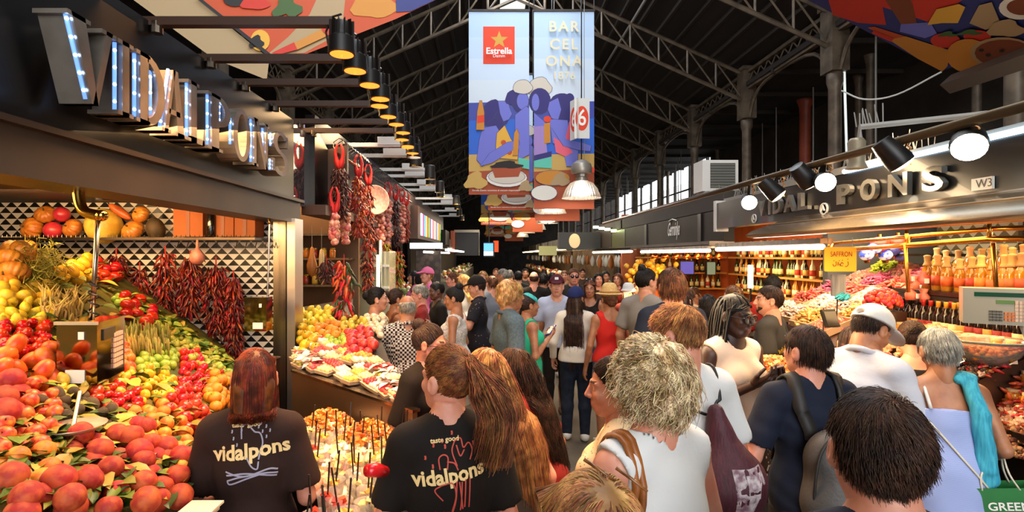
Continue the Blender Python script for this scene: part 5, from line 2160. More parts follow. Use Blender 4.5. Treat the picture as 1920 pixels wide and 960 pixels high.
FR = {
 'peach': fruit_mesh('peach', fm('peach', '9c1a16', 'bc4a22', rough=.7), dim=.14, cleft=.07),
 'nectarine': fruit_mesh('nectarine', fm('nectarine', 'cf2a1c', 'e0842e'), dim=.12, stem=stemm),
 'apricot': fruit_mesh('apricot', fm('apricot', 'e08a24', 'd8641c', rough=.55), dim=.10, cleft=.07),
 'mango': fruit_mesh('mango', fm('mango', 'e0701e', 'd03a1c', scale=1.0), sx=.78, sz=1.12, tip=-.05),
 'tomato': fruit_mesh('tomato', fm('tomato', 'd02416', 'b81a12', rough=.2), sz=.82, dim=.12, ribs=5, ribd=.04, stem=stemg),
 'grapefruit': fruit_mesh('grapefruit', fm('grapefruit', 'e6c038', 'd8a428'), sz=.92, dim=.05),
 'lemon': fruit_mesh('lemon', fm('lemon', 'e6c832', 'cfae2a'), sx=.76, sz=1.0, tip=.16),
 'pumpkin': fruit_mesh('pumpkin', fm('pumpkin', 'd0882e', 'b86a22'), sz=.78, dim=.22, ribs=12, ribd=.12, stem=stemm, n=36),
 'lime': fruit_mesh('lime', fm('lime', '8aa832', 'a8b83a'), sz=1.06, tip=.08),
 'yellow_pepper': fruit_mesh('yellow_pepper', fm('ypepper', 'e2b428', 'd89c20', rough=.2), sx=.8, sz=1.0, dim=.2, ribs=4, ribd=.14, stem=stemg),
 'orange': fruit_mesh('orange', fm('orange', 'e28a1e', 'd87a1a', bump=.2, bscale=60), dim=.06, stem=stemg),
 'apple': fruit_mesh('apple', fm('apple', 'b81c18', 'd0482a', rough=.25), sz=.9, dim=.2, stem=stemm),
 'avocado': fruit_mesh('avocado', fm('avocado', '3f3014', '55401a', rough=.6, bump=.4, bscale=30), sx=.8, sz=1.1, tip=.06),
 'plum_tomato': fruit_mesh('plum_tomato', fm('plumtom', 'd8281c', 'c41c14', rough=.18), sx=.72, sz=1.1),
 'green_tomato': fruit_mesh('green_tomato', fm('gtom', 'a9b03a', 'c0b040'), sz=.85, dim=.1, stem=stemg),
 'pear': fruit_mesh('pear', fm('pear', 'd6b83a', 'c09a30'), sx=.8, sz=1.0, tip=.22, stem=stemm),
 'pomegranate': fruit_mesh('pomegranate', fm('pomeg', 'b8242c', 'cc4a3a', rough=.3), dim=.05, tip=.08),
 'melon': fruit_mesh('melon', fm('melon', 'd8b848', 'c0982e', bump=.3, bscale=18), sx=.95, sz=1.0, ribs=10, ribd=.03, n=30),
 'squash': fruit_mesh('squash', fm('squash', 'd0702a', 'b85820'), sx=.42, sz=1.2, stem=stemm),
 'onion': fruit_mesh('onion', fm('onion', 'e0d2b4', 'c8a878'), sz=.85, tip=.12),
}
NFRUIT = [0]


def put(kind, p, r, label, group, rot=None, cat=None):
 o = bpy.data.objects.new(kind, FR[kind])
 COL.objects.link(o)
 o.location = p
 o.scale = (r, r, r)
 o.rotation_euler = rot if rot is not None else (rng.uniform(-.9, .9), rng.uniform(-.9, .9), rng.uniform(0, 6.28))
 NFRUIT[0] += 1
 return tag(o, label, cat or kind.replace('_', ' '), group)


def patch(kind, poly, dpx, label, zf=heapZ, ok=okL, yr=(0.9, 4.62), top=0.25, dens=0.9, nmax=90):
 pl = np.array(poly, float)
 c = pl.mean(0)
 h = None
 for _ in range(40):
  q = c + rng.normal(size=2) * 5
  h = cast(q[0], q[1], zf, ok, *yr)
  if h is not None:
   break
 if h is None:
  print('NO HIT', label)
  return
 r = dpx / 2 * h[1] / FOC
 pts = []
 for layer, gap, lf, lim in ((0, 1.78, 0.55, nmax), (1, 2.3, 1.45, int(nmax * top))):
  tries = 0
  mine = []
  while tries < 900 and len(mine) < lim:
   tries += 1
   q = rng.uniform(pl.min(0), pl.max(0))
   if not inpoly(q, poly):
    continue
   h = cast(q[0], q[1], zf, ok, *yr)
   if h is None:
    continue
   p = h + np.array((0.0, 0.0, lf * r))
   if all(np.linalg.norm(p - x) > gap * r / dens for x in mine):
    mine.append(p)
  pts += mine
 for p in pts:
  put(kind, p, r * rng.uniform(.9, 1.1), label, label)
 return pts


leafpile('leaves', 'broad green leaves tucked between the fruit of the left stall', [[(100, 800), (370, 780), (370, 960), (100, 960)], [(0, 840), (130, 830), (130, 960), (0, 960)], [(0, 760), (110, 640), (330, 620), (450, 730), (360, 960), (0, 960)], [(0, 800), (330, 780), (360, 960), (0, 960)], [(0, 480), (200, 500), (330, 640), (100, 660)], [(225, 560), (300, 590), (440, 690), (440, 715), (400, 690), (290, 620)]], 620,
   heapZ, okL, (('4f6a1c', '6a7a24'), ('7c8a2c', '9a8a30'), ('2a4412', '3c5a1a'), ('a08a34', 'b89a40')), size=(.06, .14), lift=.018)
patch('peach', [(128, 850), (235, 800), (300, 850), (360, 900), (370, 975), (128, 975)], 43, 'large velvety red peach among dark leaves at the front of the left stall', dens=.8, top=.2)
patch('peach', [(215, 815), (262, 818), (318, 868), (262, 884)], 42, 'red peach at the top of the front peach heap beside the oranges', top=.5)
patch('peach', [(0, 740), (45, 745), (45, 805), (0, 810)], 46, 'big peach at the left edge of the fruit stand')
patch('nectarine', [(0, 805), (60, 770), (118, 800), (100, 860), (0, 870)], 32, 'shiny red nectarine between leaves on the left of the fruit stand')
patch('apricot', [(0, 868), (100, 855), (112, 925), (40, 940), (0, 940)], 40, 'yellow orange apricot in the front left corner of the fruit stand', top=.2)
patch('peach', [(15, 935), (110, 930), (110, 980), (0, 985)], 58, 'big red peach at the lower left edge of the picture')
patch('mango', [(0, 690), (30, 672), (98, 672), (100, 730), (0, 742)], 40, 'orange red mango in the heap left of the steel scale')
patch('tomato', [(0, 618), (88, 612), (96, 668), (0, 672)], 22, 'glossy red tomato in the rows left of the steel scale', top=.5)
patch('lemon', [(0, 575), (96, 575), (98, 614), (0, 618)], 22, 'yellow lemon in the row above the red tomatoes')
patch('grapefruit', [(0, 552), (92, 548), (100, 574), (0, 576)], 26, 'pale yellow grapefruit in the top rows of the left stall')
patch('pumpkin', [(0, 500), (50, 490), (60, 545), (0, 548)], 46, 'ribbed orange pumpkin at the top left of the fruit stand', top=.1)
patch('yellow_pepper', [(108, 508), (165, 500), (172, 530), (112, 535)], 27, 'yellow pepper high on the stand left of the steel pole')
patch('tomato', [(182, 500), (225, 512), (218, 535), (182, 528)], 20, 'red tomato high on the stand right of the steel pole')
patch('tomato', [(228, 565), (262, 572), (292, 600), (280, 622), (236, 600)], 22, 'red tomato below the left chili garlands')
patch('lime', [(250, 655), (310, 648), (332, 672), (318, 702), (262, 705)], 16, 'green lime on the middle of the fruit stand')
patch('green_tomato', [(310, 640), (360, 630), (400, 660), (420, 700), (395, 705), (340, 668)], 14, 'small green tomato near the tile wall')
patch('yellow_pepper', [(240, 715), (290, 700), (326, 716), (318, 758), (262, 764)], 22, 'pale yellow pepper on the middle of the stand')
patch('lime', [(215, 555), (300, 590), (440, 690), (440, 718), (395, 690), (285, 622), (215, 575)], 14, 'small green lime along the foot of the tile wall', top=.4)
patch('pear', [(100, 722), (165, 722), (240, 716), (250, 742), (110, 752)], 24, 'yellow pear below the steel scale')
patch('plum_tomato', [(334, 676), (368, 668), (384, 704), (346, 708)], 18, 'red plum tomato near the tile wall')
patch('tomato', [(330, 712), (418, 702), (418, 742), (350, 748)], 13, 'small wrapped red tomato right of the plum tomatoes')
patch('orange', [(386, 730), (400, 716), (452, 722), (455, 768), (395, 772)], 23, 'bright orange beside the woman at the fruit stand', top=.5)
patch('apple', [(300, 758), (345, 740), (388, 776), (386, 828), (350, 812), (318, 785)], 24, 'dark red apple in the heap beside the woman in the printed T-shirt', top=.5)
patch('apricot', [(275, 780), (318, 770), (352, 810), (350, 852), (296, 850)], 24, 'orange apricot in the middle of the fruit stand', top=.5)
patch('tomato', [(168, 738), (258, 728), (262, 800), (215, 808), (180, 764)], 23, 'red tomato among yellow leaves below the steel scale', top=.5)
patch('avocado', [(62, 762), (160, 752), (215, 790), (206, 830), (110, 812)], 27, 'dark brown avocado below the steel scale')
patch('orange', [(236, 788), (276, 776), (300, 850), (240, 842)], 25, 'small orange above the red peaches')
patch('orange', [(298, 842), (352, 850), (378, 876), (374, 915), (330, 890), (306, 868)], 24, 'small orange at the right edge of the fruit stand', top=.5)
patch('nectarine', [(100, 668), (104, 700), (60, 740), (110, 758), (98, 790), (50, 765)], 26, 'red nectarine left under the steel scale')
patch('nectarine', [(215, 655), (240, 660), (244, 700), (222, 712)], 28, 'red and orange nectarine right of the steel scale')
patch('pumpkin', [(200, 690), (238, 690), (238, 715), (204, 718)], 30, 'small orange pumpkin right under the steel scale')
# upright bunches: corn husks and asparagus
hb_ = MB()
for _ in range(150):
 q = (rng.uniform(80, 150), rng.uniform(575, 612))
 h = cast(q[0], q[1], heapZ, okL)
 if h is None:
  continue
 L = rng.uniform(.08, .18)
 dx = np.array((rng.uniform(-.35, .35), rng.uniform(-.2, .2), 1.0))
 hb_.tube([h, h + dx * L * .6, h + dx * L + (rng.uniform(-.05, .05), 0, -.02)], [.008, .007, .001], mat('husk', 'c4a456', rough=.7, island=.4), 4)
tag(hb_.build('corn_husks', smooth=True), 'sheaf of dry yellow corn husks left of the steel pole', 'vegetables', kind='stuff')
hb_ = MB()
for _ in range(170):
 q = (rng.uniform(232, 318), rng.uniform(640, 682))
 h = cast(q[0], q[1], heapZ, okL)
 if h is None:
  continue
 L = rng.uniform(.08, .14)
 dx = np.array((rng.uniform(-.15, .05), rng.uniform(-.1, .1), 1.0))
 hb_.tube([h, h + dx * L, h + dx * L * 1.15], [.006, .006, .001], mat('asparagus', '93903c', rough=.5, col2='b49a4a', island=.3), 5)
tag(hb_.build('asparagus', smooth=True), 'standing green asparagus stalks in the middle of the stand', 'vegetables', kind='stuff')
hb_ = MB()
for _ in range(900):
 q = (rng.uniform(36, 108), rng.uniform(492, 560))
 h = cast(q[0], q[1], heapZ, okL)
 if h is None:
  continue
 p = h + rng.normal(size=3) * (.03, .03, .05) + (0, 0, .08)
 e = p + rng.normal(size=3) * .03
 hb_.tube([p, e], [.004, .001], mat('dill_green', '8a8a2e', rough=.7, col2='a89436', island=.35), 3, False)
tag(hb_.build('herb_bunch', smooth=True), 'feathery green herbs behind the pumpkins at the top left', 'herbs', kind='stuff')
hb_ = MB()
for _ in range(420):
 q = (rng.uniform(300, 420), rng.uniform(600, 700))
 if q[1] < 590 + (q[0] - 300) * .75 or q[1] > 640 + (q[0] - 300) * .75:
  continue
 h = cast(q[0], q[1], heapZ, okL)
 if h is None:
  continue
 hb_.ball(h + (0, 0, rng.uniform(.0, .05)), rng.uniform(.014, .024), mat('grape_green', 'a3a83c', rough=.3, col2='c0b448', island=.3), 8, 6)
tag(hb_.build('green_grapes', smooth=True), 'bunches of small green grapes along the tile wall', 'grapes', kind='stuff')

# ---- scale hanging from a brass pipe
sp = P(172, 590, 2.35)
t = thing('scale', 'square steel hanging scale with keypad on a pole over the fruit', 'scale', (sp[0], 2.35, 0))
mb = MB()
ca, cb_ = P(106, 606, 2.35), P(182, 606, 2.35)
w_ = cb_[0] - ca[0]
zt, zb = EYE - (606 - CY) * 2.35 / FOC, EYE - (722 - CY) * 2.35 / FOC
mir = mat('mirror_steel', '9c8a74', rough=0.08, metal=1.0)
o0 = np.array((sp[0], 2.35, 0))
p0 = np.array((ca[0], 2.35, zb)) - o0
dep = np.array((-0.085, 0.30, 0))
A_ = p0
B_ = p0 + (w_, 0, 0)
Cc = B_ + dep
D_ = A_ + dep
hz_ = np.array((0, 0, zt - zb))
mb.add([A_, B_, Cc, D_, A_ + hz_, B_ + hz_, Cc + hz_, D_ + hz_], [np.array([(0, 3, 2, 1), (4, 5, 6, 7), (0, 1, 5, 4), (1, 2, 6, 5), (2, 3, 7, 6), (3, 0, 4, 7)])], mir)
mb.build('housing', t)
mb = MB()
mb.box((A_ + B_) / 2 + hz_ + (0, -0.004, 0), (w_ + .01, .012, .014), mat('scale_edge', 'e8d8b8', rough=.3, metal=.6))
mb.build('rim', t)
mb = MB()
n_ = np.array((0.30, 0.085, 0)) / 0.312
du = dep / np.linalg.norm(dep)
for i in range(7):
 for j in range(4):
  c = B_ + n_ * .004 + du * (.18 + .027 * j) + hz_ * (.18 + .09 * i)
  mb.box(c, (.024, .006, .018), mat('key_cream', 'd8b49a', rough=.5), rot=Matrix.Rotation(math.atan2(du[1], du[0]), 3, 'Z'))
mb.build('keypad', t)
mb = MB()
mb.box(B_ + n_ * .003 + du * .12 + hz_ * .78, (.13, .006, .05), mat('lcd_dark', '2a2a1c', rough=.2), rot=Matrix.Rotation(math.atan2(du[1], du[0]), 3, 'Z'))
mb.build('display', t)
for (x, z, sx, sz) in ((.47, .10, .085, .058), (.62, .76, .026, .034)):
 mb = MB()
 mb.box(A_ + (w_ * x, -.003, (zt - zb) * z + .01), (sx, .004, sz), mat('paper', 'efe6d6', rough=.8))
 mb.build('paper_label', t)
mb = MB()
mb.tube([P(184, 412, 2.42) - o0, P(172, 600, 2.42) - o0], .011, stainless, 10)
mb.build('pole', t, smooth=True)
mb = MB()
pp = smooth_path([P(148, 330, 2.42), P(148, 372, 2.42), P(158, 396, 2.42), P(188, 405, 2.42)], 20) - o0
mb.tube(pp, .024, brass, 12)
mb.ball(P(191, 404, 2.42) - o0, .026, brass, 14, 10)
mb.build('brass_arm', t, smooth=True)
mb = MB()
cp = np.linspace(0, 1, 60)
mb.tube(np.stack([(P(176, 545, 2.42) - o0)[0] + .02 * np.cos(cp * 30), -.0 + .07 + .02 * np.sin(cp * 30), (P(176, 520, 2.42))[2] + (-.20) * cp], 1), .004, blackp, 5)
mb.build('coiled_cable', t)
mb = MB()
mb.tube([P(150, 735, 2.05) - o0, P(124, 868, 1.8) - o0], .007, stainless, 8)
mb.build('stay', t)
# second small scale by the steel pillar
t = thing('scale', 'small steel scale hanging beside the steel pillar at the tile wall', 'scale', P(485, 588, 4.3))
mb = MB()
mb.box((0, 0, 0), (.175, .12, .27), mir)
mb.build('housing', t)
mb = MB()
mb.box((0.02, -.062, -.09), (.08, .004, .05), mat('paper', 'efe6d6'))
mb.box((0.04, -.062, .07), (.02, .004, .03), mat('paper', 'efe6d6'))
mb.build('paper_label', t)
mb = MB()
mb.tube([(0.07, 0, .13), (.09, 0, .75)], .008, stainless, 8)
mb.build('pole', t)
mb = MB()
mb.tube(smooth_path([(.09, 0, .72), (.07, 0, .78), (-.04, 0, .83), (-.06, 0, .95)], 12), .012, brass, 8)
mb.build('brass_arm', t, smooth=True)
# steel tray and dish among the fruit
t = MB()
t.lathe([(0, 0), (.07, .0), (.095, .016), (.10, .02), (.07, .006)], mat('dish_pale', 'e0cdb4', rough=.25, metal=.5), cast(140, 838, heapZ, okL) + (0, 0, .06), 20)
tag(t.build('steel_dish', smooth=True), 'shallow steel dish among the leaves at the front of the fruit stand', 'dish')
c = P(366, 968, 1.75)
t = MB()
t.box(c, (.09, .14, .02), mat('tray_white', 'ead8be', rough=.4))
t.box(c + (0, 0, .012), (.11, .16, .008), mat('tray_white', 'ead8be'))
tag(t.build('white_tray'), 'white plastic tray at the bottom edge beside the fruit stand', 'tray')

# ---- wall shelf with pumpkins and boxes
t = MB()
t.box((-3.1, 4.55, 2.135), (2.3, .28, .02), stainless_d)
for i in range(60):
 t.tube([(-4.2 + i * .038, 4.42, 2.14), (-4.2 + i * .038, 4.42, 2.165)], .003, stainless, 4)
tag(t.build('wall_shelf'), 'narrow steel shelf on the tile wall carrying pumpkins and boxes', 'shelf')
SH = 4.5
for kind, px, py, d, lab in (('pumpkin', 60, 428, 42, 'beige ribbed pumpkin at the left end of the wall shelf'), ('pumpkin', 86, 402, 36, 'brown pumpkin behind the red fruit on the wall shelf'), ('pomegranate', 100, 432, 32, 'lower of the two pinkish red fruits on the wall shelf'),
        ('pomegranate', 116, 402, 28, 'upper of the two pinkish red fruits on the wall shelf'), ('pumpkin', 136, 428, 36, 'tan pumpkin between red fruit and yellow melon on the wall shelf'), ('melon', 195, 424, 66, 'large yellow melon in the middle of the wall shelf'),
        ('squash', 225, 397, 38, 'long orange squash leaning behind the yellow melon'), ('pumpkin', 264, 402, 32, 'red pumpkin on top of the orange one on the wall shelf'), ('pumpkin', 249, 432, 40, 'orange pumpkin right of the yellow melon on the wall shelf'), ('avocado', 292, 430, 40, 'dark green squash right of the orange pumpkin on the wall shelf')):
 put(kind, P(px, py, SH), d / 2 * SH / FOC, lab, 'pumpkins on the wall shelf', (rng.uniform(.9, 1.4) if kind == 'pumpkin' else .2, rng.uniform(-.3, .3) if kind != 'squash' else -.9, rng.uniform(-.5, .5)), 'pumpkin' if kind in ('pumpkin', 'squash') else 'fruit')
t = MB()
for i, (x0, x1) in enumerate(((330, 385), (402, 442), (444, 482))):
 a, b2 = P(x0, 388, 4.55), P(x1, 444, 4.55)
 t = MB()
 t.box(((a[0] + b2[0]) / 2, 4.6, (a[2] + b2[2]) / 2), (b2[0] - a[0], .18, a[2] - b2[2]), mat('cardboard', 'b8662e', rough=.8, col2='a25626', scale=3))
 t.box(((a[0] + b2[0]) / 2, 4.508, (a[2] + b2[2]) / 2), (.03, .004, a[2] - b2[2]), mat('box_tape', '8e4a20', rough=.5))
 tag(t.build('cardboard_box'), ('widest orange brown carton on the wall shelf, left of the dark bottle', 'orange brown carton just right of the dark bottle', 'rightmost orange brown carton, beside the steel pillar')[i], 'box', 'cartons on the wall shelf')
t = MB()
t.lathe([(.032, 0), (.036, .01), (.036, .18), (.014, .23), (.014, .27), (.016, .275), (.0, .28)], mat('dark_bottle', '16100c', rough=.12, coat=.5), P(396, 444, 4.5), 14)
tag(t.build('bottle', smooth=True), 'dark bottle standing between the cartons on the wall shelf', 'bottle')
# spot lamps under the soffit
for px, py, Y, lab in ((62, 352, 2.7, 'square dark spot lamp under the stall ceiling at the far left'), (195, 376, 3.0, 'lit round spot lamp under the stall ceiling above the yellow melon'), (352, 384, 3.9, 'small round spot lamp under the ceiling above the cartons')):
 t = thing('ceiling_spot', lab, 'lamp', P(px, py, Y), 0, 'spots under the left stall ceiling')
 mb = MB()
 mb.lathe([(.045, 0), (.048, .09), (.03, .11), (.01, 2.46 - P(px, py, Y)[2])], blackp, n=16)
 mb.build('lamp_housing', t, sharp=40)
 mb = MB()
 mb.lathe([(.04, .004), (0, .002)], glowwarm, n=16)
 mb.build('lens', t)


# ---- chili garlands
def garland(name, label, top, length, width, n, cols, clen=0.07, cr=0.008, kind='chili', group=None, cat='chili string', head=None, taper=.6):
 """a hanging string of dried pods or bulbs as one thing: cord and pods"""
 t = thing(name, label, cat, top, 0, group)
 ms = [mat('pod_' + c, c, rough=.32, col2=d, scale=30, island=.35) for c, d in cols]
 mb = MB()
 mb.tube([(0, 0, .06), (0, 0, -length * .8)], .006, mat('cord_red', 'b02818', rough=.7), 5)
 mb.build('cord', t)
 mb = MB()
 for i in range(n):
  f = rng.uniform(0, 1)
  z = -length * f
  ww = width * (.55 + .45 * math.sin(min(1, f * 1.6 + .15) * PI * .6)) * (1 - taper * max(0, f - .7) / .3)
  a = rng.uniform(0, 2 * PI)
  rr = ww * math.sqrt(rng.uniform(.15, 1))
  p = np.array((rr * math.cos(a), rr * math.sin(a) * .6, z))
  m = ms[rng.integers(len(ms))]
  if kind == 'chili':
   L = clen * rng.uniform(.7, 1.3)
   d = np.array((math.cos(a) * .45, math.sin(a) * .3, -1.0)) + rng.normal(size=3) * .25
   d /= np.linalg.norm(d)
   sd = rng.normal(size=3) * .15 * L
   mb.tube([p, p + d * L * .35 + sd * .5, p + d * L * .7 + sd, p + d * L + sd * .3], [cr * .7, cr, cr * .75, cr * .15], m, 6)
  else:
   mb.ball(p, cr * rng.uniform(.85, 1.15) * np.array((1, 1, .92)), m, 10, 7)
   mb.tube([p, p + (0, 0, cr * 1.5)], [cr * .35, cr * .1], m, 5)
 o = mb.build('pods' if kind == 'chili' else 'bulbs', t, smooth=True)
 o['kind'] = 'stuff'
 if head:
  mb = MB()
  head(mb)
  mb.build('ribbon', t, smooth=True)
 return t


DR = (('5a120a', '8a2412'), ('7a1a0c', 'a83218'), ('3a0c08', '5e160c'))
Yw = 4.52


def pxl(n):
 return n * Yw / FOC


for px, y0, y1, w_, n, lab in ((218, 478, 535, 34, 110, 'small bunch of dried dark red chilies, leftmost on the tile wall'), (262, 505, 556, 26, 80, 'short rounded bunch of dried chilies, second on the tile wall'), (310, 474, 610, 30, 200, 'long brownish chili garland, third on the tile wall'),
          (357, 482, 585, 34, 210, 'red chili garland below the pink garlic head'), (405, 495, 622, 36, 240, 'broad red chili garland right of the one with the garlic head'), (438, 520, 690, 26, 330, 'longest chili garland reaching down nearest the steel pillar')):
 tp = P(px, y0, Yw)
 garland('chili_garland', lab, tp, pxl(y1 - y0), pxl(w_ * .58), n, DR, .085, .0085, group='chili garlands on the tile wall')
t = thing('garlic_bulb', 'pink garlic head hanging above the red chili garland', 'garlic', P(370, 482, 4.42))
mb = MB()
mb.lathe([(0, -.06), (.035, -.055), (.058, -.02), (.055, .02), (.03, .055), (.012, .075), (.008, .16)], mat('garlic_pink', 'c8745c', rough=.5, col2='d8907a', scale=20), n=18, fn=lambda a: 1 + .06 * np.cos(a * 7))
mb.build('bulb', t, smooth=True)
for i in range(14):
 a = rng.uniform(0, 6.28)
mb = MB()
for i in range(14):
 x = -3.0 + i * .085 + .02
 mb.tube([(x, 4.66, 2.11), (x, 4.63, 2.06), (x, 4.60, 2.08)], .004, stainless, 5)
tag(mb.build('hook_rail'), 'row of small steel hooks under the wall shelf', 'hooks')
mb = MB()
mb.lathe([(.0, 0), (.06, 0), (.075, .02), (.075, .04)], mat('wicker_white', 'd8b890', rough=.7), P(468, 700, 4.2), 16)
mb.lathe([(.0, .0), (.03, .0), (.06, .1), (.085, .12)], stainless, P(505, 700, 4.1), 16)
tag(mb.build('steel_bowl', smooth=True), 'small steel bowl at the foot of the steel pillar', 'bowl')
# ------------------------------------------------------------------ juice counter between the two women in printed T-shirts
mb = MB()
ctr = np.array([(-.60, 1.35), (-.36, 1.35), (-.34, 2.62), (-.52, 2.78), (-1.02, 3.28), (-1.02, 2.46), (-.64, 2.30)])
mb.prism(ctr, stainless_d, (0, 0, 0), (1, 0, 0), (0, 1, 0), 0.98)
mb.prism(ctr * .985 + (-.008, .03), mat('ice_white', 'f4e6cc', rough=.5, bump=.6, bscale=60), (0, 0, .978), (1, 0, 0), (0, 1, 0), 0.03)
tag(mb.build('juice_counter'), 'low counter with iced cups of cut fruit between the two vidalpons T-shirts', 'counter')
cz = 1.008
cupm = mat('clear_cup', 'f4e8d8', rough=.12, trans=0.55, alpha=.45, spec=.6)
forkm = mat('fork_black', '1c120c', rough=.4)


def cup_proto(col):
 t = thing('fruit_cup', '', 'cup', (0, 0, 0))
 mb = MB()
 mb.lathe([(.0, 0), (.028, 0), (.042, .095), (.044, .097), (.041, .095), (.030, .006)], cupm, n=18)
 mb.build('cup', t, smooth=True)
 mb = MB()
 for i in range(16):
  a = rng.uniform(0, 6.28)
  rr = .027 * math.sqrt(rng.uniform())
  mb.box((rr * math.cos(a), rr * math.sin(a), .012 + .09 * i / 16), (.022, .018, .016), mat('cut_fruit_' + col, col, rough=.35, island=.2), rot=Matrix.Rotation(rng.uniform(0, 3), 3, 'X') @ Matrix.Rotation(rng.uniform(0, 3), 3, 'Z'))
 f = mb.build('fruit_pieces', t)
 f['kind'] = 'stuff'
 mb = MB()
 mb.tube([(.01, 0, .05), (.03, .01, .225)], .0035, forkm, 6)
 mb.box((.008, 0, .04), (.012, .003, .05), forkm)
 mb.build('fork', t)
 return t


protos = [cup_proto(c) for c in ('f0d890', 'e8b450', 'd84a2c', 'f4e6c4')]
used = [False] * 4
pts = []
tries = 0
while len(pts) < 64 and tries < 6000:
 tries += 1
 x, y = rng.uniform(-1.2, -.36), rng.uniform(1.42, 2.75)
 if not inpoly((x, y), [tuple(c) for c in ctr * .97 + (-.02, .06)]):
  continue
 if y > 2.75 + (-.5 - x) * .9:
  continue
 if all(math.hypot(x - a, y - b) > .088 for a, b in pts):
  pts.append((x, y))
lb_ = ['cup of pale cut melon with black fork on the ice', 'cup of orange yellow cut fruit with black fork on the ice', 'cup of red cut fruit with black fork on the ice', 'cup of white coconut pieces with black fork on the ice']
for i, (x, y) in enumerate(pts):
 k = int(rng.choice(4, p=(.4, .25, .12, .23)))
 if not used[k]:
  t = protos[k]
  used[k] = True
 else:
  t = dup(protos[k], (0, 0, 0))
 t.location = (x, y, cz)
 t.rotation_euler = (rng.uniform(-.06, .06), rng.uniform(-.06, .06), rng.uniform(0, 6.28))
 tag(t, lb_[k], 'cup', lb_[k])
for k in range(4):
 if not used[k]:
  for ch in list(protos[k].children):
   bpy.data.objects.remove(ch)
  bpy.data.objects.remove(protos[k])
mb = MB()
mb.tube(np.array([P(689, 882, 1.55), P(706, 881, 1.58), P(722, 884, 1.62)]), [.018, .021, .016], mat('popsicle_red', 'd01a20', rough=.25), 10)
tag(mb.build('red_lolly', smooth=True), 'bright red fruit piece held by the woman with the ponytail', 'fruit')


def mound(name, label, pts, piece, n, cols, zf, rad, cat, lift=.0, jitter=1.0, k=6):
 """a heap nobody could count, as one mesh of many small pieces; pts: centre (x,y), half sizes, height"""
 mb = MB()
 ms = [mat('bit_' + c, c, rough=.4, col2=d, scale=25, island=.3) for c, d in cols]
 cx, cy, hx, hy, hh = pts
 for i in range(n):
  a = rng.uniform(0, 6.28)
  r = math.sqrt(rng.uniform())
  x, y = cx + hx * r * math.cos(a), cy + hy * r * math.sin(a)
  z = zf(x, y) + hh * (1 - r * r) * rng.uniform(.75, 1.0) + lift
  m = ms[rng.integers(len(ms))]
  s_ = rad * rng.uniform(.7, 1.25)
  if piece == 'ball':
   mb.ball((x, y, z), s_ * np.array((1, rng.uniform(.7, 1), .85)), m, 8, 6)
  elif piece == 'chunk':
   R = Matrix.Rotation(rng.uniform(0, 3), 3, 'X') @ Matrix.Rotation(rng.uniform(0, 3), 3, 'Y')
   mb.box((x, y, z), (s_ * 2, s_ * 1.5, s_ * 1.2), m, rot=R, taper=.75)
  elif piece == 'stick':
   d = rng.normal(size=3) * (1, 1, .35)
   d /= np.linalg.norm(d)
   mb.tube([(x, y, z), np.array((x, y, z)) + d * s_ * 2.2 + (0, 0, .3 * s_), np.array((x, y, z)) + d * s_ * 4], [s_ * .55, s_ * .7, s_ * .25], m, 5)
 return tag(mb.build(name, smooth=piece != 'chunk'), label, cat, kind='stuff')


flat = lambda z: (lambda x, y: z)
NUTS = (('d06a1e', 'e08a30'), ('b8541a', 'd87824'), ('e09a3c', 'c87a28'))
for (px, py, Y, hx, hy, hh, lab) in ((612, 766, 2.9, .16, .14, .10, 'heap of orange candied nuts beside the shoulder of the left woman'), (690, 786, 2.62, .17, .13, .13, 'middle heap of orange candied nuts on the juice counter'), (775, 795, 2.45, .13, .12, .10, 'heap of orange candied nuts beside the head of the ponytailed woman')):
 p = P(px, py, Y)
 mound('candied_nuts', lab, (p[0], p[1], hx, hy, hh), 'chunk', 420, NUTS, flat(1.0 + .06), .010, 'nuts')
for (px, py, Y, hx, hy, hh, lab, cols) in ((640, 815, 2.45, .22, .16, .09, 'bed of pale cut fruit in clear bags behind the cups', (('f0d8b0', 'f8e8cc'), ('e8c070', 'f0d090'), ('e8a090', 'f0c8b8'))), (720, 812, 2.4, .14, .12, .08, 'bags of green and white cut fruit behind the cups', (('d8d090', 'c0b860'), ('f0e0c0', 'e8d0a8'), ('a8a848', '889038')))):
 p = P(px, py, Y)
 mound('bagged_fruit', lab, (p[0], p[1], hx, hy, hh), 'chunk', 260, cols, flat(1.02), .020, 'cut fruit')

# ------------------------------------------------------------------ second left stall
PA, PB_ = np.array((-1.40, 3.80)), np.array((-.40, 2.82))
mb = MB()
dd = (PB_ - PA) / np.linalg.norm(PB_ - PA)
nn_ = np.array((dd[1], -dd[0]))
ang = math.atan2(dd[1], dd[0])
c_ = (PA + PB_) / 2
mb.box((c_[0], c_[1], 1.0), (np.linalg.norm(PB_ - PA), .03, .34), mat('panel_taupe', '7a6048', rough=.3, metal=.7, col2='6a523c', scale=2), rot=Matrix.Rotation(ang, 3, 'Z'))
mb.box((c_[0], c_[1], .4), (np.linalg.norm(PB_ - PA), .03, .8), blackp, rot=Matrix.Rotation(ang, 3, 'Z'))
mb.box((c_[0], c_[1] + .01, 1.175), (np.linalg.norm(PB_ - PA) + .02, .05, .016), stainless, rot=Matrix.Rotation(ang, 3, 'Z'))
s2 = lambda X, Y: 1.17 + .24 * np.maximum(0, ((X - PA[0]) * -nn_[0] + (Y - PA[1]) * -nn_[1])) + 0 * X
ok2 = lambda X, Y: (((X - PA[0]) * -nn_[0] + (Y - PA[1]) * -nn_[1]) > 0) & (X < np.interp(Y, (2.8, 4.4, 6.0), (-.42, -.92, -1.05))) & (X > -2.6) & ((Y < 4.9) | (X < -1.52))
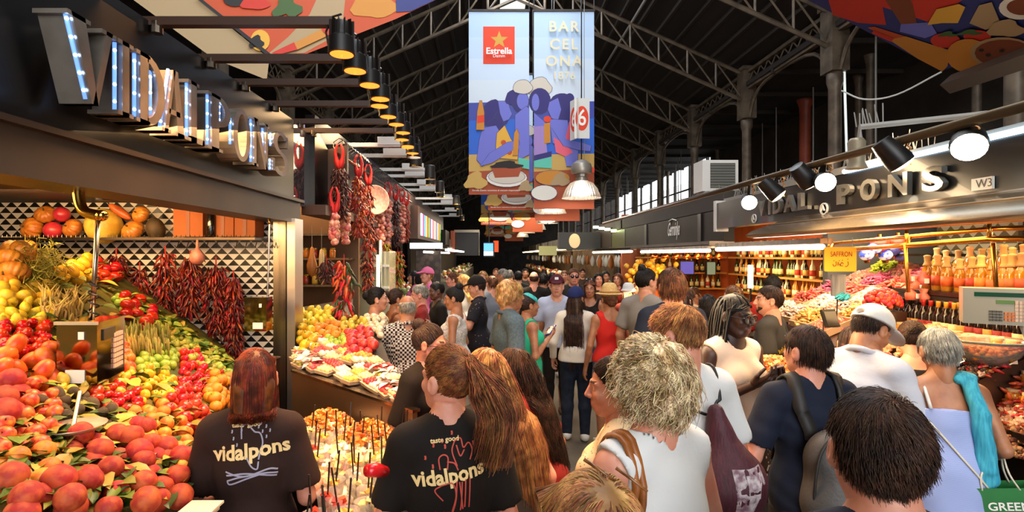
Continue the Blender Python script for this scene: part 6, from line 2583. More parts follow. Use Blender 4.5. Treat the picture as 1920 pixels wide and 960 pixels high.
pl = [(-1.40, 3.80), (-.40, 2.82), (-.46, 2.95), (-.92, 4.4), (-1.0, 4.92), (-1.5, 5.0), (-1.55, 6.0), (-2.4, 6.0), (-2.2, 5.0), (-1.64, 5.0), (-1.56, 4.4)]
mb.add([(x, y, float(s2(x, y)) - .012) for x, y in pl], [np.arange(len(pl))[None]], mat('stand_dark', '2c2018', rough=.6))
for (xa, ya), (xb, yb) in zip(pl[1:6], pl[2:7]):
 mb.quad((xa, ya, 0), (xb, yb, 0), (xb, yb, float(s2(xb, yb)) - .012), (xa, ya, float(s2(xa, ya)) - .012), stainless_d)
tag(mb.build('produce_stand'), 'second sloping produce stand behind the taupe metal panel', 'market stand')
yr2 = (2.75, 6.0)
# wrapped trays and packets in rows
trm = mat('wrap_tray', 'c8a888', rough=.3)


def packet(col, name='wrapped_packet'):
 t = thing(name, '', 'packet', (0, 0, 0))
 mb = MB()
 mb.box((0, 0, .012), (.125, .085, .024), trm, taper=1.12)
 mb.build('tray', t)
 mb = MB()
 for i in range(9):
  mb.ball((-.04 + .04 * (i % 3), -.024 + .024 * (i // 3), .03), (.021, .015, .015), mat('packed_' + col, col, rough=.3, island=.25), 8, 6)
 o = mb.build('contents', t, smooth=True)
 o['kind'] = 'stuff'
 return t


cols = ('e8d090', 'd84a3a', 'f0dcc0', 'b8b048', 'e89838', 'a8302c')
cn = ('pale yellow', 'red', 'cream', 'green', 'orange', 'dark red')
pk = [packet(c) for c in cols]
pu = [False] * 6
pts = []
tries = 0
poly = [(555, 668), (600, 640), (690, 676), (780, 720), (784, 765), (700, 735), (620, 706), (562, 690)]
while len(pts) < 70 and tries < 3000:
 tries += 1
 q = (rng.uniform(550, 790), rng.uniform(635, 770))
 if not inpoly(q, poly):
  continue
 h = cast(q[0], q[1], s2, ok2, *yr2)
 if h is None or any(np.linalg.norm(h - p) < .088 for p in pts):
  continue
 pts.append(h)
for h in pts:
 k = rng.integers(6)
 t = pk[k] if not pu[k] else dup(pk[k], (0, 0, 0))
 pu[k] = True
 t.location = h + (0, 0, .004)
 t.rotation_euler = (.12, .1, ang + rng.uniform(-.25, .25) + (PI / 2 if rng.uniform() < .3 else 0))
 tag(t, 'wrapped tray of %s dried fruit on the second left stand' % cn[k], 'packet', 'wrapped trays of %s dried fruit' % cn[k])
for k in range(6):
 if not pu[k]:
  for ch in list(pk[k].children):
   bpy.data.objects.remove(ch)
  bpy.data.objects.remove(pk[k])
K = dict(zf=s2, ok=ok2, yr=yr2)
patch('pomegranate', [(645, 636), (690, 628), (702, 664), (655, 672)], 19, 'red pomegranate heaped on the second left stand', top=.4, **K)
patch('orange', [(590, 618), (635, 612), (640, 640), (600, 645)], 15, 'small orange on the second left stand behind the steel pillar', **K)
patch('yellow_pepper', [(562, 620), (590, 618), (596, 660), (566, 668)], 22, 'yellow pepper right beside the steel pillar', **K)
patch('lemon', [(562, 590), (620, 586), (625, 612), (562, 616)], 15, 'lemon on the second left stand', **K)
patch('onion', [(680, 600), (735, 596), (742, 640), (700, 630)], 13, 'pale onion near the man in the checked shirt', **K)
patch('lime', [(612, 640), (645, 634), (650, 655), (615, 660)], 13, 'small green lime on the second left stand', **K)
patch('pear', [(640, 606), (680, 600), (690, 626), (645, 630)], 14, 'yellow pear on the second left stand', **K)
leafpile('paper_wrapping', 'scraps of pale and pink wrapping paper on the second left stand', [[(555, 655), (600, 690), (560, 695)], [(700, 690), (785, 720), (785, 760), (705, 740)]], 150, s2, ok2, (('e8b8a0', 'f0d0c0'), ('f0e6d8', 'e0d0c0')), (0.05, .1), yr2)
# wall and shelves of the second stall
mb = MB()
mb.box((-3.0, 7.4, 1.5), (.1, 5.0, 3.0), mat('stall_wall_tan', '6a4a30', rough=.7, col2='54381f', scale=2))
mb.box((-2.3, 6.9, 1.4), (1.2, .08, 2.6), mat('stall_wall_tan', '6a4a30'))
structure(mb, 'wall_stall_second')
mb = MB()
mb.box((-1.83, 7.6, 2.92), (.10, 4.4, 1.0), blackm)
mb.box((-1.76, 7.6, 2.45), (.24, 4.6, .10), woodd)
structure(mb, 'trim_4')
mb = MB()
mb.box((-1.80, 5.86, 2.83), (.46, .06, .76), woodd)
tag(mb.build('end_board'), 'dark wooden end board where the hanging garlic strings begin', 'board')
mb = MB()
a = P(552, 380, 5.0)
mb.box((-1.86, 5.4, 2.85), (.05, .95, .75), mat('glass_panel', '2a2c34', rough=.06, coat=.8))
structure(mb, 'window_3')
for i, z in enumerate((1.62, 1.95, 2.25)):
 mb = MB()
 mb.box((-2.3, 6.72, z), (1.1, .28, .025), stainless)
 tag(mb.build('steel_shelf'), ('lowest', 'middle', 'upper')[i] + ' steel shelf on the back wall behind the steel pillar', 'shelf', 'steel shelves of the second stall')
for i in range(16):
 x = -2.75 + .11 * (i % 8)
 z = (1.635, 1.965)[i // 8]
 t = thing('jar', 'small preserve jar on the steel shelves behind the pillar', 'jar', (x, 6.68, z), 0, 'preserve jars on the steel shelves')
 mb = MB()
 mb.lathe([(0, 0), (.035, 0), (.038, .01), (.038, .09), (.03, .105)], mat('jar_amber%d' % (i % 3), ('b86a20', '8a2a1c', 'c8a848')[i % 3], rough=.1, coat=.4), n=14)
 mb.build('glass', t, smooth=True)
 mb = MB()
 mb.lathe([(.034, .103), (.034, .122), (0, .122)], mat('lid_gold', 'b8903c', rough=.3, metal=.8), n=14)
 mb.build('lid', t)
for px, y0, y1, c, lab in ((585, 462, 520, ('b87a3c', '9a5a28'), 'cured ham hanging at the back of the second stall'), (603, 466, 535, ('d8c090', 'c8a870'), 'pale long sausage hanging at the back of the second stall')):
 p = P(px, y0, 6.2)
 L = (y1 - y0) * 6.2 / FOC
 t = thing('hanging_meat', lab, 'meat', p, 0)
 mb = MB()
 mb.lathe([(0, 0), (.02, -.02), (.03, -.1), (.06 if 'ham' in lab else .032, -L * .6), (.055 if 'ham' in lab else .03, -L * .85), (.0, -L)], mat('meat_' + c[0], *c[:1], rough=.4, col2=c[1], scale=10), n=14)
 mb.build('meat', t, smooth=True)
 mb = MB()
 mb.tube([(0, 0, 0), (0, 0, .25)], .004, greyp, 4)
 mb.build('string', t)
# hanging rail with garlic and chili strings
mb = MB()
mb.tube([(-1.66, 5.7, 3.10), (-1.66, 11.2, 3.10)], .018, stainless, 6)
for i in range(46):
 y = 5.75 + i * .118
 mb.tube(smooth_path([(-1.66, y, 3.10), (-1.70, y, 3.2), (-1.62, y, 3.26), (-1.58, y, 3.2)], 6), .005, stainless, 4)
tag(mb.build('hook_rail'), 'long steel rail of wire hooks carrying the garlic and chili strings', 'rail')
G = 'garlic and chili strings on the hook rail'
rib = mat('ribbon_red', 'c81e18', rough=.6)


def bow(mb):
 for x in (-.03, .03):
  mb.tube(smooth_path([(0, 0, -.02), (x, .01, .08), (x * 1.4, 0, .18), (x * .5, 0, .26)], 8), [.012, .03, .03, .02, .018, .015, .012, .01], rib, 6)


PK = (('d8806a', 'e8a890'), ('c8604a', 'd88a74'))
BK = (('2a100a', '48180e'), ('3a140c', '5e2010'))
RD = (('8a1c0e', 'b83418'), ('a83a14', 'c85a20'), ('6a140c', '8a2410'))
OR = (('d8641c', 'e88a2c'), ('c83018', 'd8501c'), ('b8a428', 'd8b838'), ('6a8a24', '8aa030'))
for px, ya, yb, w_, kind, cl, n, lab in (
  (636, 315, 405, 26, 'chili', BK, 260, 'black chili bunch nearest the wooden end board'), (627, 398, 455, 12, 'garlic', PK, 60, 'first short pink garlic string under the black chili bunch'), (648, 392, 455, 12, 'garlic', PK, 60, 'second short pink garlic string under the black chili bunch'),
  (672, 330, 440, 18, 'chili', RD, 260, 'dark red chili string left of the round woven plate'), (690, 345, 540, 18, 'chili', BK + RD, 420, 'longest dark chili string reaching down behind the shoppers'),
  (713, 385, 458, 13, 'garlic', PK, 90, 'left one of the fat pink garlic strings'), (727, 372, 460, 13, 'garlic', PK, 100, 'right one of the fat pink garlic strings'), (742, 375, 460, 10, 'chili', BK, 160, 'thin black string right of the fat pink garlic'),
  (754, 380, 455, 9, 'garlic', PK, 70, 'far pink garlic string near the end of the rail'), (762, 385, 450, 8, 'chili', RD, 110, 'last red chili string on the hook rail'),
  (722, 455, 528, 18, 'chili', OR, 220, 'mixed orange and yellow pepper string below the fat garlic'), (746, 470, 540, 18, 'chili', OR, 200, 'yellow and green pepper string right of the mixed orange one'), (702, 440, 560, 14, 'chili', BK + RD, 260, 'dark brown pepper string between the mixed ones and the shelves')):
 Y = -1.62 * FOC / (px - CX)
 k = Y / FOC
 tp = P(px, ya, Y)
 garland('garlic_string' if kind == 'garlic' else 'chili_string', lab, tp, (yb - ya) * k, w_ * k * .62, n, cl, .075, .010 if kind == 'chili' else .030, kind, G, 'garlic' if kind == 'garlic' else 'chili string', bow if ya < 400 else None, taper=.3)
garland('pepper_string', 'big string of long red and dark green peppers hanging above the produce', P(645, 488, 5.3), .62, .075, 70, (('b82414', 'd03a1c'), ('c83a18', 'd8501c'), ('2a3412', '3a4a18')), .14, .016, 'chili', None, 'chili string', taper=.2)
garland('chili_bunch', 'small bunch of dark chilies left of the big pepper string', P(612, 488, 5.6), .2, .07, 90, BK, .07, .010, 'chili', None, 'chili string')
mb = MB()
q = P(702, 375, 7.2)
mb.lathe([(0, 0), (.16, .005), (.19, .03), (.20, .03), (.165, -.01), (0, -.015)], mat('woven_pink', 'd8a898', rough=.7, col2='c08a78', scale=30), q, 28, axis=(.6, -1, 0))
tag(mb.build('woven_plate', smooth=True), 'round pale pink plate hanging among the chili strings', 'plate')
# fridge case
mb = MB()
mb.box((-1.5, 7.2, 1.1), (.06, .06, 2.2), stainless)
mb.tube([(-1.35, 6.4, 1.0), (-1.35, 6.4, 2.0)], .02, mat('case_light', 'f0f4c8', emit=6), 6)
tag(mb.build('case_light', smooth=True), 'upright glowing strip of the glass case behind the women in tank tops', 'lamp')
mb = MB()
mb.box((-1.75, 7.6, 1.55), (.7, .5, 1.0), mat('case_glass', 'a8a488', rough=.1, coat=.6))
mb.box((-1.75, 7.34, 1.85), (.7, .02, .03), whitep)
mb.box((-1.75, 7.34, 1.55), (.7, .02, .03), whitep)
mb.box((-1.75, 7.6, .52), (.74, .54, 1.04), stainless_d)
tag(mb.build('glass_case'), 'lit glass case behind the two women in tank tops', 'display case')
# ---- farther left stalls
mb = MB()
mb.box((-1.75, 14.8, 2.75), (.2, 5.4, .75), woodd)
mb.box((-1.86, 15.2, 3.05), (.08, 10.6, .75), woodd)
structure(mb, 'trim_5')
mb = MB()
colsP = ('f0f0f0', 'e02080', '30b0d0', 'f0e040', 'd02030', '60c040', '8030a0', 'f8f8f8', 'e060a0', 'f0a030')
for i in range(16):
 y = 12.5 + i * .3
 mb.box((-1.635, y + .14, 2.72), (.02, .24, .52), mat('poster_' + colsP[i % 10], colsP[i % 10], emit=.9))
tag(mb.build('lit_poster_row'), 'row of bright pink, white and yellow lit posters on the left fascia in the distance', 'poster')
mb = MB()
mb.quad((-1.7, 11.6, 2.25), (-1.0, 11.6, 2.12), (-.9, 18.5, 2.10), (-1.7, 18.5, 2.25), mat('awning_grey', '8a8680', rough=.4, metal=.3))
mb.box((-.95, 15, 2.11), (.06, 7, .05), mat('awning_edge_glow', 'f4f8ff', emit=4))
mb.box((-1.4, 11.6, 2.2), (.7, .04, .12), mat('awning_edge_glow', 'f4f8ff'))
tag(mb.build('metal_awning'), 'metal awning edged with white light over the distant left stall', 'awning')
mb = MB()
mb.box((-1.42, 12.2, 1.1), (.56, .1, 2.0), mat('panel_brown', '4a3c34', rough=.6, col2='2a201a', scale=8, tex='voronoi'))
tag(mb.build('patterned_panel'), 'brown patterned end panel under the lit metal awning', 'panel')
mb = MB()
mb.box((-.90, 21, 2.45), (.9, 1.6, .95), blackm)
mb.box((-.90, 20.15, 2.9), (.95, .06, .1), greyp)
mb.box((-1.42, 20.8, 2.5), (.14, 2, .8), woodo)
tag(mb.build('stall_box_sign'), 'big black box sign on the distant left stall beside the screens', 'sign')
t = thing('screen', 'blue lit screen hanging in the distance left of the lamp row', 'screen', P(917, 468, 17))
mb = MB()
mb.box((0, 0, 0), (.34, .08, .46), blackp)
mb.tube([(0, 0, .2), (0, 0, 6.2)], .015, blackp, 5)
mb.build('casing', t)
mb = MB()
mb.box((-.02, -.045, .08), (.30, .01, .24), mat('screen_blue', '5aa0e0', emit=1.6))
mb.box((-.02, -.045, -.12), (.30, .01, .14), mat('screen_pale', 'c8dcf4', emit=1.6))
mb.build('display', t)
mb = MB()
mb.box(P(930, 462, 17), (.16, .05, .36), mat('sign_orange', 'e0501c', emit=.8))
tag(mb.build('orange_sign'), 'small orange sign right beside the blue screen', 'sign')
for i in range(3):
 t = thing('market_stall', ('distant left stall with pale counter beside the man in the dark floral shirt', 'second distant left stall farther down the aisle', 'last distant left stall at the end of the aisle')[i], 'market stall', (-2.0, (10.2, 18, 28)[i], 0))
 L = (3.0, 8.0, 14.0)[i]
 mb = MB()
 mb.box((0, L / 2, .55), (1.3, L, 1.1), mat('counter_grey', '8a8274', rough=.4))
 mb.build('counter', t)
 mb = MB()
 mb.box((-.75, L / 2, 1.5), (.1, L, 3.0), darkwall)
 mb.build('back_panel', t)
 if i:
  mb = MB()
  mb.box((.4, L / 2, 2.6), (.15, L, .5), fb)
  mb.build('fascia', t)
 mb = MB()
 for j in range(60):
  mb.ball((rng.uniform(-.1, .6), rng.uniform(.2, L - .2), 1.14 + rng.uniform(0, .2)), rng.uniform(.04, .08), mat('goods_%d' % (j % 5), ('e8dcc0', 'c89838', 'a83a24', 'e0e0d8', '6a7a3a')[j % 5], rough=.5), 8, 6)
 o = mb.build('goods', t, smooth=True)
 o['kind'] = 'stuff'
mb = MB()
mb.tube([(-1.32, 10.6, 2.06), (-1.32, 17.0, 2.06)], .025, glowwhite, 6)
tag(mb.build('tube_lamp'), 'white tube lamp over the pale distant left counter', 'lamp')
for x, ya, yb, lab in ((-1.45, 18.3, 25.5, 'distant glowing tube added to brighten the left of the aisle end'), (-1.45, 28.3, 40, 'farthest glowing tube added to brighten the left of the aisle end'), (2.55, 18.2, 26.5, 'distant glowing tube added to brighten the right of the aisle end'), (2.55, 28.2, 42, 'farthest glowing tube added to brighten the right of the aisle end')):  # emissive tubes added along the far stalls to brighten the dark aisle end
 t = thing('tube_lamp', lab, 'lamp', (x, (ya + yb) / 2, 2.2), 0, 'tubes added to brighten the far stalls')
 mb = MB()
 mb.tube([(0, (ya - yb) / 2, 0), (0, (yb - ya) / 2, 0)], .03, glowwarm, 6)
 mb.build('tube', t, smooth=True)
 mb = MB()
 mb.box((0, 0, .06), (.1, yb - ya, .05), greyp)
 for f in (-.4, 0, .4):
  mb.box((0, f * (yb - ya), .2), (.02, .02, .3), greyp)
 mb.build('fixture', t)
# ------------------------------------------------------------------ right stall with spices, oils and sweets
sr = lambda X, Y: np.where(np.asarray(Y) < 3.0, .96 + 1.15 * np.clip(X - 2.74, 0, .51), 1.15 + .45 * np.clip(X - 2.4, 0, .85))
okR = lambda X, Y: (X > np.where(Y < 3.0, 2.76, 2.42)) & (X < 3.9)
mb = MB()
pv = [(2.74, .8), (2.74, 2.98), (2.4, 3.02), (2.4, 4.05), (3.25, 4.05), (3.25, .8)]
for ya, yb in ((.8, 2.99), (3.01, 4.05)):
 xa = 2.74 if yb < 3 else 2.4
 mb.add([(x, y, float(sr(x, y)) - .015) for x, y in ((xa, ya), (3.25, ya), (3.25, yb), (xa, yb))], [np.arange(4)[None]], mat('stand_dark', '2c2018'))
mb.quad((2.74, 3.0, .9), (3.25, 3.0, .9), (3.25, 3.0, 1.53), (2.74, 3.0, 1.29), stainless_d)
for (xa, ya), (xb, yb) in zip(pv[:4], pv[1:5]):
 mb.quad((xa, ya, 0), (xb, yb, 0), (xb, yb, float(sr(xb, yb)) - .015), (xa, ya, float(sr(xa, ya)) - .015), stainless_d)
mb.box((2.39, 3.55, 1.145), (.04, .98, .03), stainless)
mb.box((2.34, 3.5, .98), (.12, .9, .03), stainless_d)
mb.box((2.36, 3.5, .48), (.08, .86, .97), stainless_d)
tag(mb.build('spice_stand'), 'sloping stand of dried fruit, nuts and sweets along the right stall', 'market stand')
DRY = [
 ((1905, 752), (.17, .2, .06), 'stick', 420, (('a8281a', 'c8401e'), ('8a1c14', 'b83018')), .016, 'heap of dried red chilies on the right stand', 'chilies'),
 ((1842, 712), (.13, .13, .05), 'ball', 260, (('1c100c', '2a1812'), ('3a1c10', '4a2816')), .013, 'heap of black olives on the right stand', 'olives'),
 ((1905, 716), (.17, .15, .07), 'chunk', 220, (('b87028', 'd89040'), ('8a4a1c', 'a8602a')), .015, 'heap of amber dried fruit beside the glass bowl', 'dried fruit'),
 ((1892, 800), (.14, .14, .05), 'chunk', 240, (('e8b890', 'f0d0a8'), ('d89878', 'e8b090')), .017, 'heap of pale pink dried fruit near the elbow of the woman in blue', 'dried fruit'),
 ((1898, 858), (.12, .16, .06), 'ball', 300, (('7a4422', '9a5c30'), ('5a2e18', '7a4424'), ('c89868', 'b07a48')), .013, 'brown nuts in the lowest tray above the green bag', 'nuts'),
 ((1800, 668), (.16, .2, .08), 'ball', 240, (('d86a3a', 'e88850'), ('c04828', 'd86038')), .015, 'heap of orange dried fruit behind the grey haired woman', 'dried fruit'),
 ((1720, 640), (.2, .22, .08), 'chunk', 300, (('d8684a', 'e88a60'), ('e8a878', 'f0c098')), .016, 'heap of salmon coloured sweets beside the woman in black', 'sweets'),
]
for (px, py), (hx, hy, hh), pc, n, cl, rad, lab, cat in DRY:
 h = cast(px, py, sr, okR, .9, 5.3)
 if h is None:
  print('miss', lab)
  continue
 mound(cat.replace(' ', '_'), lab, (h[0], h[1] + .02, hx, hy, hh), pc, n, cl, sr, rad, cat)
for i, (x, y, L) in enumerate(((2.97, 2.2, .9), (2.97, 2.72, .3), (2.62, 3.4, .5), (3.15, 2.1, .6), (3.15, 2.75, .4))):
 mb = MB()
 z = float(sr(x, y))
 mb.box((x, y - L / 2 + .005, z + .02), (.42, .010, .05), stainless, rot=Matrix.Rotation(-.85 if y < 3 else -.4, 3, 'Y'))
 mb.box((x - .21, y, z - .06 - (.12 if y < 3 else 0)), (.010, L, .05), stainless)
 tag(mb.build('tray_divider'), ('nearest', 'second', 'third', 'near upper', 'far upper')[i] + ' steel divider between the heaps on the right stand', 'divider', 'steel dividers on the right stand')
# glass bowl
g0 = cast(1848, 690, sr, okR, .9, 5.3)
t = thing('glass_bowl', 'wide clear glass bowl of amber sweets on the right stand', 'bowl', g0 + (0, 0, .03))
mb = MB()
mb.lathe([(.09, 0), (.15, .05), (.185, .12), (.20, .135), (.195, .14), (.178, .12), (.145, .055), (.0, .02)], mat('clear_glass', 'f0e4d0', rough=.05, trans=.8, spec=.7), n=32)
mb.build('bowl', t, smooth=True)
mb = MB()
for i in range(120):
 a, r = rng.uniform(0, 6.28), .13 * math.sqrt(rng.uniform())
 mb.ball((r * math.cos(a), r * math.sin(a), .04 + rng.uniform(0, .045)), .016, mat('amber_sweet', 'b8641c', rough=.2, island=.3), 8, 6)
o = mb.build('contents', t, smooth=True)
o['kind'] = 'stuff'


# bottles
def bottle_proto(name, glass, liquid, capm, kind):
 t = thing(name, '', 'bottle', (0, 0, 0))
 mb = MB()
 if kind == 'oil':
  mb.lathe([(0, 0), (.034, 0), (.037, .01), (.037, .13), (.032, .165), (.015, .20), (.013, .245), (.016, .25), (0, .25)], glass, n=16)
 else:
  mb.lathe([(0, 0), (.030, 0), (.033, .01), (.033, .15), (.028, .175), (.012, .205), (.012, .25), (0, .252)], glass, n=14)
 mb.build('glass', t, smooth=True)
 mb = MB()
 if kind == 'oil':
  mb.lathe([(.030, .185), (.024, .20), (.018, .215), (.020, .25), (.024, .262), (.014, .268), (0, .27)], capm, n=14, fn=lambda a: 1 + .08 * np.cos(a * 6))
 else:
  mb.lathe([(.0135, .215), (.014, .25), (.0135, .258), (0, .258)], capm, n=12)
 mb.build('cap', t, smooth=True)
 mb = MB()
 mb.lathe([(.0378 if kind == 'oil' else .0338, .04), (.0378 if kind == 'oil' else .0338, .115)], liquid, n=16)
 mb.build('label', t, smooth=True)
 return t


oilm = mat('oil_gold', 'a86e10', rough=.08, coat=.6, col2='8a540c', scale=12)
clothcap = mat('cap_cloth', 'b88a50', rough=.8, var=.4)
lblo = mat('label_oil', 'b85a1c', rough=.6, var=.45)
OB_ = bottle_proto('oil_bottle', oilm, lblo, clothcap, 'oil')
mb = MB()
mb.box((3.44, 3.45, 1.72), (.42, 1.7, .03), stainless_d)
mb.box((3.44, 3.45, 1.20), (.40, 1.66, 1.0), mat('stand_dark', '2c2018'))
mb.box((3.18, 3.45, 1.40), (.16, 1.7, .03), woodo)
tag(mb.build('bottle_rack'), 'stepped rack of oil and vinegar bottles at the back of the right stall', 'rack')
front = True
xsr = [1738, 1757, 1778, 1800, 1822, 1842, 1862, 1882, 1900, 1917]
for row, (X, dz) in enumerate(((3.30, 0), (3.54, 0.06))):
 for i, px in enumerate(xsr):
  Y = X * FOC / (px + row * 18 - CX)
  if Y < 2.7:
   continue
  t = OB_ if front else dup(OB_, (0, 0, 0))
  front = False
  t.location = (X + rng.uniform(-.01, .01), Y, 1.736 + dz)
  t.rotation_euler = (0, 0, rng.uniform(0, 6))
  s_ = rng.uniform(.88, 1.05)
  t.scale = (s_, s_, s_)
  tag(t, 'golden oil bottle with cloth cap on the top of the rack', 'bottle', 'golden oil bottles on the rack')
 if row == 1:
  mb = MB()
  mb.box((3.56, 3.45, 1.765), (.12, 1.7, .06), stainless_d)
  tag(mb.build('rack_step'), 'raised back step of the bottle rack', 'shelf')
VB = [bottle_proto('vinegar_bottle', mat('dark_glass', '1c0f0a', rough=.1, coat=.5), mat('label_' + c, c, rough=.6), mat('cap_' + d, d, rough=.4), 'v') for c, d in (('c8863a', '1c1410'), ('8a1c14', 'a8201a'), ('d8c090', 'c89030'))]
vu = [False] * 3
for row, (X, z) in enumerate(((3.15, 1.416), (3.21, 1.416))):
 for i in range(24):
  Y = 4.2 - i * .064
  k = rng.integers(3)
  t = VB[k] if not vu[k] else dup(VB[k], (0, 0, 0))
  vu[k] = True
  t.location = (X, Y + row * .03, z)
  t.rotation_euler = (0, 0, rng.uniform(0, 6))
  tag(t, ('dark bottle with ochre label on the lower step of the rack', 'dark bottle with red cap on the lower step of the rack', 'dark bottle with cream label on the lower step of the rack')[k], 'bottle', ('dark bottles with ochre labels', 'dark bottles with red caps', 'dark bottles with cream labels')[k])
# jars in front of the bottles
jp = thing('jar', '', 'jar', (0, 0, 0))
mb = MB()
mb.lathe([(0, 0), (.032, 0), (.036, .008), (.036, .06), (.028, .072)], mat('jar_honey', 'd88a2c', rough=.08, coat=.5, var=.25), n=14)
mb.build('glass', jp, smooth=True)
mb = MB()
mb.lathe([(.031, .07), (.031, .086), (0, .086)], mat('jar_lid_cream', 'e8c890', rough=.4, var=.3), n=14)
mb.build('lid', jp)
first = True
for r in range(2):
 for i in range(13):
  X, Y = 2.92 + r * .085, 3.9 - i * .092
  t = jp if first else dup(jp, (0, 0, 0))
  first = False
  t.location = (X, Y, float(sr(X, Y)) + .0)
  tag(t, 'small honey jar with cream lid in the rows below the dark bottles', 'jar', 'honey jars below the dark bottles')
for i, (px, py) in enumerate(((1700, 508), (1712, 520), (1728, 512), (1708, 540), (1732, 545))):
 p = P(px, py + 22, 3.95)
 t = thing('gift_bag', 'pink wrapped gift pack left of the dark bottles', 'packet', p, rng.uniform(0, 3), 'pink gift packs')
 mb = MB()
 mb.lathe([(0, 0), (.036, .0), (.04, .045), (.018, .07), (.032, .1)], mat('gift_pink', 'd8705c', rough=.4, var=.2), n=12, fn=lambda a: 1 + .08 * np.cos(a * 5))
 mb.build('wrapping', t, smooth=True)
 mb = MB()
 mb.box((0, -.04, .03), (.035, .008, .035), whitep)
 mb.build('card', t)
# scale with keypad
t = thing('scale', 'grey market scale with display and keypad facing the aisle at the right edge', 'scale', P(1868, 605, 2.5), -.62)
mb = MB()
grs = mat('scale_grey', 'a89c86', rough=.3, metal=.6)
mb.box((0, 0, .08), (.25, .14, .165), grs)
mb.build('housing', t)
mb = MB()
mb.box((.0, -.0715, .135), (.17, .004, .020), mat('lcd_green', '10402a', rough=.2))
mb.box((.02, -.0715, .102), (.06, .004, .018), mat('lcd_olive', '5a7a3a', rough=.3))
mb.build('display', t)
mb = MB()
for i in range(6):
 for j in range(5):
  mb.box((.058 + .013 * j, -.0725, .022 + .016 * i), (.011, .006, .013), mat('key_cream', 'd8b49a'))
 for j in range(4):
  if i < 4:
   mb.box((-.03 + .012 * j, -.0725, .018 + .013 * i), (.009, .006, .009), mat('key_dark', '4a4438', rough=.5))
  if i < 3 and j < 3:
   mb.box((.022 + .012 * j, -.0725, .022 + .014 * i), (.010, .006, .010), mat('key_orange', 'd8702c', rough=.5))
mb.build('keypad', t)
mb = MB()
mb.tube([(.09, 0, 0), (.12, 0, -.12), (.14, .02, -.42)], .014, whitep, 8)
mb.build('post', t, smooth=True)
# brass pipe frame
mb = MB()
bp = mat('pipe_gold', 'd0903c', rough=.25, metal=.9)
pa_ = [P(1555, 470, 4.3), P(1700, 460, 3.5), P(1855, 448, 2.9), P(1990, 446, 2.6)]
mb.tube(pa_, .016, bp, 8)
mb.tube([q + (0.1, .1, .06) for q in pa_], .014, bp, 8)
for px, Y, yb in ((1697, 3.5, 548), (1862, 2.9, 545)):
 mb.tube([P(px, 455, Y), P(px + 6, yb, Y)], .011, bp, 8)
for q in pa_[:3]:
 mb.tube([q, q + (.1, .1, .06)], .012, bp, 6)
 mb.tube([q + (0, 0, 0), q + (0, 0, .1)], .01, bp, 6)
tag(mb.build('pipe_frame', smooth=True), 'gold pipe frame hanging under the canopy of the right stall', 'frame')
# SAFFRON sign
t = thing('price_sign', 'yellow SAFFRON sign with a second line in Arabic script over the sweets', 'sign', P(1576, 486, 3.9))
k = 3.9 / FOC
mb = MB()
yl = mat('sign_yellow', 'f0a41c', rough=.6)
o2 = np.concatenate([np.array([(math.cos(a) * 3 * k + cx_ * 27 * k, math.sin(a) * 3 * k + cz_ * 20 * k) for a in np.linspace(a0, a0 + PI / 2, 5)]) for cx_, cz_, a0 in ((1, 1, 0), (-1, 1, PI / 2), (-1, -1, PI), (1, -1, 3 * PI / 2))])
mb.prism(o2, yl, (0, 0.008, 0), (1, 0, 0), (0, 0, 1), .008)
put_text(mb, 'SAFFRON', 13.5 * k, mat('sign_ink', '6a2c0c', rough=.7), (0.004, -.004, 9 * k), (.72, 0, 0), (0, 0, 1))
ink = mat('sign_ink', '6a2c0c')
for pts in ([(13, -4), (14, -10), (10, -14), (8, -13)], [(5, -9), (2, -6), (0, -9), (-1, -12), (4, -12)], [(-1, -12), (-3, -8)], [(-9, -4), (-9, -11), (-13, -13), (-15, -9)], [(-5, -5), (-5.5, -12)]):
 pp = smooth_path(np.array(pts, float) * k, 14)
 v, q = ribbon(pp, 1.3 * k)
 mb.add(np.stack([v[:, 0], 0 * v[:, 0] - .004, v[:, 1]], 1), [q], ink)
for x, z in ((13, 0), (3, -2), (-13, -3), (-3, -3)):
 b = blob(x * k, z * k, .9 * k, .9 * k, 8)
 mb.add(np.stack([b[:, 0], 0 * b[:, 0] - .004, b[:, 1]], 1), [np.arange(8)[None]], ink)
mb.build('board', t)
mb = MB()
for x in (-24, 22):
 mb.tube([(x * k, 0, 22 * k), (x * k, 0, 40 * k)], .003, greyp, 4)
mb.build('hanging_wires', t)
# sweets display: crates of coloured sweets on the far slope
sw = lambda X, Y: 1.26 + .42 * (X - 2.45) + .03 * (Y - 4.2)
sx0 = [(2.50, 4.15), (2.85, 5.35), (3.9, 5.35), (3.75, 4.3), (2.85, 3.95)]
mb = MB()
mb.add([(x, y, sw(x, y) - .03) for x, y in sx0] + [(x, y, .0) for x, y in sx0], [np.arange(5)[None]] + [np.array([(i, (i + 1) % 5, (i + 1) % 5 + 5, i + 5)]) for i in range(5)], woodd)
tag(mb.build('sweets_stand'), 'dark wooden slope carrying rows of coloured sweets under the SAFFRON sign', 'market stand')
SWC = [(('e8785c', 'f0a088'), 'salmon'), (('d85070', 'e88098'), 'pink'), (('e8b8a0', 'f0d0bc'), 'pale pink'), (('c8d030', 'dce04c'), 'lime green'), (('e85848', 'f08068'), 'coral red'), (('e8a84c', 'f0c070'), 'honey yellow'), (('e08a70', 'eaa890'), 'peach'), (('f0e0c8', 'e8d0b0'), 'white')]
ci = 0
place = ('in the first column from the aisle', 'in the second column from the aisle', 'in the third column from the aisle', 'in the fourth column from the aisle', 'in the last column, under the blue balls')
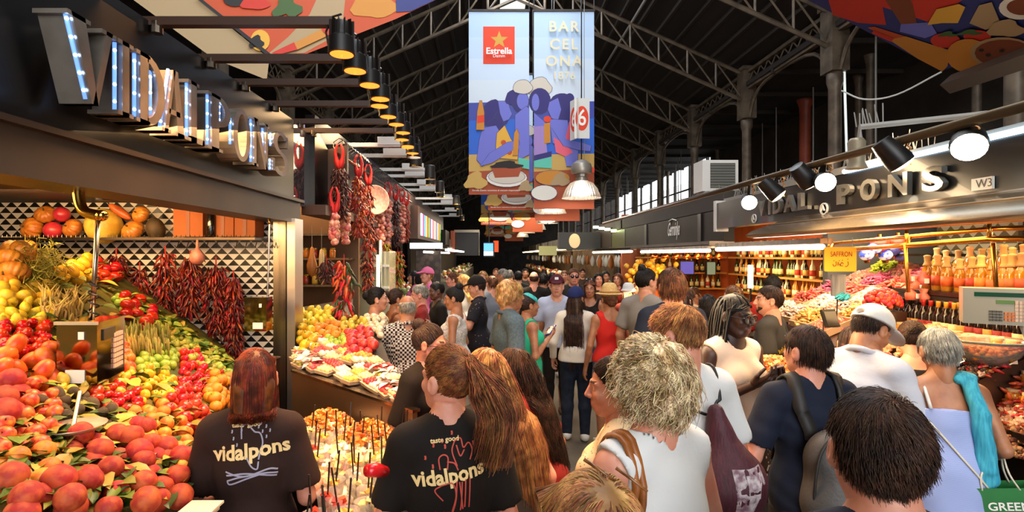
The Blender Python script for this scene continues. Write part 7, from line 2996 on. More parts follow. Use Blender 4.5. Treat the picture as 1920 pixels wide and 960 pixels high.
for a in range(5):
 for b in range(4):
  fa, fb_ = (a + .5) / 5, (b + .5) / 4
  x = (2.66 + 1.16 * fa + .1 * fb_)
  y = 4.15 + 1.1 * fb_ + .12 * (1 - fa)
  cl, cnm = SWC[(ci * 3 + b * 2 + a) % 8]
  ci += 1
  mound('sweets', '%s sweets %s, %s row' % (cnm, place[a], ('nearest', 'second', 'third', 'farthest')[b]), (x, y, .115, .135, .08), 'stick' if (a + b) % 3 else 'chunk', 170, (cl,), sw, .014 if (a + b) % 3 else .016, 'sweets')
  mb = MB()
  z = sw(x, y)
  for dx, dy, sx_, sy_ in ((-.115, 0, .012, .27), (.115, 0, .012, .27), (0, -.135, .23, .012), (0, .135, .23, .012)):
   mb.box((x + dx, y + dy, sw(x + dx, y + dy) + .012), (sx_, sy_, .055), mat('crate_clear', 'c8a078', rough=.3), rot=Matrix.Rotation(-.4, 3, 'Y'))
  tag(mb.build('sweets_crate'), 'shallow crate of %s sweets %s, %s row' % (cnm, place[a], ('nearest', 'second', 'third', 'farthest')[b]), 'crate', 'crates of sweets')
mb = MB()
c = P(1655, 568, 4.0)
for i in range(260):
 d = rng.normal(size=3)
 d /= np.linalg.norm(d)
 if d[2] < -.2:
  continue
 mb.ball(c + d * (.12, .09, .10), .018, mat('red_cluster', 'd8402c', rough=.35, island=.3), 8, 6)
mb.box(c + (.02, 0, -.13), (.2, .16, .14), woodd)
tag(mb.build('red_sweet_pile', smooth=True), 'rounded pile of bright red sweets in a dark crate at the right of the slope', 'sweets', kind='stuff')
c = P(1520, 530, 3.85)
t = thing('picture_card', 'grey picture card on a stick among the sweets below the SAFFRON sign', 'card', P(1572, 535, 3.95))
mb = MB()
mb.box((0, 0, 0), (27 * .00395, .012, 40 * .00395), mat('card_grey', '5a5a60', rough=.4, col2='8a8884', scale=30, stretch=(1, 1, .1)))
mb.build('card', t)
mb = MB()
mb.tube([(0, .01, -.08), (0, .02, -.24)], .005, blackp, 5)
mb.build('stick', t)
t = thing('card_reader', 'dark tilted screen on a thin stand in front of the sweets', 'screen', P(1556, 597, 3.55), .3)
mb = MB()
mb.box((0, 0, 0), (.115, .02, .12), blackp, rot=Matrix.Rotation(-.35, 3, 'X'))
mb.build('casing', t)
mb = MB()
mb.box((0, -.013, -.002), (.10, .006, .10), mat('screen_dark', '2a2420', rough=.1), rot=Matrix.Rotation(-.35, 3, 'X'))
mb.build('display', t)
mb = MB()
mb.tube([(-.03, .02, .07), (-.06, .0, -.18)], .005, woodd, 5)
mb.build('stand', t)
mb = MB()
for _ in range(60):
 d = rng.normal(size=3) * .5
 c = P(1578, 560, 3.9)
 mb.tube([c + d * (.05, .03, .02), c + d * (.05, .03, .02) + (.03, 0, .02)], .006, mat('teal_sweet', '38a8b8', rough=.4), 5)
tag(mb.build('teal_sweets', smooth=True), 'small patch of turquoise wrapped sweets under the grey card', 'sweets', kind='stuff')
# painted balls on a shelf
mb = MB()
mb.box((3.75, 4.75, 2.00), (.6, .5, .02), stainless_d)
tag(mb.build('ball_shelf'), 'steel shelf under the blue and red painted balls', 'shelf')
blu = mat('ball_blue', '3a4ab8', rough=.25, col2='d8d4d8', scale=9, mixlo=.55, mixhi=.62)
BL = [(1625, 478, 'b', 'leftmost blue and white painted ball'), (1640, 466, 'b', 'upper blue and white painted ball behind the leftmost'), (1660, 478, 'b', 'blue and white painted ball beside the red one'), (1672, 470, 'd', 'dark blue painted ball right of the red one'), (1690, 480, 'd', 'dark painted ball at the right end of the shelf'), (1650, 458, 'r', 'left round red lantern above the blue balls'), (1684, 455, 'r', 'right round red lantern above the blue balls')]
for px, py, kd, lab in BL:
 p = P(px, py, 4.55)
 t = thing('lantern' if kd == 'r' else 'painted_ball', lab, 'lantern' if kd == 'r' else 'ball', p, 0, 'painted balls and lanterns')
 r = .055 if kd != 'r' else .07
 mb = MB()
 mb.ball((0, 0, 0), (r, r, r * .92), {'b': blu, 'd': mat('ball_navy', '1c2260', rough=.25, col2='3a3a70', scale=12), 'r': mat('lantern_red', 'd83418', rough=.4)}[kd], 18, 12)
 mb.build('body', t, smooth=True)
 mb = MB()
 mb.lathe([(.02, -r * .9 - .02), (.026, -r * .85), (.02, -r * .8)], brass, n=12)
 mb.build('stand', t)
 mb = MB()
 mb.lathe([(.018, r * .85), (.018, r + .015), (0, r + .018)], brass, n=12)
 mb.build('top_cap', t)
# back of the right stall
mb = MB()
mb.box((4.55, 3.3, 1.5), (.1, 5.2, 3.0), mat('stall_wall_grey', '8a8278', rough=.6, col2='756c60', scale=2))
structure(mb, 'wall_stall_right')
mb = MB()
mb.box((4.0, 5.42, 1.35), (1.2, .08, 2.7), mat('stall_panel_grey', '5c5a54', rough=.5))
structure(mb, 'wall_stall_end')
mb = MB()
mb.box((4.47, 4.9, 2.05), (.04, .8, .9), tri_tiles('triangle_tiles_side', .06, 'd8c8a8', '7a6a4c', 'YZ'))
mb.box((4.47, 3.85, 2.1), (.04, .12, 1.2), tri_tiles('triangle_tiles_strip', .1, 'e0d8c8', '1c1814', 'YZ'))
structure(mb, 'trim_6')
t = thing('fridge', 'white fridge standing at the back behind the oil bottles', 'fridge', (4.2, 3.35, 0))
mb = MB()
mb.box((0, 0, 1.1), (.55, .6, 2.2), whitep)
mb.build('body', t)
mb = MB()
mb.box((-.285, 0, 1.3), (.02, .56, 1.7), mat('fridge_door', 'c8c0b4', rough=.3))
mb.build('door', t)
mb = MB()
mb.tube([(-.31, -.22, 1.1), (-.31, -.22, 1.6)], .012, stainless, 8)
mb.build('handle', t)
# low crate of orange nuts in front of the vendor
t = thing('nut_crate', 'wooden crate of orange candied nuts beside the woman with braids', 'crate', P(1452, 712, 3.3))
mb = MB()
for dx, dy, a, b in ((0, -.20, .42, .02), (0, .20, .42, .02), (-.2, 0, .02, .40), (.2, 0, .02, .40)):
 mb.box((dx, dy, .03), (a, b, .10), woodo if dy >= 0 else mat('crate_wood', '8a5a34', rough=.6, col2='6a4224', scale=6))
mb.box((0, 0, -.01), (.42, .40, .02), woodo)
mb.box((.17, -.212, .02), (.05, .02, .13), woodd)
mb.build('box', t)
mb = MB()
for i in range(420):
 a, r = rng.uniform(0, 6.28), math.sqrt(rng.uniform())
 x, y = .19 * r * math.cos(a), .18 * r * math.sin(a)
 mb.box((x, y, .07 + .07 * (1 - r * r)), (.022, .018, .016), mat('nut_orange', 'd87a34', rough=.4, island=.35), rot=Matrix.Rotation(rng.uniform(0, 3), 3, 'X') @ Matrix.Rotation(rng.uniform(0, 3), 3, 'Z'), taper=.7)
o = mb.build('contents', t)
o['kind'] = 'stuff'
c = np.array(t.location)
mb = MB()
mb.box((c[0], c[1], (c[2] - .02) / 2), (.44, .42, c[2] - .02), stainless_d)
tag(mb.build('crate_stand'), 'dark stand under the crate of orange nuts', 'stand')
mb = MB()
for i in range(240):
 mb.ball((c[0] - .16 + rng.uniform(-.05, .2), c[1] - .25 + rng.uniform(-.03, .03), .80 + rng.uniform(0, .1)), .014, mat('mixed_nut', 'c8a068', rough=.5, island=.4), 7, 5)
mb.box((c[0] - .08, c[1] - .26, .78), (.3, .12, .03), woodd)
tag(mb.build('mixed_nuts', smooth=True), 'mixed nuts on the lower ledge under the orange nut crate', 'nuts', kind='stuff')

# ------------------------------------------------------------------ bar stall behind
mb = MB()
mb.box((4.75, 8.2, 1.4), (.1, 5.0, 2.8), woodo)
structure(mb, 'wall_bar_side')
mb = MB()
mb.box((3.7, 10.6, 1.4), (2.2, .1, 2.8), woodo)
structure(mb, 'wall_bar_back')
mb = MB()
mb.box((4.1, 5.75, 1.3), (.16, .16, 2.6), woodo)
mb.box((4.35, 5.7, 1.3), (.3, .08, 2.6), woodd)
structure(mb, 'pillar_bar')
t = thing('bar_counter', 'long bar counter of the stall behind the waiting customers', 'counter', (2.85, 8.2, 0))
mb = MB()
mb.box((0, 0, .5), (.5, 4.6, 1.0), woodd)
mb.build('body', t)
mb = MB()
mb.box((0, 0, 1.03), (.62, 4.7, .05), stainless)
mb.build('worktop', t)
for i, (z, w) in enumerate(((1.35, 'lowest'), (1.65, 'second'), (1.95, 'top'))):
 mb = MB()
 mb.box((4.55, 8.1, z), (.28, 3.6, .03), mat('shelf_honey', 'c88a4a', rough=.4))
 tag(mb.build('bar_shelf'), '%s honey coloured shelf along the side of the bar' % w, 'shelf', 'shelves along the side of the bar')
 mb = MB()
 mb.box((3.7, 10.4, z), (1.7, .25, .03), mat('shelf_honey', 'c88a4a'))
 tag(mb.build('bar_shelf'), '%s honey coloured shelf across the back of the bar' % w, 'shelf', 'shelves across the back of the bar')
bmesh_ = []
for nm, c, lb_c in (('green', '2a3a14', 'd8c890'), ('amber', 'b8741c', 'e8dcc0'), ('clear', 'e8dcb8', 'c8402c'), ('dark', '1c100a', 'd8b060')):
 mb = MB()
 mb.lathe([(0, 0), (.034, 0), (.036, .01), (.036, .15), (.030, .18), (.013, .21), (.013, .27), (0, .272)], mat('bar_glass_' + nm, c, rough=.1, coat=.5), n=12)
 mb.lathe([(.0366, .04), (.0366, .12)], mat('bar_label_' + nm, lb_c, rough=.6), n=12)
 bmesh_.append((nm, poly_mesh('bar_bottle', np.concatenate(mb.v), mb.f, mb.mats, mb.m, True)))
for z in (1.365, 1.665, 1.965):
 for side in range(2):
  n = 34 if side == 0 else 15
  for i in range(n):
   k = rng.integers(4)
   nm, me_ = bmesh_[k]
   o = bpy.data.objects.new('bar_bottle', me_)
   COL.objects.link(o)
   o.location = (4.50 + rng.uniform(-.04, .04), 6.4 + i * .10, z) if side == 0 else (2.95 + i * .105, 10.35, z)
   o.rotation_euler = (0, 0, rng.uniform(0, 6))
   lab = '%s bottle standing on the %s of the bar' % (nm, 'side shelves' if side == 0 else 'back shelves')
   tag(o, lab, 'bottle', lab)
gl = MB()
gl.lathe([(0, 0), (.028, 0), (.004, .006), (.004, .05), (.03, .075), (.034, .12), (.028, .14)], mat('bar_wineglass', 'f0dcb0', rough=.08, spec=.8), n=12)
glm = poly_mesh('wine_glass', np.concatenate(gl.v), gl.f, gl.mats, gl.m, True)
for i in range(44):
 o = bpy.data.objects.new('wine_glass', glm)
 COL.objects.link(o)
 o.location = (2.72 + .09 * (i % 3), 6.1 + (i // 3) * .27 + rng.uniform(-.05, .05), 1.056)
 tag(o, 'stemmed glass standing on the bar counter', 'glass', 'stemmed glasses on the bar counter')
mb = MB()
mb.box((3.9, 6.25, 1.05), (1.1, .5, .05), mat('shelf_honey', 'c88a4a'))
mb.box((3.9, 6.25, .5), (1.06, .46, 1.05), woodd)
tag(mb.build('side_table'), 'honey coloured table with bottles right behind the vendor', 'table')
for i in range(26):
 nm, me_ = bmesh_[rng.choice(4, p=(.1, .35, .45, .1))]
 o = bpy.data.objects.new('bar_bottle', me_)
 COL.objects.link(o)
 o.location = (3.42 + (i % 13) * .078, 6.15 + .16 * (i // 13), 1.076)
 lab = '%s bottle standing on the table behind the vendor' % nm
 tag(o, lab, 'bottle', lab)
for px, py, w, hgt, c, em, lab in ((1287, 502, 27, 26, '4a48a8', .7, 'violet blue screen above the bar'), (1332, 503, 18, 26, '6a8078', .35, 'grey green screen right of the violet one above the bar')):
 Y = 9.6
 t = thing('screen', lab, 'screen', P(px, py, Y))
 mb = MB()
 mb.box((0, 0, 0), (w * Y / FOC, .06, hgt * Y / FOC), blackp)
 mb.tube([(0, 0, hgt * Y / FOC / 2), (0, 0, .80)], .015, blackp, 6)
 mb.build('casing', t)
 mb = MB()
 mb.box((0, -.035, 0), (w * Y / FOC - .03, .01, hgt * Y / FOC - .03), mat('screen_' + c, c, emit=em))
 mb.build('display', t)
mb = MB()
for i in range(130):
 mb.ball(P(1215, 512, 8.9) + rng.normal(size=3) * (.16, .1, .09), .045, mat('gold_fruit', 'd8a028', rough=.4, island=.25), 8, 6)
c = P(1215, 512, 8.9)
mb.box((c[0], c[1], 1.33), (.4, .3, .6), woodo)
tag(mb.build('yellow_fruit_pile', smooth=True), 'pile of yellow fruit on the counter left of the man with the bun', 'fruit', kind='stuff')
mb = MB()
mb.tube([P(1407, 540, 6.1), P(1407, 540, 6.1) * (1, 1, 0) + (0, 0, 1.05)], .012, blackp, 6)
mb.tube([P(1407, 497, 6.1), P(1407, 540, 6.1)], .03, mat('lit_bottle_tube', 'e0f0e0', emit=2.5), 8)
tag(mb.build('upright_light'), 'small upright pale light tube on the bar shelves', 'lamp')
for i in range(7):
 t = thing('hanging_lamp', 'small copper lamp hanging in the row under the bar fascia', 'lamp', P(1228 + i * 20, 478, 8.6), 0, 'copper lamps under the bar fascia')
 mb = MB()
 mb.lathe([(.07, -.06), (.05, 0), (.02, .03), (.0, .035)], mat('copper', 'c8642c', rough=.25, metal=.9), n=14)
 mb.tube([(0, 0, .03), (0, 0, .54)], .004, blackp, 4)
 mb.build('lamp_shade', t, smooth=True)
 mb = MB()
 mb.ball((0, 0, -.04), .028, glowamber, 10, 8)
 mb.build('bulb', t, smooth=True)
# ---- distant right stalls
for i, (y0, L, lab) in enumerate(((11.4, 5.5, 'distant right stall with hanging white goods beyond the bar'), (18, 9, 'second distant right stall farther down the aisle'), (28, 16, 'last distant right stall at the end of the aisle'))):
 t = thing('market_stall', lab, 'market stall', (3.0, y0, 0))
 mb = MB()
 mb.box((0, L / 2, .55), (.7, L, 1.1), stainless_d)
 mb.build('counter', t)
 mb = MB()
 mb.box((1.2, L / 2, 1.4), (.1, L, 2.8), mat('stall_back_warm', '8a6a44', rough=.6, col2='5a4028', scale=2))
 mb.build('back_panel', t)
 mb = MB()
 mb.box((-.35, L / 2, 2.38), (.14, L, .42), fb)
 mb.box((-.32, L / 2, 2.14), (.2, L, .04), stainless)
 mb.build('fascia', t)
 mb = MB()
 for j in range(110):
  c = ('e8dcc0', 'd8a848', 'b84a2c', 'f0f0e8', 'a8281c')[j % 5]
  mb.ball((rng.uniform(-.25, .25), rng.uniform(.2, L - .2), 1.12 + rng.uniform(0, .16)), rng.uniform(.04, .08), mat('goods_' + c, c, rough=.5), 8, 6)
 o = mb.build('goods', t, smooth=True)
 o['kind'] = 'stuff'
 mb = MB()
 for j in range(26):
  c = np.array((rng.uniform(-.2, .6), .3 + (L - .6) * j / 26, 1.95))
  mb.lathe([(0, .05), (.03, 0), (.07, -.12), (.05, -.26), (0, -.3)], mat('hung_%d' % (j % 3), ('e8e0d0', 'c87a3c', 'f0ece0')[j % 3], rough=.6), c, 10)
 o = mb.build('hung_goods', t, smooth=True)
 o['kind'] = 'stuff'
t = thing('box_sign', 'dark rounded sign with a cream oval at the end of the distant right fascia', 'sign', P(1085, 452, 12.5))
mb = MB()
mb.box((0, 0, 0), (.95, .3, .40), blackp)
mb.build('board', t)
mb = MB()
b = blob(-.12, 0, .13, .17, 24)
mb.add(np.stack([b[:, 0], 0 * b[:, 0] - .155, b[:, 1]], 1), [np.arange(24)[None]], mat('sign_cream', 'c8b088', rough=.6))
mb.build('emblem', t)
mb = MB()
mb.tube([P(1027, 470, 15), P(1027, 470, 15) + (0, 0, 6)], .01, steel, 4)
mb.box(P(1027, 470, 15), (.5, .1, .26), mat('sign_greenish', 'b8b478', rough=.6, emit=.25))
tag(mb.build('sign_board'), 'small pale green sign board below the lamp row', 'sign')
mb = MB()
for dx in (-.12, 0, .12, .25):
 mb.box(P(1128, 428, 11) + (dx, 0, -dx * .2), (.10, .05, .05), mat('green_white_glow', 'e8ffb0', emit=7))
tag(mb.build('bright_lamps'), 'cluster of small yellow-green bright lamps at the far end of the fascias', 'lamp')
# ------------------------------------------------------------------ the crowd
blk = cloth('black', '17110e')
brn = cloth('black_brown', '2a1812')
nav = cloth('navy', '141a2a')
wht = cloth('white', 'ccccca')
jean = cloth('denim', '2e3a52', col2='1c2538', scale=20)
jeanl = cloth('denim_light', '5c6c84', col2='46566e', scale=20)
grey = cloth('grey', '75706a')
drk = cloth('charcoal', '2a2624')
cream = cloth('cream', 'cfb598')
shoeb = cloth('shoe_black', '1a1613', rough=.5)
skin_shoe = cloth('sandal', '6a4a34', rough=.5)

# --- nearest figures
g1 = person('woman in dark T-shirt printed vidalpons standing at the fruit stand', 478, 652, Y=2.08, face=6, skin='rosy', yaw=14, hair=('bob', 'auburn', {'len': .19, 'part': .0, 'gravity': .6, 'n': 5200, 'zmin': -.125}),
   shirt=('tee', brn, {'hem': .80, 'sleeve': .74, 'e': .018, 'wob': .006}), pants=('jeans', blk), arms=(((.075, -.03, -.27), (.05, .19, -.31), (.6, 0, .8)), ((.065, -.02, -.26), (.06, .2, -.30), (.6, 0, .8))), w=1.0, q=2, seed=1)
g2 = person('woman with brown ponytail in black T-shirt printed vidalpons', 838, 645, Y=1.84, face=12, skin='rosy', yaw=38, hair=('pony', 'chestnut', {'tie': (.0, -.112, .078), 'len': .30, 'bow': .05, 'dir': (.10, -.42, -1)}),
   shirt=('tee', blk, {'hem': .80, 'sleeve': .70, 'e': .016, 'wob': .006, 'wf': 12}), pants=('jeans', blk), arms=(((.075, .02, -.26), (.05, .26, -.24), (.4, 0, 1)), 'down'), q=2, seed=2, w=.96)
g3 = person('woman with long straight light brown hair and a dark top behind the ponytailed woman', 908, 652, Y=2.32, face=30, skin='fair', yaw=20, lean=12, hair=('long', 'lightbrown', {'len': .50, 'side': .10, 'n': 2600, 'r': .0016}),
   shirt=('sleeveless', drk, {}), pants=('jeans', blk), arms=('bent', 'relaxed'), q=2, seed=3)
g4 = person('woman with dark curly hair and maroon top bending to the left', 962, 652, Y=2.72, face=62, skin='tan', lean=14, yaw=10, hair=('long', 'darkbrown', {'len': .50, 'curl': .012, 'curlf': 7, 'side': .04, 'r': .0020}),
   shirt=('tee', cloth('maroon', '7a1a16'), {'hem': .84}), pants=('skirt', cloth('pattern_skirt', '8a3428', col2='d8c4b0', scale=45, tex='voronoi', mixlo=.2, mixhi=.3), {'len': .45}), arms=('bent', 'relaxed'), q=2, seed=4)
g5 = person('woman with glasses and bun in a black T-shirt behind the taupe panel', 806, 607, Y=3.05, face=-120, skin='rosy', yaw=20, pitch=10, hair=('bun', 'darkbrown', {'at': (0, -.09, .10), 'size': .9}),
   shirt=('tee', blk, {'sleeve': .8}), pants=('jeans', blk), arms=('bent', 'bent'), glasses='clear', q=1, seed=5, w=1.05)
curly = person('woman with curly grey blonde hair in a white sleeveless blouse', 1214, 634, Y=1.55, face=28, skin='rosy', yaw=12, hair=('curly', 'greyblond', {'n': 3400, 'r': .0019, 'len': .095, 'curl': .011, 'curlf': 3.6}),
      shirt=('sleeveless', wht, {'hem': .74, 'flare': .03, 'hole': .06, 'e': .016, 'neck': (.085, .085, .085)}), pants=('jeans', jean), arms=('down', 'down'), w=1.04, q=2, seed=6)
prof = person('woman in spotted cream blouse seen in profile behind the curly haired woman', 1150, 668, Y=2.02, face=72, skin='rosy', yaw=8, pitch=6, hair=('bun', 'darkbrown', {'at': (0, -.10, .09)}),
     shirt=('tee', cloth('spotted', 'e0c8a0', col2='6a3a24', scale=70, tex='voronoi', mixlo=.22, mixhi=.16), {'sleeve': .7, 'e': .016}), pants=('jeans', jean), arms=('down', 'bent'), q=2, seed=7)
boy = person('young man with short blond hair in white T-shirt carrying a maroon bag', 1270, 572, Y=2.25, face=14, fem=False, skin='rosy', yaw=28, pitch=12, hair=('short', 'lightbrown', {'len': .045, 'sweep': (-.5, .5, .2), 'gravity': .03, 'thick': .006, 'lift': .08}),
    shirt=('tee', wht, {'hem': .82}), pants=('jeans', jean), arms=('bent', 'down'), q=2, seed=8)
man = person('man with short dark hair seen from behind, closest on the right', 1643, 733, Y=1.10, face=-6, fem=False, skin='rosy', yaw=-10, hair=('short', 'darkbrown', {'len': .036, 'n': 7500, 'r': .0010, 'thick': .010, 'gravity': .12, 'swirl': .8, 'noise': .2, 'lift': .1}),
    shirt=('tee', nav, {}), pants=('jeans', jean), q=2, seed=9)
blo = person('person with light brown hair, only the crown showing at the lower edge', 1112, 884, Y=.80, face=5, skin='rosy', hair=('bob', 'lightbrown', {'len': .28, 'n': 5000, 'r': .0012}), shirt=('tee', drk, {}), pants=('jeans', jean), q=2, seed=10)
mb = MB()
iv = np.array(blo.root.location)
for a, c in (((1095, 861, .80), (1152, 902, .78)), ((1155, 877, .78), (1214, 922, .76))):
 pts = np.array([P(*a), (P(*a) + P(*c)) / 2 + (0, 0, .001), P(*c)]) - iv
 mb.tube(pts @ np.array(Matrix.Rotation(-blo.root.rotation_euler[2], 3, 'Z')).T, [.0030, .0026, .0022], mat('temple_tortoise', '8a5a30', rough=.25, col2='5a3418', scale=60), 8)
mb.build('sunglasses', blo.root, smooth=True)
pack = person('man with brown hair in black T-shirt wearing a grey backpack', 1510, 611, Y=2.52, face=4, fem=False, skin='rosy', yaw=18, hair=('short', 'darkbrown', {'len': .055, 'thick': .010, 'gravity': .2}),
     shirt=('tee', nav, {'hem': .82, 'sleeve': .72}), pants=('jeans', drk), arms=(((.11, -.02, -.27), (.17, .06, -.52), (1, 0, .1)), 'down'), q=2, seed=11)
braid = person('woman with long dark braids and sunglasses in a pale sleeveless blouse holding a phone', 1378, 551, Y=3.1, face=-160, skin='dark', yaw=14, pitch=8, hair=('braids', 'black', {'len': .55, 'n': 110, 'r': .0052}),
      shirt=('sleeveless', cloth('pale_blouse', 'd8c4ae'), {'hem': .88, 'vneck': .16, 'hole': .055}), pants=('skirt', cloth('floral_skirt', 'e4d4c4', col2='4a3a2c', scale=38, tex='voronoi', mixlo=.22, mixhi=.32), {'len': .62, 'waist': .98}), arms=('phone', 'phone'), glasses='sun', shoes=skin_shoe, q=2, seed=12, w=1.08)
capm = person('man in white shirt and white cap leaning to the right stand', 1634, 578, Y=2.95, face=-62, fem=False, skin='tan', lean=20, yaw=-14, pitch=18, hair=('short', 'darkbrown', {'len': .03}), hat=('cap', wht, {'gap': 1}),
     shirt=('long', cloth('white_shirt', 'b8bac4'), {'hem': .80, 'collar': 1, 'e': .018}), pants=('jeans', drk), arms=('reach', 'reach'), q=2, seed=13, w=.98)
blw = person('dark haired woman in black top bending over the right stand', 1712, 602, Y=3.2, face=-30, skin='light', lean=18, pitch=10, yaw=-8, hair=('bun', 'darkbrown', {'at': (0, -.10, .03), 'size': .7}), shirt=('tee', blk, {'neck': (.09, .11, .10)}), pants=('jeans', blk), arms=('bent', 'bent'), q=1, seed=14)
blue = person('grey haired woman in a pale blue strappy top carrying a green bag', 1760, 618, Y=2.72, face=-20, skin='tan', lean=4, yaw=4, pitch=22, hair=('short', 'silver', {'len': .055, 'thick': .010, 'gravity': .15, 'n': 3200, 'r': .0016}),
     shirt=('cami', cloth('blue_stripe', '8c9cd0', col2='a8b4dc', scale=60, tex='stripe', bump=.2), {'line': 1.275, 'hem': .80, 'strapm': cloth('strap_white', 'e0dcd8'), 'e': .016, 'flare': .02}), pants=('jeans', nav), arms=('down', ((.05, -.10, -.25), (.05, .10, -.33), (1, 0, .3))), curl=(.4, 1.1), q=2, seed=15, w=1.06)
# --- middle distance
person('man in black and white checked shirt leaning at the produce stand', 763, 553, Y=4.6, face=14, fem=False, skin='tan', lean=8, hair=('bald', 'grey', {}), shirt=('shirt', cloth('checked', '24181a', col2='c8b8a8', scale=55, tex='checker'), {'collar': 1, 'hem': .84, 'sleeve': .8}), pants=('jeans', jeanl),
    arms=(((.16, -.02, -.22), (.20, .12, -.42), (1, 0, .3)), 'bent'), q=1, seed=20, w=1.08)
person('woman with dark tied hair in a beige tank top beside the glass case', 708, 538, Y=5.2, face=-75, skin='light', hair=('bun', 'black', {'at': (0, -.10, .04)}), shirt=('tank', cloth('beige', 'd8b898'), {}), pants=('jeans', jean), arms=('relaxed', 'bent'), q=1, seed=21)
person('woman in brown top just right of the one in the beige tank top', 744, 541, Y=5.75, face=-60, skin='tan', hair=('bun', 'darkbrown', {}), shirt=('tank', cloth('brown_top', '7a4a30'), {}), pants=('jeans', jean), q=1, seed=22)
person('grey haired man in a maroon T-shirt looking left', 786, 534, Y=6.1, face=95, fem=False, skin='rosy', hair=('short', 'grey', {'len': .03}), shirt=('tee', cloth('maroon_dark', '7a1e1c'), {}), pants=('jeans', drk), arms=('bent', 'relaxed'), q=1, seed=23, pitch=8)
person('man in a black T-shirt with close-cropped hair behind the maroon one', 818, 528, Y=6.7, face=110, fem=False, skin='brown', hair=('buzz', 'black', {}), shirt=('tee', blk, {}), pants=('jeans', drk), q=1, seed=24, pitch=8)
offs = person('young woman in a white off-shoulder top with denim shorts and a pink bag', 851, 538, Y=5.4, face=82, skin='tan', hair=('bun', 'black', {'at': (0, -.08, .11), 'size': .9}), shirt=('tank', cloth('lace_white', 'e4dcd4', col2='b8a89c', scale=60), {'neck': (.16, .14, .10), 'hole': .05}), pants=('shorts', jeanl, {'waist': .96}), arms=('phone', 'bent'), q=1, seed=25, pitch=12)
flor = person('man in dark floral shirt and black cap looking at a phone', 893, 520, Y=6.4, face=88, fem=False, skin='light', hair=('short', 'darkbrown', {'len': .03}), hat=('cap', blk, {}), shirt=('shirt', cloth('dark_floral', '1c1a20', col2='a08078', scale=26, tex='voronoi', mixlo=.16, mixhi=.1), {'collar': 1, 'hem': .74, 'e': .02}), pants=('shorts', cloth('pink_shorts', 'c87a68'), {'len': .5, 'wide': .02}),
    arms=('lift', 'phone'), q=1, seed=26, pitch=14)
person('curly blond man in a grey blue shirt looking right', 958, 526, Y=4.5, face=-72, fem=False, skin='tan', hair=('curly', 'blond', {'len': .06, 'thick': .016, 'n': 700, 'curl': .008}), shirt=('shirt', cloth('grey_blue', '5c6a70', col2='4e5c62', scale=60), {'collar': 1, 'hem': .76, 'e': .018}), pants=('jeans', drk), q=1, seed=27)
teal = person('woman in a turquoise tank top and head scarf holding a blue phone', 992, 550, Y=5.2, face=-70, skin='tan', hair=('bun', 'darkbrown', {}), shirt=('tank', cloth('turquoise', '2fae86'), {'neck': (.10, .16, .17), 'hem': .86}), pants=('shorts', cloth('grey_shorts', '6a747c'), {'len': .68}), arms=('phone', 'phone'), q=1, seed=28)
person('young man in striped shirt and maroon cap facing the camera', 1044, 518, Y=6.6, face=172, fem=False, skin='fair', hair=('short', 'brown', {}), hat=('cap', cloth('maroon_cap', '4a1420'), {'badge': wht}), shirt=('tee', cloth('blue_stripes', 'ced4e0', col2='7a86b0', scale=45, tex='stripe'), {}), pants=('jeans', blk), q=1, seed=29)
person('blonde long haired woman in tan top and dark shorts seen from behind', 1043, 546, Y=6.8, face=-24, skin='tan', hair=('long', 'blond', {'len': .42}), shirt=('tank', cloth('tan_top', 'c08a52'), {}), pants=('shorts', drk, {}), q=1, seed=30, shoes=skin_shoe)
person('woman in navy cap with very long dark hair, white top and jeans', 1080, 540, Y=5.8, face=-10, skin='light', hair=('long', 'darkbrown', {'len': .62, 'n': 1500, 'wide': .085}), hat=('cap', cloth('navy_cap', '1c2450'), {}), shirt=('long', cloth('offwhite', 'd0c4b4'), {'hem': .90}), pants=('jeans', cloth('dark_jeans', '202838', col2='161c2a', scale=18), {'e': .016}), arms=('relaxed', 'bent'), q=1, seed=31, yaw=-20, w=1.08)
person('man in dark sunglasses and dark shirt towering in the crowd facing the camera', 1076, 503, Y=8.2, face=178, fem=False, skin='rosy', hair=('short', 'brown', {'len': .03}), glasses='sun', shirt=('shirt', drk, {'collar': 1}), pants=('jeans', drk), q=1, seed=32)
person('woman with sunglasses pushed up and black tank top facing the camera', 1106, 526, Y=7.2, face=165, skin='tan', hair=('bob', 'brown', {'len': .2}), glasses='up', shirt=('tank', blk, {}), pants=('shorts', jeanl, {}), q=1, seed=33)
person('woman in a straw hat, red tank top and denim shorts', 1142, 541, Y=5.6, face=6, skin='tan', hair=('bun', 'brown', {'at': (0, -.10, -.02)}), hat=('straw', mat('straw', 'd8b478', rough=.8, col2='c09858', scale=50), {'band': mat('straw_band', 'a87a44', rough=.8)}), shirt=('tank', cloth('bright_red', 'd02a22'), {'hem': .93}), pants=('shorts', cloth('denim_pattern', '3a4a68', col2='8a94a8', scale=22), {'len': .70}), arms=('down', 'bent'), q=1, seed=34, w=1.06)
person('woman in a white hat facing the camera beside the straw hat', 1178, 538, Y=7.4, face=160, skin='rosy', hair=('bob', 'darkbrown', {'len': .16}), hat=('straw', wht, {'brim': .125}), shirt=('tee', cloth('dark_red', '5a1a18'), {}), pants=('jeans', drk), q=1, seed=35)
bun = person('bearded man with a black top bun in a grey T-shirt with a cross strap', 1213, 503, Y=5.2, face=-48, fem=False, skin='light', yaw=-20, hair=('bun', 'black', {'at': (0, -.055, .125), 'size': .75, 'beard': 1}), shirt=('tee', cloth('mid_grey', '86807a'), {}), pants=('jeans', drk), q=1, seed=36)
person('tall man with tousled brown hair in a black T-shirt seen from behind', 1258, 504, Y=4.1, face=4, fem=False, skin='rosy', hair=('short', 'brown', {'len': .08, 'thick': .013, 'gravity': .22, 'n': 1500}), shirt=('tee', nav, {}), pants=('jeans', drk), q=1, seed=37)
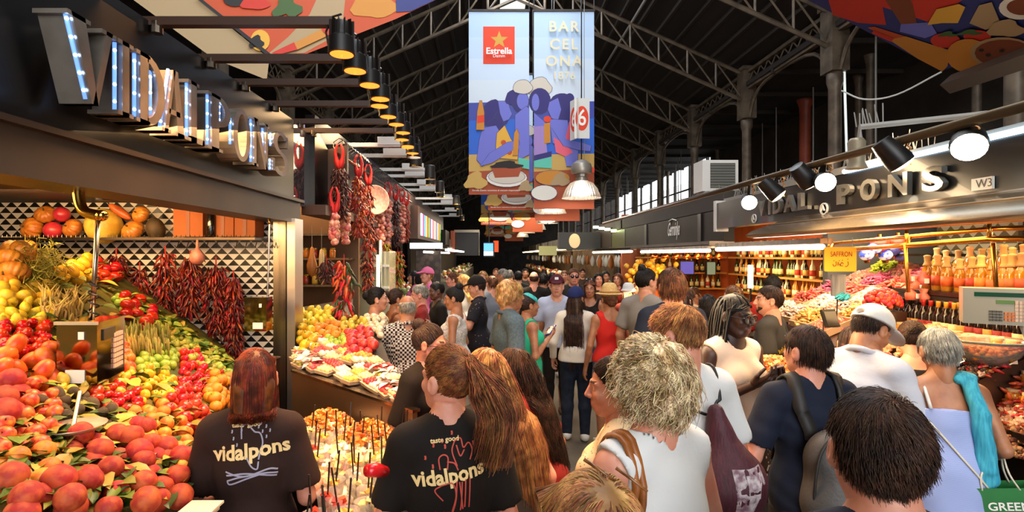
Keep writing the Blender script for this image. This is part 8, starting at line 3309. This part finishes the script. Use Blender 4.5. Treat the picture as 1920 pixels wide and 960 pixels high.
person('woman with dark bob and white top looking away behind the woman with braids', 1328, 552, Y=4.8, face=-15, skin='light', hair=('bob', 'black', {'len': .2}), shirt=('tee', cloth('white_print', 'd8d0c8', col2='a89c94', scale=30), {}), pants=('jeans', drk), q=1, seed=38)
person('man with cropped brown hair behind the woman with braids', 1374, 534, Y=5.5, face=20, fem=False, skin='rosy', hair=('buzz', 'brown', {}), shirt=('tee', grey, {}), pants=('jeans', drk), q=0, seed=39)
vend = person('stall vendor in charcoal T-shirt with yellow print on the back facing left', 1440, 536, Y=4.5, face=48, fem=False, skin='light', hair=('short', 'darkbrown', {'len': .035, 'beard': 1}), shirt=('tee', cloth('charcoal_tee', '34302a'), {'hem': .82}), pants=('jeans', blk), arms=('bent', 'bent'), yaw=30, q=1, seed=40)
person('man in a red shirt behind the charcoal vendor', 1449, 516, Y=5.45, face=-30, fem=False, skin='light', hair=('short', 'black', {'len': .03}), shirt=('tee', cloth('red_shirt', '9a241c'), {}), pants=('jeans', drk), arms=('bent', 'bent'), q=1, seed=41)
person('dark haired person bending behind the man in the white cap', 1598, 612, Y=3.35, face=-30, skin='light', lean=16, hair=('bob', 'darkbrown', {'len': .2}), shirt=('tee', drk, {}), pants=('jeans', drk), q=1, seed=42)
person('person in a pink cap and pink shirt far down the left side', 800, 503, Y=9.0, face=120, fem=True, skin='rosy', hair=('short', 'blond', {'len': .03}), hat=('cap', cloth('pink_cap', 'd86a90'), {}), shirt=('tee', cloth('pink', 'e070a8'), {}), pants=('jeans', drk), q=0, seed=43)
# --- far crowd
far = [
 (775, 508, 9.8, 'dark haired woman in pink farther left in the crowd', 'black', 'bob', 'b85a78', 100), (848, 512, 9.0, 'woman in a white sleeveless top leaning at the distant left counter', 'brown', 'bun', 'd8d4cc', 100),
 (868, 514, 8.3, 'person in white with yellow head scarf at the distant left counter', 'blond', 'bob', 'e0dcd0', 60), (905, 508, 9.6, 'blond woman far behind the man in the floral shirt', 'blond', 'bob', 'c8b8a8', 170),
 (922, 517, 7.8, 'short haired man in a grey shirt behind the floral one', 'brown', 'short', '6a707c', 20), (942, 504, 9.2, 'grey haired man in a blue shirt above the curly blond one', 'grey', 'short', '5a6270', 70),
 (972, 508, 10.5, 'dark haired person far behind the turquoise one', 'black', 'short', '2a2420', 0), (1001, 509, 8.6, 'bald man with dark shirt, left of three seen from behind', 'darkbrown', 'bald', '16120f', 0),
 (1018, 512, 8.7, 'dark haired man in black, middle of three seen from behind', 'black', 'short', '14110f', 0), (1035, 510, 8.8, 'man in black with dark cap of hair, right of three seen from behind', 'black', 'buzz', '181412', 0),
 (956, 506, 12.0, 'person in pale top far down the aisle', 'grey', 'short', 'c0b8ae', 0), (985, 503, 13.0, 'dark figure far down the aisle below the lamp row', 'black', 'short', '2c2622', 180),
 (1058, 507, 11.5, 'person in a tan shirt behind the towering man', 'brown', 'short', '8a6a48', 170), (1122, 512, 9.4, 'dark haired woman in dark top beyond the straw hat', 'black', 'bob', '3a2420', 180),
 (1135, 508, 10.4, 'man in dark cap far behind the straw hat', 'black', 'short', '28201c', 190), (1158, 512, 9.6, 'person in a red top far behind the white hat', 'brown', 'bob', '8a2a20', 150),
 (1020, 505, 14.5, 'person in black at the far end of the aisle', 'darkbrown', 'short', '1c1814', 0), (930, 503, 14.0, 'small figure in grey at the far end of the aisle', 'brown', 'short', '6c6660', 180), (1092, 504, 14.5, 'small figure in brown at the far end on the right', 'darkbrown', 'short', '4a382c', 180),
 (1285, 545, 5.9, 'woman with dark hair between the tall man and the bar', 'darkbrown', 'bob', 'a86a50', -60), (1302, 538, 6.9, 'person in beige at the bar counter', 'brown', 'short', 'b89878', -80), (1195, 530, 8.4, 'person in ochre near the yellow fruit', 'brown', 'bob', 'a87a34', 170),
]
for i, (px, top, Y, lab, hc, st, c, fc) in enumerate(far):
 person(lab, px, top, Y=Y, face=fc, fem=st in ('bob', 'bun'), skin=('light', 'rosy', 'tan')[i % 3], hair=(st, hc, {}), shirt=('tee', cloth('far_' + c, c), {}), pants=('jeans', drk), q=0, seed=60 + i, arms=('relaxed', 'bent') if i % 2 else ('down', 'down'))

# ------------------------------------------------------------------ prints on the shirts
pc = mat('print_tee_cream', 'e8c88a', rough=.8)
pcl = mat('print_tee_grey', '9a96a8', rough=.8)
pr = mat('print_tee_red', 'c04a3c', rough=.8)


def words(txt, size, x, z, rot, m, offset=0.0, sx=1.0):
 v, f = text_verts(txt, size, offset=offset, res=2)
 c, s = math.cos(rot), math.sin(rot)
 v2 = np.stack([x + v[:, 0] * c * sx - v[:, 1] * s, z + v[:, 0] * s * sx + v[:, 1] * c], 1)
 return (v2, f, m)


def lines2(paths, width, m, ox, oz, k):
 vs, fs, n = [], [], 0
 for p in paths:
  v, q = ribbon(smooth_path(np.array(p, float), 22) * k + (ox, oz), width)
  vs.append(v)
  fs.append(q + n)
  n += len(v)
 return (np.concatenate(vs), fs, m)


z1 = 1.34 * g1.s
print_on_back(g1, [words('vidalpons', .074, .02, z1, .10, pc, .0024, .98), words('taste  good', .022, .0, 1.437 * g1.s, .03, pc, .0006),
       lines2([[(-20, 30), (-22, 55), (-10, 62), (2, 50), (8, 44)], [(8, 44), (20, 40), (26, 20), (22, 0), (20, -16)], [(-6, -10), (6, -30), (18, -36), (20, -20)]], .005, pcl, .02, z1 - .004, .0016),
       lines2([[(-52, -46), (-10, -56), (40, -44), (60, -48)], [(-50, -54), (0, -50), (58, -62)], [(-48, -66), (-20, -58), (30, -52), (60, -56)], [(-48, -66), (-40, -74), (0, -60), (30, -52)]], .006, pcl, .02, z1 + .004, .0016),
       lines2([[(x, z), (x + 1.2, z + 5), (x + .6, z + 10)] for x, z in ((-58, 48), (-44, 70), (-20, 78), (0, 74), (12, 84), (26, 70), (42, 60), (54, 48), (-52, 28), (-40, 10), (32, 46), (44, 30), (-30, 50), (20, 60), (38, 78))], .0052, pcl, .02, z1 + .006, .0012)])
z2 = 1.31 * g2.s
print_on_back(g2, [words('vidalpons', .064, -.008, z2, .13, pc, .002, .98), words('taste good', .022, -.02, 1.42 * g2.s, .04, pc, .0006), words('barcelona', .012, -.03, z2 - .115, .04, pr),
       lines2([[(-26, 14), (-28, 36), (-18, 44), (-8, 38), (-10, 14)], [(-10, 30), (6, 26), (14, 12)], [(8, 70), (2, 50), (12, 20)], [(8, 70), (22, 76), (28, 56), (40, 66), (48, 50), (42, 30)], [(12, 62), (20, 40), (30, 52)], [(-24, -18), (-38, -30), (-20, -52)], [(-24, -18), (0, -14), (8, -40), (0, -78)], [(10, -10), (8, -50), (2, -78)],
         [(22, -12), (20, -60), (18, -76)], [(30, -8), (28, -70)], [(40, -6), (38, -72)], [(16, -12), (24, -74)]], .0042, pr, .0, z2, .00145),
       lines2([[(x, z), (x + 1, z + 4), (x, z + 9)] for x, z in ((-58, 34), (-40, 60), (-20, 68), (2, 84), (-14, 56), (50, 60), (-42, 16))], .006, pr, .0, z2, .00145)])
print_on_back(vend, [words('vidalpons', .075, .02, 1.22 * vend.s, .14, mat('print_tee_yellow', 'd8a83c'), .002), lines2([[(-10, 30), (0, 50), (20, 46), (24, 30)], [(0, -20), (10, -40), (24, -30)], [(-20, 60), (-18, 66)], [(10, 64), (12, 72)]], .006, pcl, .02, 1.22 * vend.s, .0016)])

# ------------------------------------------------------------------ things people carry
def back_surface(p, side=-1):
 bv = BVHTree.FromPolygons([tuple(v) for v in p.sv], [tuple(f) for f in p.sq])

 def at(x, z, gap=.004):
  h = bv.ray_cast(Vector((x, side * 1.0, z)), Vector((0, -side, 0)))
  return (h[0].y if h[0] is not None else 0) + side * gap
 return at


def strap(p, mb, pts, width, thick, m):
 """a flat band along a path"""
 pts = smooth_path(pts, 26)
 t = np.gradient(pts, axis=0)
 t /= np.linalg.norm(t, axis=1)[:, None]
 ctr = np.array((0, pts[:, 1].mean(), pts[:, 2].mean() - .2))
 out = pts - ctr
 out -= t * (out * t).sum(1)[:, None]
 out /= np.linalg.norm(out, axis=1)[:, None] + 1e-9
 sd = np.cross(t, out)
 v = np.concatenate([pts - sd * width / 2, pts + sd * width / 2, pts + sd * width / 2 + out * thick, pts - sd * width / 2 + out * thick])
 n = len(pts)
 i = np.arange(n - 1)
 fs = [np.stack([i + a * n, i + 1 + a * n, i + 1 + b * n, i + b * n], 1) for a, b in ((0, 1), (1, 2), (2, 3), (3, 0))]
 mb.add(v, fs, m)


def shoulder_path(p, x, zlow_f, zlow_b, gap=.006, xb=None):
 fa, ba = back_surface(p, 1), back_surface(p, -1)
 s = p.s
 xb = x if xb is None else xb
 pts = []
 for z in np.linspace(zlow_f, 1.385, 6):
  pts.append((x, fa(x * s, z * s, gap) / s, z))
 bv = BVHTree.FromPolygons([tuple(v) for v in p.sv], [tuple(f) for f in p.sq])
 for y in (.03, -.02, -.06):
  h = bv.ray_cast(Vector((x * s, y * s, 2.2)), Vector((0, 0, -1)))
  pts.append((x, y, (h[0].z + gap) / s if h[0] is not None else 1.45))
 for t, z in zip(np.linspace(0, 1, 6), np.linspace(1.36, zlow_b, 6)):
  xx = x + (xb - x) * t
  pts.append((xx, ba(xx * s, z * s, gap) / s, z))
 return np.array(pts) * s


# grey backpack
t = worn(pack, 'backpack', 'dark grey backpack on the back of the man in the black T-shirt', 'backpack')
s_ = pack.s
bk = mat('backpack_grey', '4a4846', rough=.55, col2='3c3a38', scale=6, bump=.2, bscale=90)
bkd = mat('backpack_black', '171412', rough=.6)
ff = Field((-.2, -.42, .78), (.2, -.05, 1.36), .011)
ff.cap((0, -.20, .95), (0, -.185, 1.12), .135, .115, .0)
ff.ell((0, -.21, .95), (.155, .10, .13), .05)
ff.ell((0, -.19, 1.16), (.125, .08, .12), .05)
ff.plane((0, 1, .05), -.095 + .05)
v, q = ff.mesh()
mb = MB()
mb.add(v * s_, [q], bk)
mb.build('body', t, smooth=True)
mb = MB()
pk_ = np.array([(-.12, -.295, .93), (-.06, -.325, .95), (0, -.335, .955), (.06, -.325, .95), (.12, -.295, .93)]) * s_
mb.tube(smooth_path(pk_, 14), .008, bkd, 6)
arcp = [(-.13, -.24, .9), (-.135, -.25, 1.05), (-.10, -.245, 1.2), (0, -.235, 1.275), (.10, -.245, 1.2), (.135, -.25, 1.05), (.13, -.24, .9)]
mb.tube(smooth_path(np.array(arcp) * s_, 30), .006, bkd, 6)
mb.build('zip', t, smooth=True)
for x in (-1, 1):
 mb = MB()
 strap(pack, mb, shoulder_path(pack, x * .105, 1.05, 1.22, .006, x * .06), .058, .014, bkd)
 mb.build('shoulder_strap', t, smooth=True)
# wrist watch
t = worn(pack, 'wrist_watch', 'silver wrist watch on the left wrist of the man with the backpack', 'watch')
S, E_, W, hint, sd = pack.A[0]
dv = (W - E_) / np.linalg.norm(W - E_)
c = pack.deform((W - dv * .012)[None])[0]
mb = MB()
mb.lathe([(.029, -.010), (.032, -.010), (.032, .010), (.029, .010)], stainless, c, 22, axis=dv)
mb.build('strap', t, smooth=True)
hn = hint - dv * (hint @ dv)
hn /= np.linalg.norm(hn)
mb = MB()
mb.lathe([(0, .0), (.018, .0), (.018, .008), (0, .009)], blackp, c + hn * .030, 18, axis=hn)
mb.build('face', t)
# maroon drawstring bag
t = worn(boy, 'drawstring_bag', 'maroon drawstring bag with white letter F on the back of the blond young man', 'bag')
s_ = boy.s
ff = Field((-.16, -.42, .86), (.30, -.04, 1.42), .010)
cx_ = .085
ff.ell((cx_, -.195, 1.05), (.15, .085, .15), 0)
ff.cap((cx_, -.185, 1.08), (cx_ - .03, -.16, 1.33), .11, .028, .06)
ff.wobble(.004, 22, 4)
ff.plane((0, 1, .0), -.085)
v, q = ff.mesh()
mar = mat('bag_maroon', '4a1526', rough=.6, col2='3a0f1c', scale=14, stretch=(6, 6, .6), bump=.4, bscale=20)
mb = MB()
mb.add(v * s_, [q], mar)
mb.build('body', t, smooth=True)
bagv, bagq = v * s_, q
for x, xb in ((-.10, .04), (.125, .07)):
 mb = MB()
 pp = shoulder_path(boy, x, 1.1, 1.31, .006, xb)
 mb.tube(smooth_path(pp, 30), .0065, blackp, 6)
 mb.build('cord', t, smooth=True)


class Q:
 pass


q_ = Q()
q_.sv, q_.sq, q_.shirt = bagv, bagq, t
lx, lz = cx_ * s_ + .02, 1.06 * s_
fr_ = [[(-.07, -.10), (-.01, -.10), (-.01, -.085), (-.025, -.08), (-.025, .08), (.05, .08), (.05, .04), (.065, .04), (.065, .10), (-.07, .10), (-.07, .085), (-.055, .08), (-.055, -.08), (-.07, -.085)], [(-.022, -.005), (.03, -.005), (.03, .015), (-.022, .015)]]
lw = mat('bag_letter', 'c8c0c4', rough=.7, col2='7a5a68', scale=40)
print_on_back(q_, [(np.array(f) + (lx, lz), [np.arange(len(f))[None]], lw) for f in fr_])
# tan handbag strap over the curly woman's left shoulder
t = worn(curly, 'handbag', 'tan leather handbag with straps over the left shoulder of the curly haired woman', 'bag')
s_ = curly.s
tan_ = mat('leather_tan', '9a5a24', rough=.4, col2='7a4218', scale=10)
for dx in (-.118, -.138):
 mb = MB()
 strap(curly, mb, shoulder_path(curly, dx, 1.18, 1.0, .008, dx - .045), .020, .006, tan_)
 mb.build('strap', t, smooth=True)
ff = Field((-.42, -.25, .72), (-.14, .25, 1.06), .012)
ff.ell((-.275, -.03, .88), (.07, .17, .13), 0)
v, q = ff.mesh()
mb = MB()
mb.add(v * s_, [q], tan_)
mb.build('body', t, smooth=True)
# turquoise scarf and green bag
t = worn(blue, 'scarf', 'turquoise scarf knotted on the right shoulder of the grey haired woman', 'scarf')
s_ = blue.s
sc_m = mat('scarf_turquoise', '4ab8d0', rough=.8, col2='2c96b4', scale=16, stretch=(5, 5, .4), bump=.5, bscale=24)
ff = Field((-.02, -.32, .80), (.30, .16, 1.56), .010)
ff.ell((.085, -.04, 1.475), (.055, .06, .032), 0)
ff.ell((.06, -.075, 1.47), (.04, .035, .03), .02)
for i, (x, y) in enumerate(((.10, -.13), (.13, -.125), (.115, -.14))):
 ff.cap((.09, -.085, 1.45), (x, y, 1.30), .028, .026, .015)
 ff.cap((x, y, 1.30), (x + .02, y - .01, .94 + .05 * i), .026, .030, .01)
ff.cap((.09, .0, 1.46), (.10, .12, 1.30), .03, .025, .015)
ff.wobble(.004, 45, 8)
v, q = ff.mesh()
mb = MB()
mb.add(blue.deform(v), [q], sc_m)
mb.build('cloth', t, smooth=True)
t = worn(blue, 'carry_bag', 'green shopping bag with white letters GREEN hanging from the arm of the grey haired woman', 'bag')
W, M, _ = blue.hands[1]
fa_ = blue.A[1]
hc = blue.deform((fa_[1] + (fa_[2] - fa_[1]) * .35)[None])[0]
gm = mat('bag_green', '1f7a34', rough=.5, col2='17602a', scale=5)
mb = MB()
bw_, bh_, bd_ = .29, .34, .09
cx_, cy_, zt_ = hc[0] - .05, hc[1] - .10, hc[2] - .12
tilt = .16
fr = [(-bw_ / 2, 0), (bw_ / 2, 0), (bw_ / 2 - .015, -bh_), (-bw_ / 2 + .015, -bh_)]
ct, st_ = math.cos(tilt), math.sin(tilt)
pt = lambda x, y, z: (cx_ + x * ct - z * st_, cy_ + y, zt_ + x * st_ + z * ct)
vv = [pt(x, -bd_ / 2, z) for x, z in fr] + [pt(x, bd_ / 2, z) for x, z in fr]
mb.add(vv, [np.array([(0, 3, 2, 1), (4, 5, 6, 7), (0, 4, 7, 3), (1, 2, 6, 5), (3, 7, 6, 2)])], gm)
mb.build('body', t)
mb = MB()
for txt, x, z, sz in (('GREEN', .02, -.085, .052), ('& MORE', .03, -.140, .052)):
 v, f = text_verts(txt, sz, offset=.001)
 mb.add([pt(x + a, -bd_ / 2 - .002, z + b) for a, b, _c in v], f, txt_white)
mb.build('lettering', t)
mb = MB()
for y in (-bd_ / 2, bd_ / 2):
 mb.tube(smooth_path([pt(-.07, y, -.01), pt(-.05, y * .5, .06), (hc[0], hc[1], hc[2] + .045), pt(.05, y * .5, .06), pt(.07, y, -.01)], 18), .004, mat('cord_cream', 'd8cdb8', rough=.8), 6)
mb.build('handle', t, smooth=True)
t = worn(blue, 'bag_strap', 'thin cream bag cord running diagonally over the back of the pale blue top', 'strap')
mb = MB()
at = back_surface(blue, -1)
pp = []
for f_ in np.linspace(0, 1, 12):
 x, z = (-.11 + .27 * f_) * s_, (1.27 - .36 * f_) * s_
 pp.append((x, at(x, z, .006), z))
mb.tube(np.array(pp), .005, mat('cord_cream', 'd8cdb8'), 6)
mb.build('cord', t, smooth=True)
# phones
def phone(p, label, col, hand=1):
 W, M, _ = p.hands[hand]
 t = worn(p, 'phone', label, 'phone')
 mb = MB()
 R = M
 c = p.deform((W + M @ np.array((0, .085, -.034)))[None])[0]
 mb.box(c, (.07, .14, .010), mat('phone_' + col, col, rough=.2), rot=M)
 mb.build('case', t)
 mb = MB()
 mb.box(c + M @ np.array((0, 0, -.006)), (.062, .125, .002), mat('phone_glass', '1a1c24', rough=.08), rot=M)
 mb.build('screen', t)


phone(braid, 'pale phone held by the woman with braids', 'c8a890', 0)
phone(teal, 'blue phone held by the woman in the turquoise top', '2a3aa0')
phone(flor, 'white phone held by the man in the floral shirt', 'd8e4f0', 0)
phone(offs, 'dark phone held by the young woman in white', '2a2624', 0)
# head scarf of the woman in turquoise
mb = MB()
ff = Field((-.12, -.14, -.05), (.12, .12, .16), .007)
ff.ell((0, -.015, .03), (.088, .109, .102), 0)
ff.plane((0, .55, .83), .105)
ff.plane((0, -.55, -.83), -.062)
v, q = ff.mesh()
mb.add(teal.head(v), [q], cloth('teal_scarf', '2a9a98', col2='5cc0b8', scale=40))
mb.build('head_scarf', teal.root, smooth=True)
# pink bag of the woman in white, cross strap of the man with the bun
t = worn(offs, 'handbag', 'pink red bag hanging from the arm of the young woman in white', 'bag')
W, M, _ = offs.hands[1]
c = offs.deform((W + M @ np.array((0, .07, -.02)))[None])[0]
mb = MB()
mb.box(c + (0, 0, -.32), (.10, .26, .30), cloth('bag_pink', 'b82a4a', rough=.5), taper=.72)
mb.build('body', t)
mb = MB()
for x in (-.03, .03):
 mb.tube(smooth_path([c + (x, -.07, -.18), c + (x * .4, -.03, -.03), c, c + (x * .4, .03, -.03), c + (x, .07, -.18)], 14), .007, cloth('bag_pink', 'b82a4a'), 6)
mb.build('handle', t, smooth=True)
t = worn(bun, 'crossbody_strap', 'black strap across the back of the man with the bun', 'strap')
mb = MB()
at = back_surface(bun, -1)
pp = []
for f_ in np.linspace(0, 1, 12):
 x, z = (.13 - .26 * f_) * bun.s, (1.40 - .42 * f_) * bun.s
 pp.append((x, at(x, z, .006), z))
strap(bun, mb, np.array(pp), .035, .006, blackp)
mb.build('band', t, smooth=True)
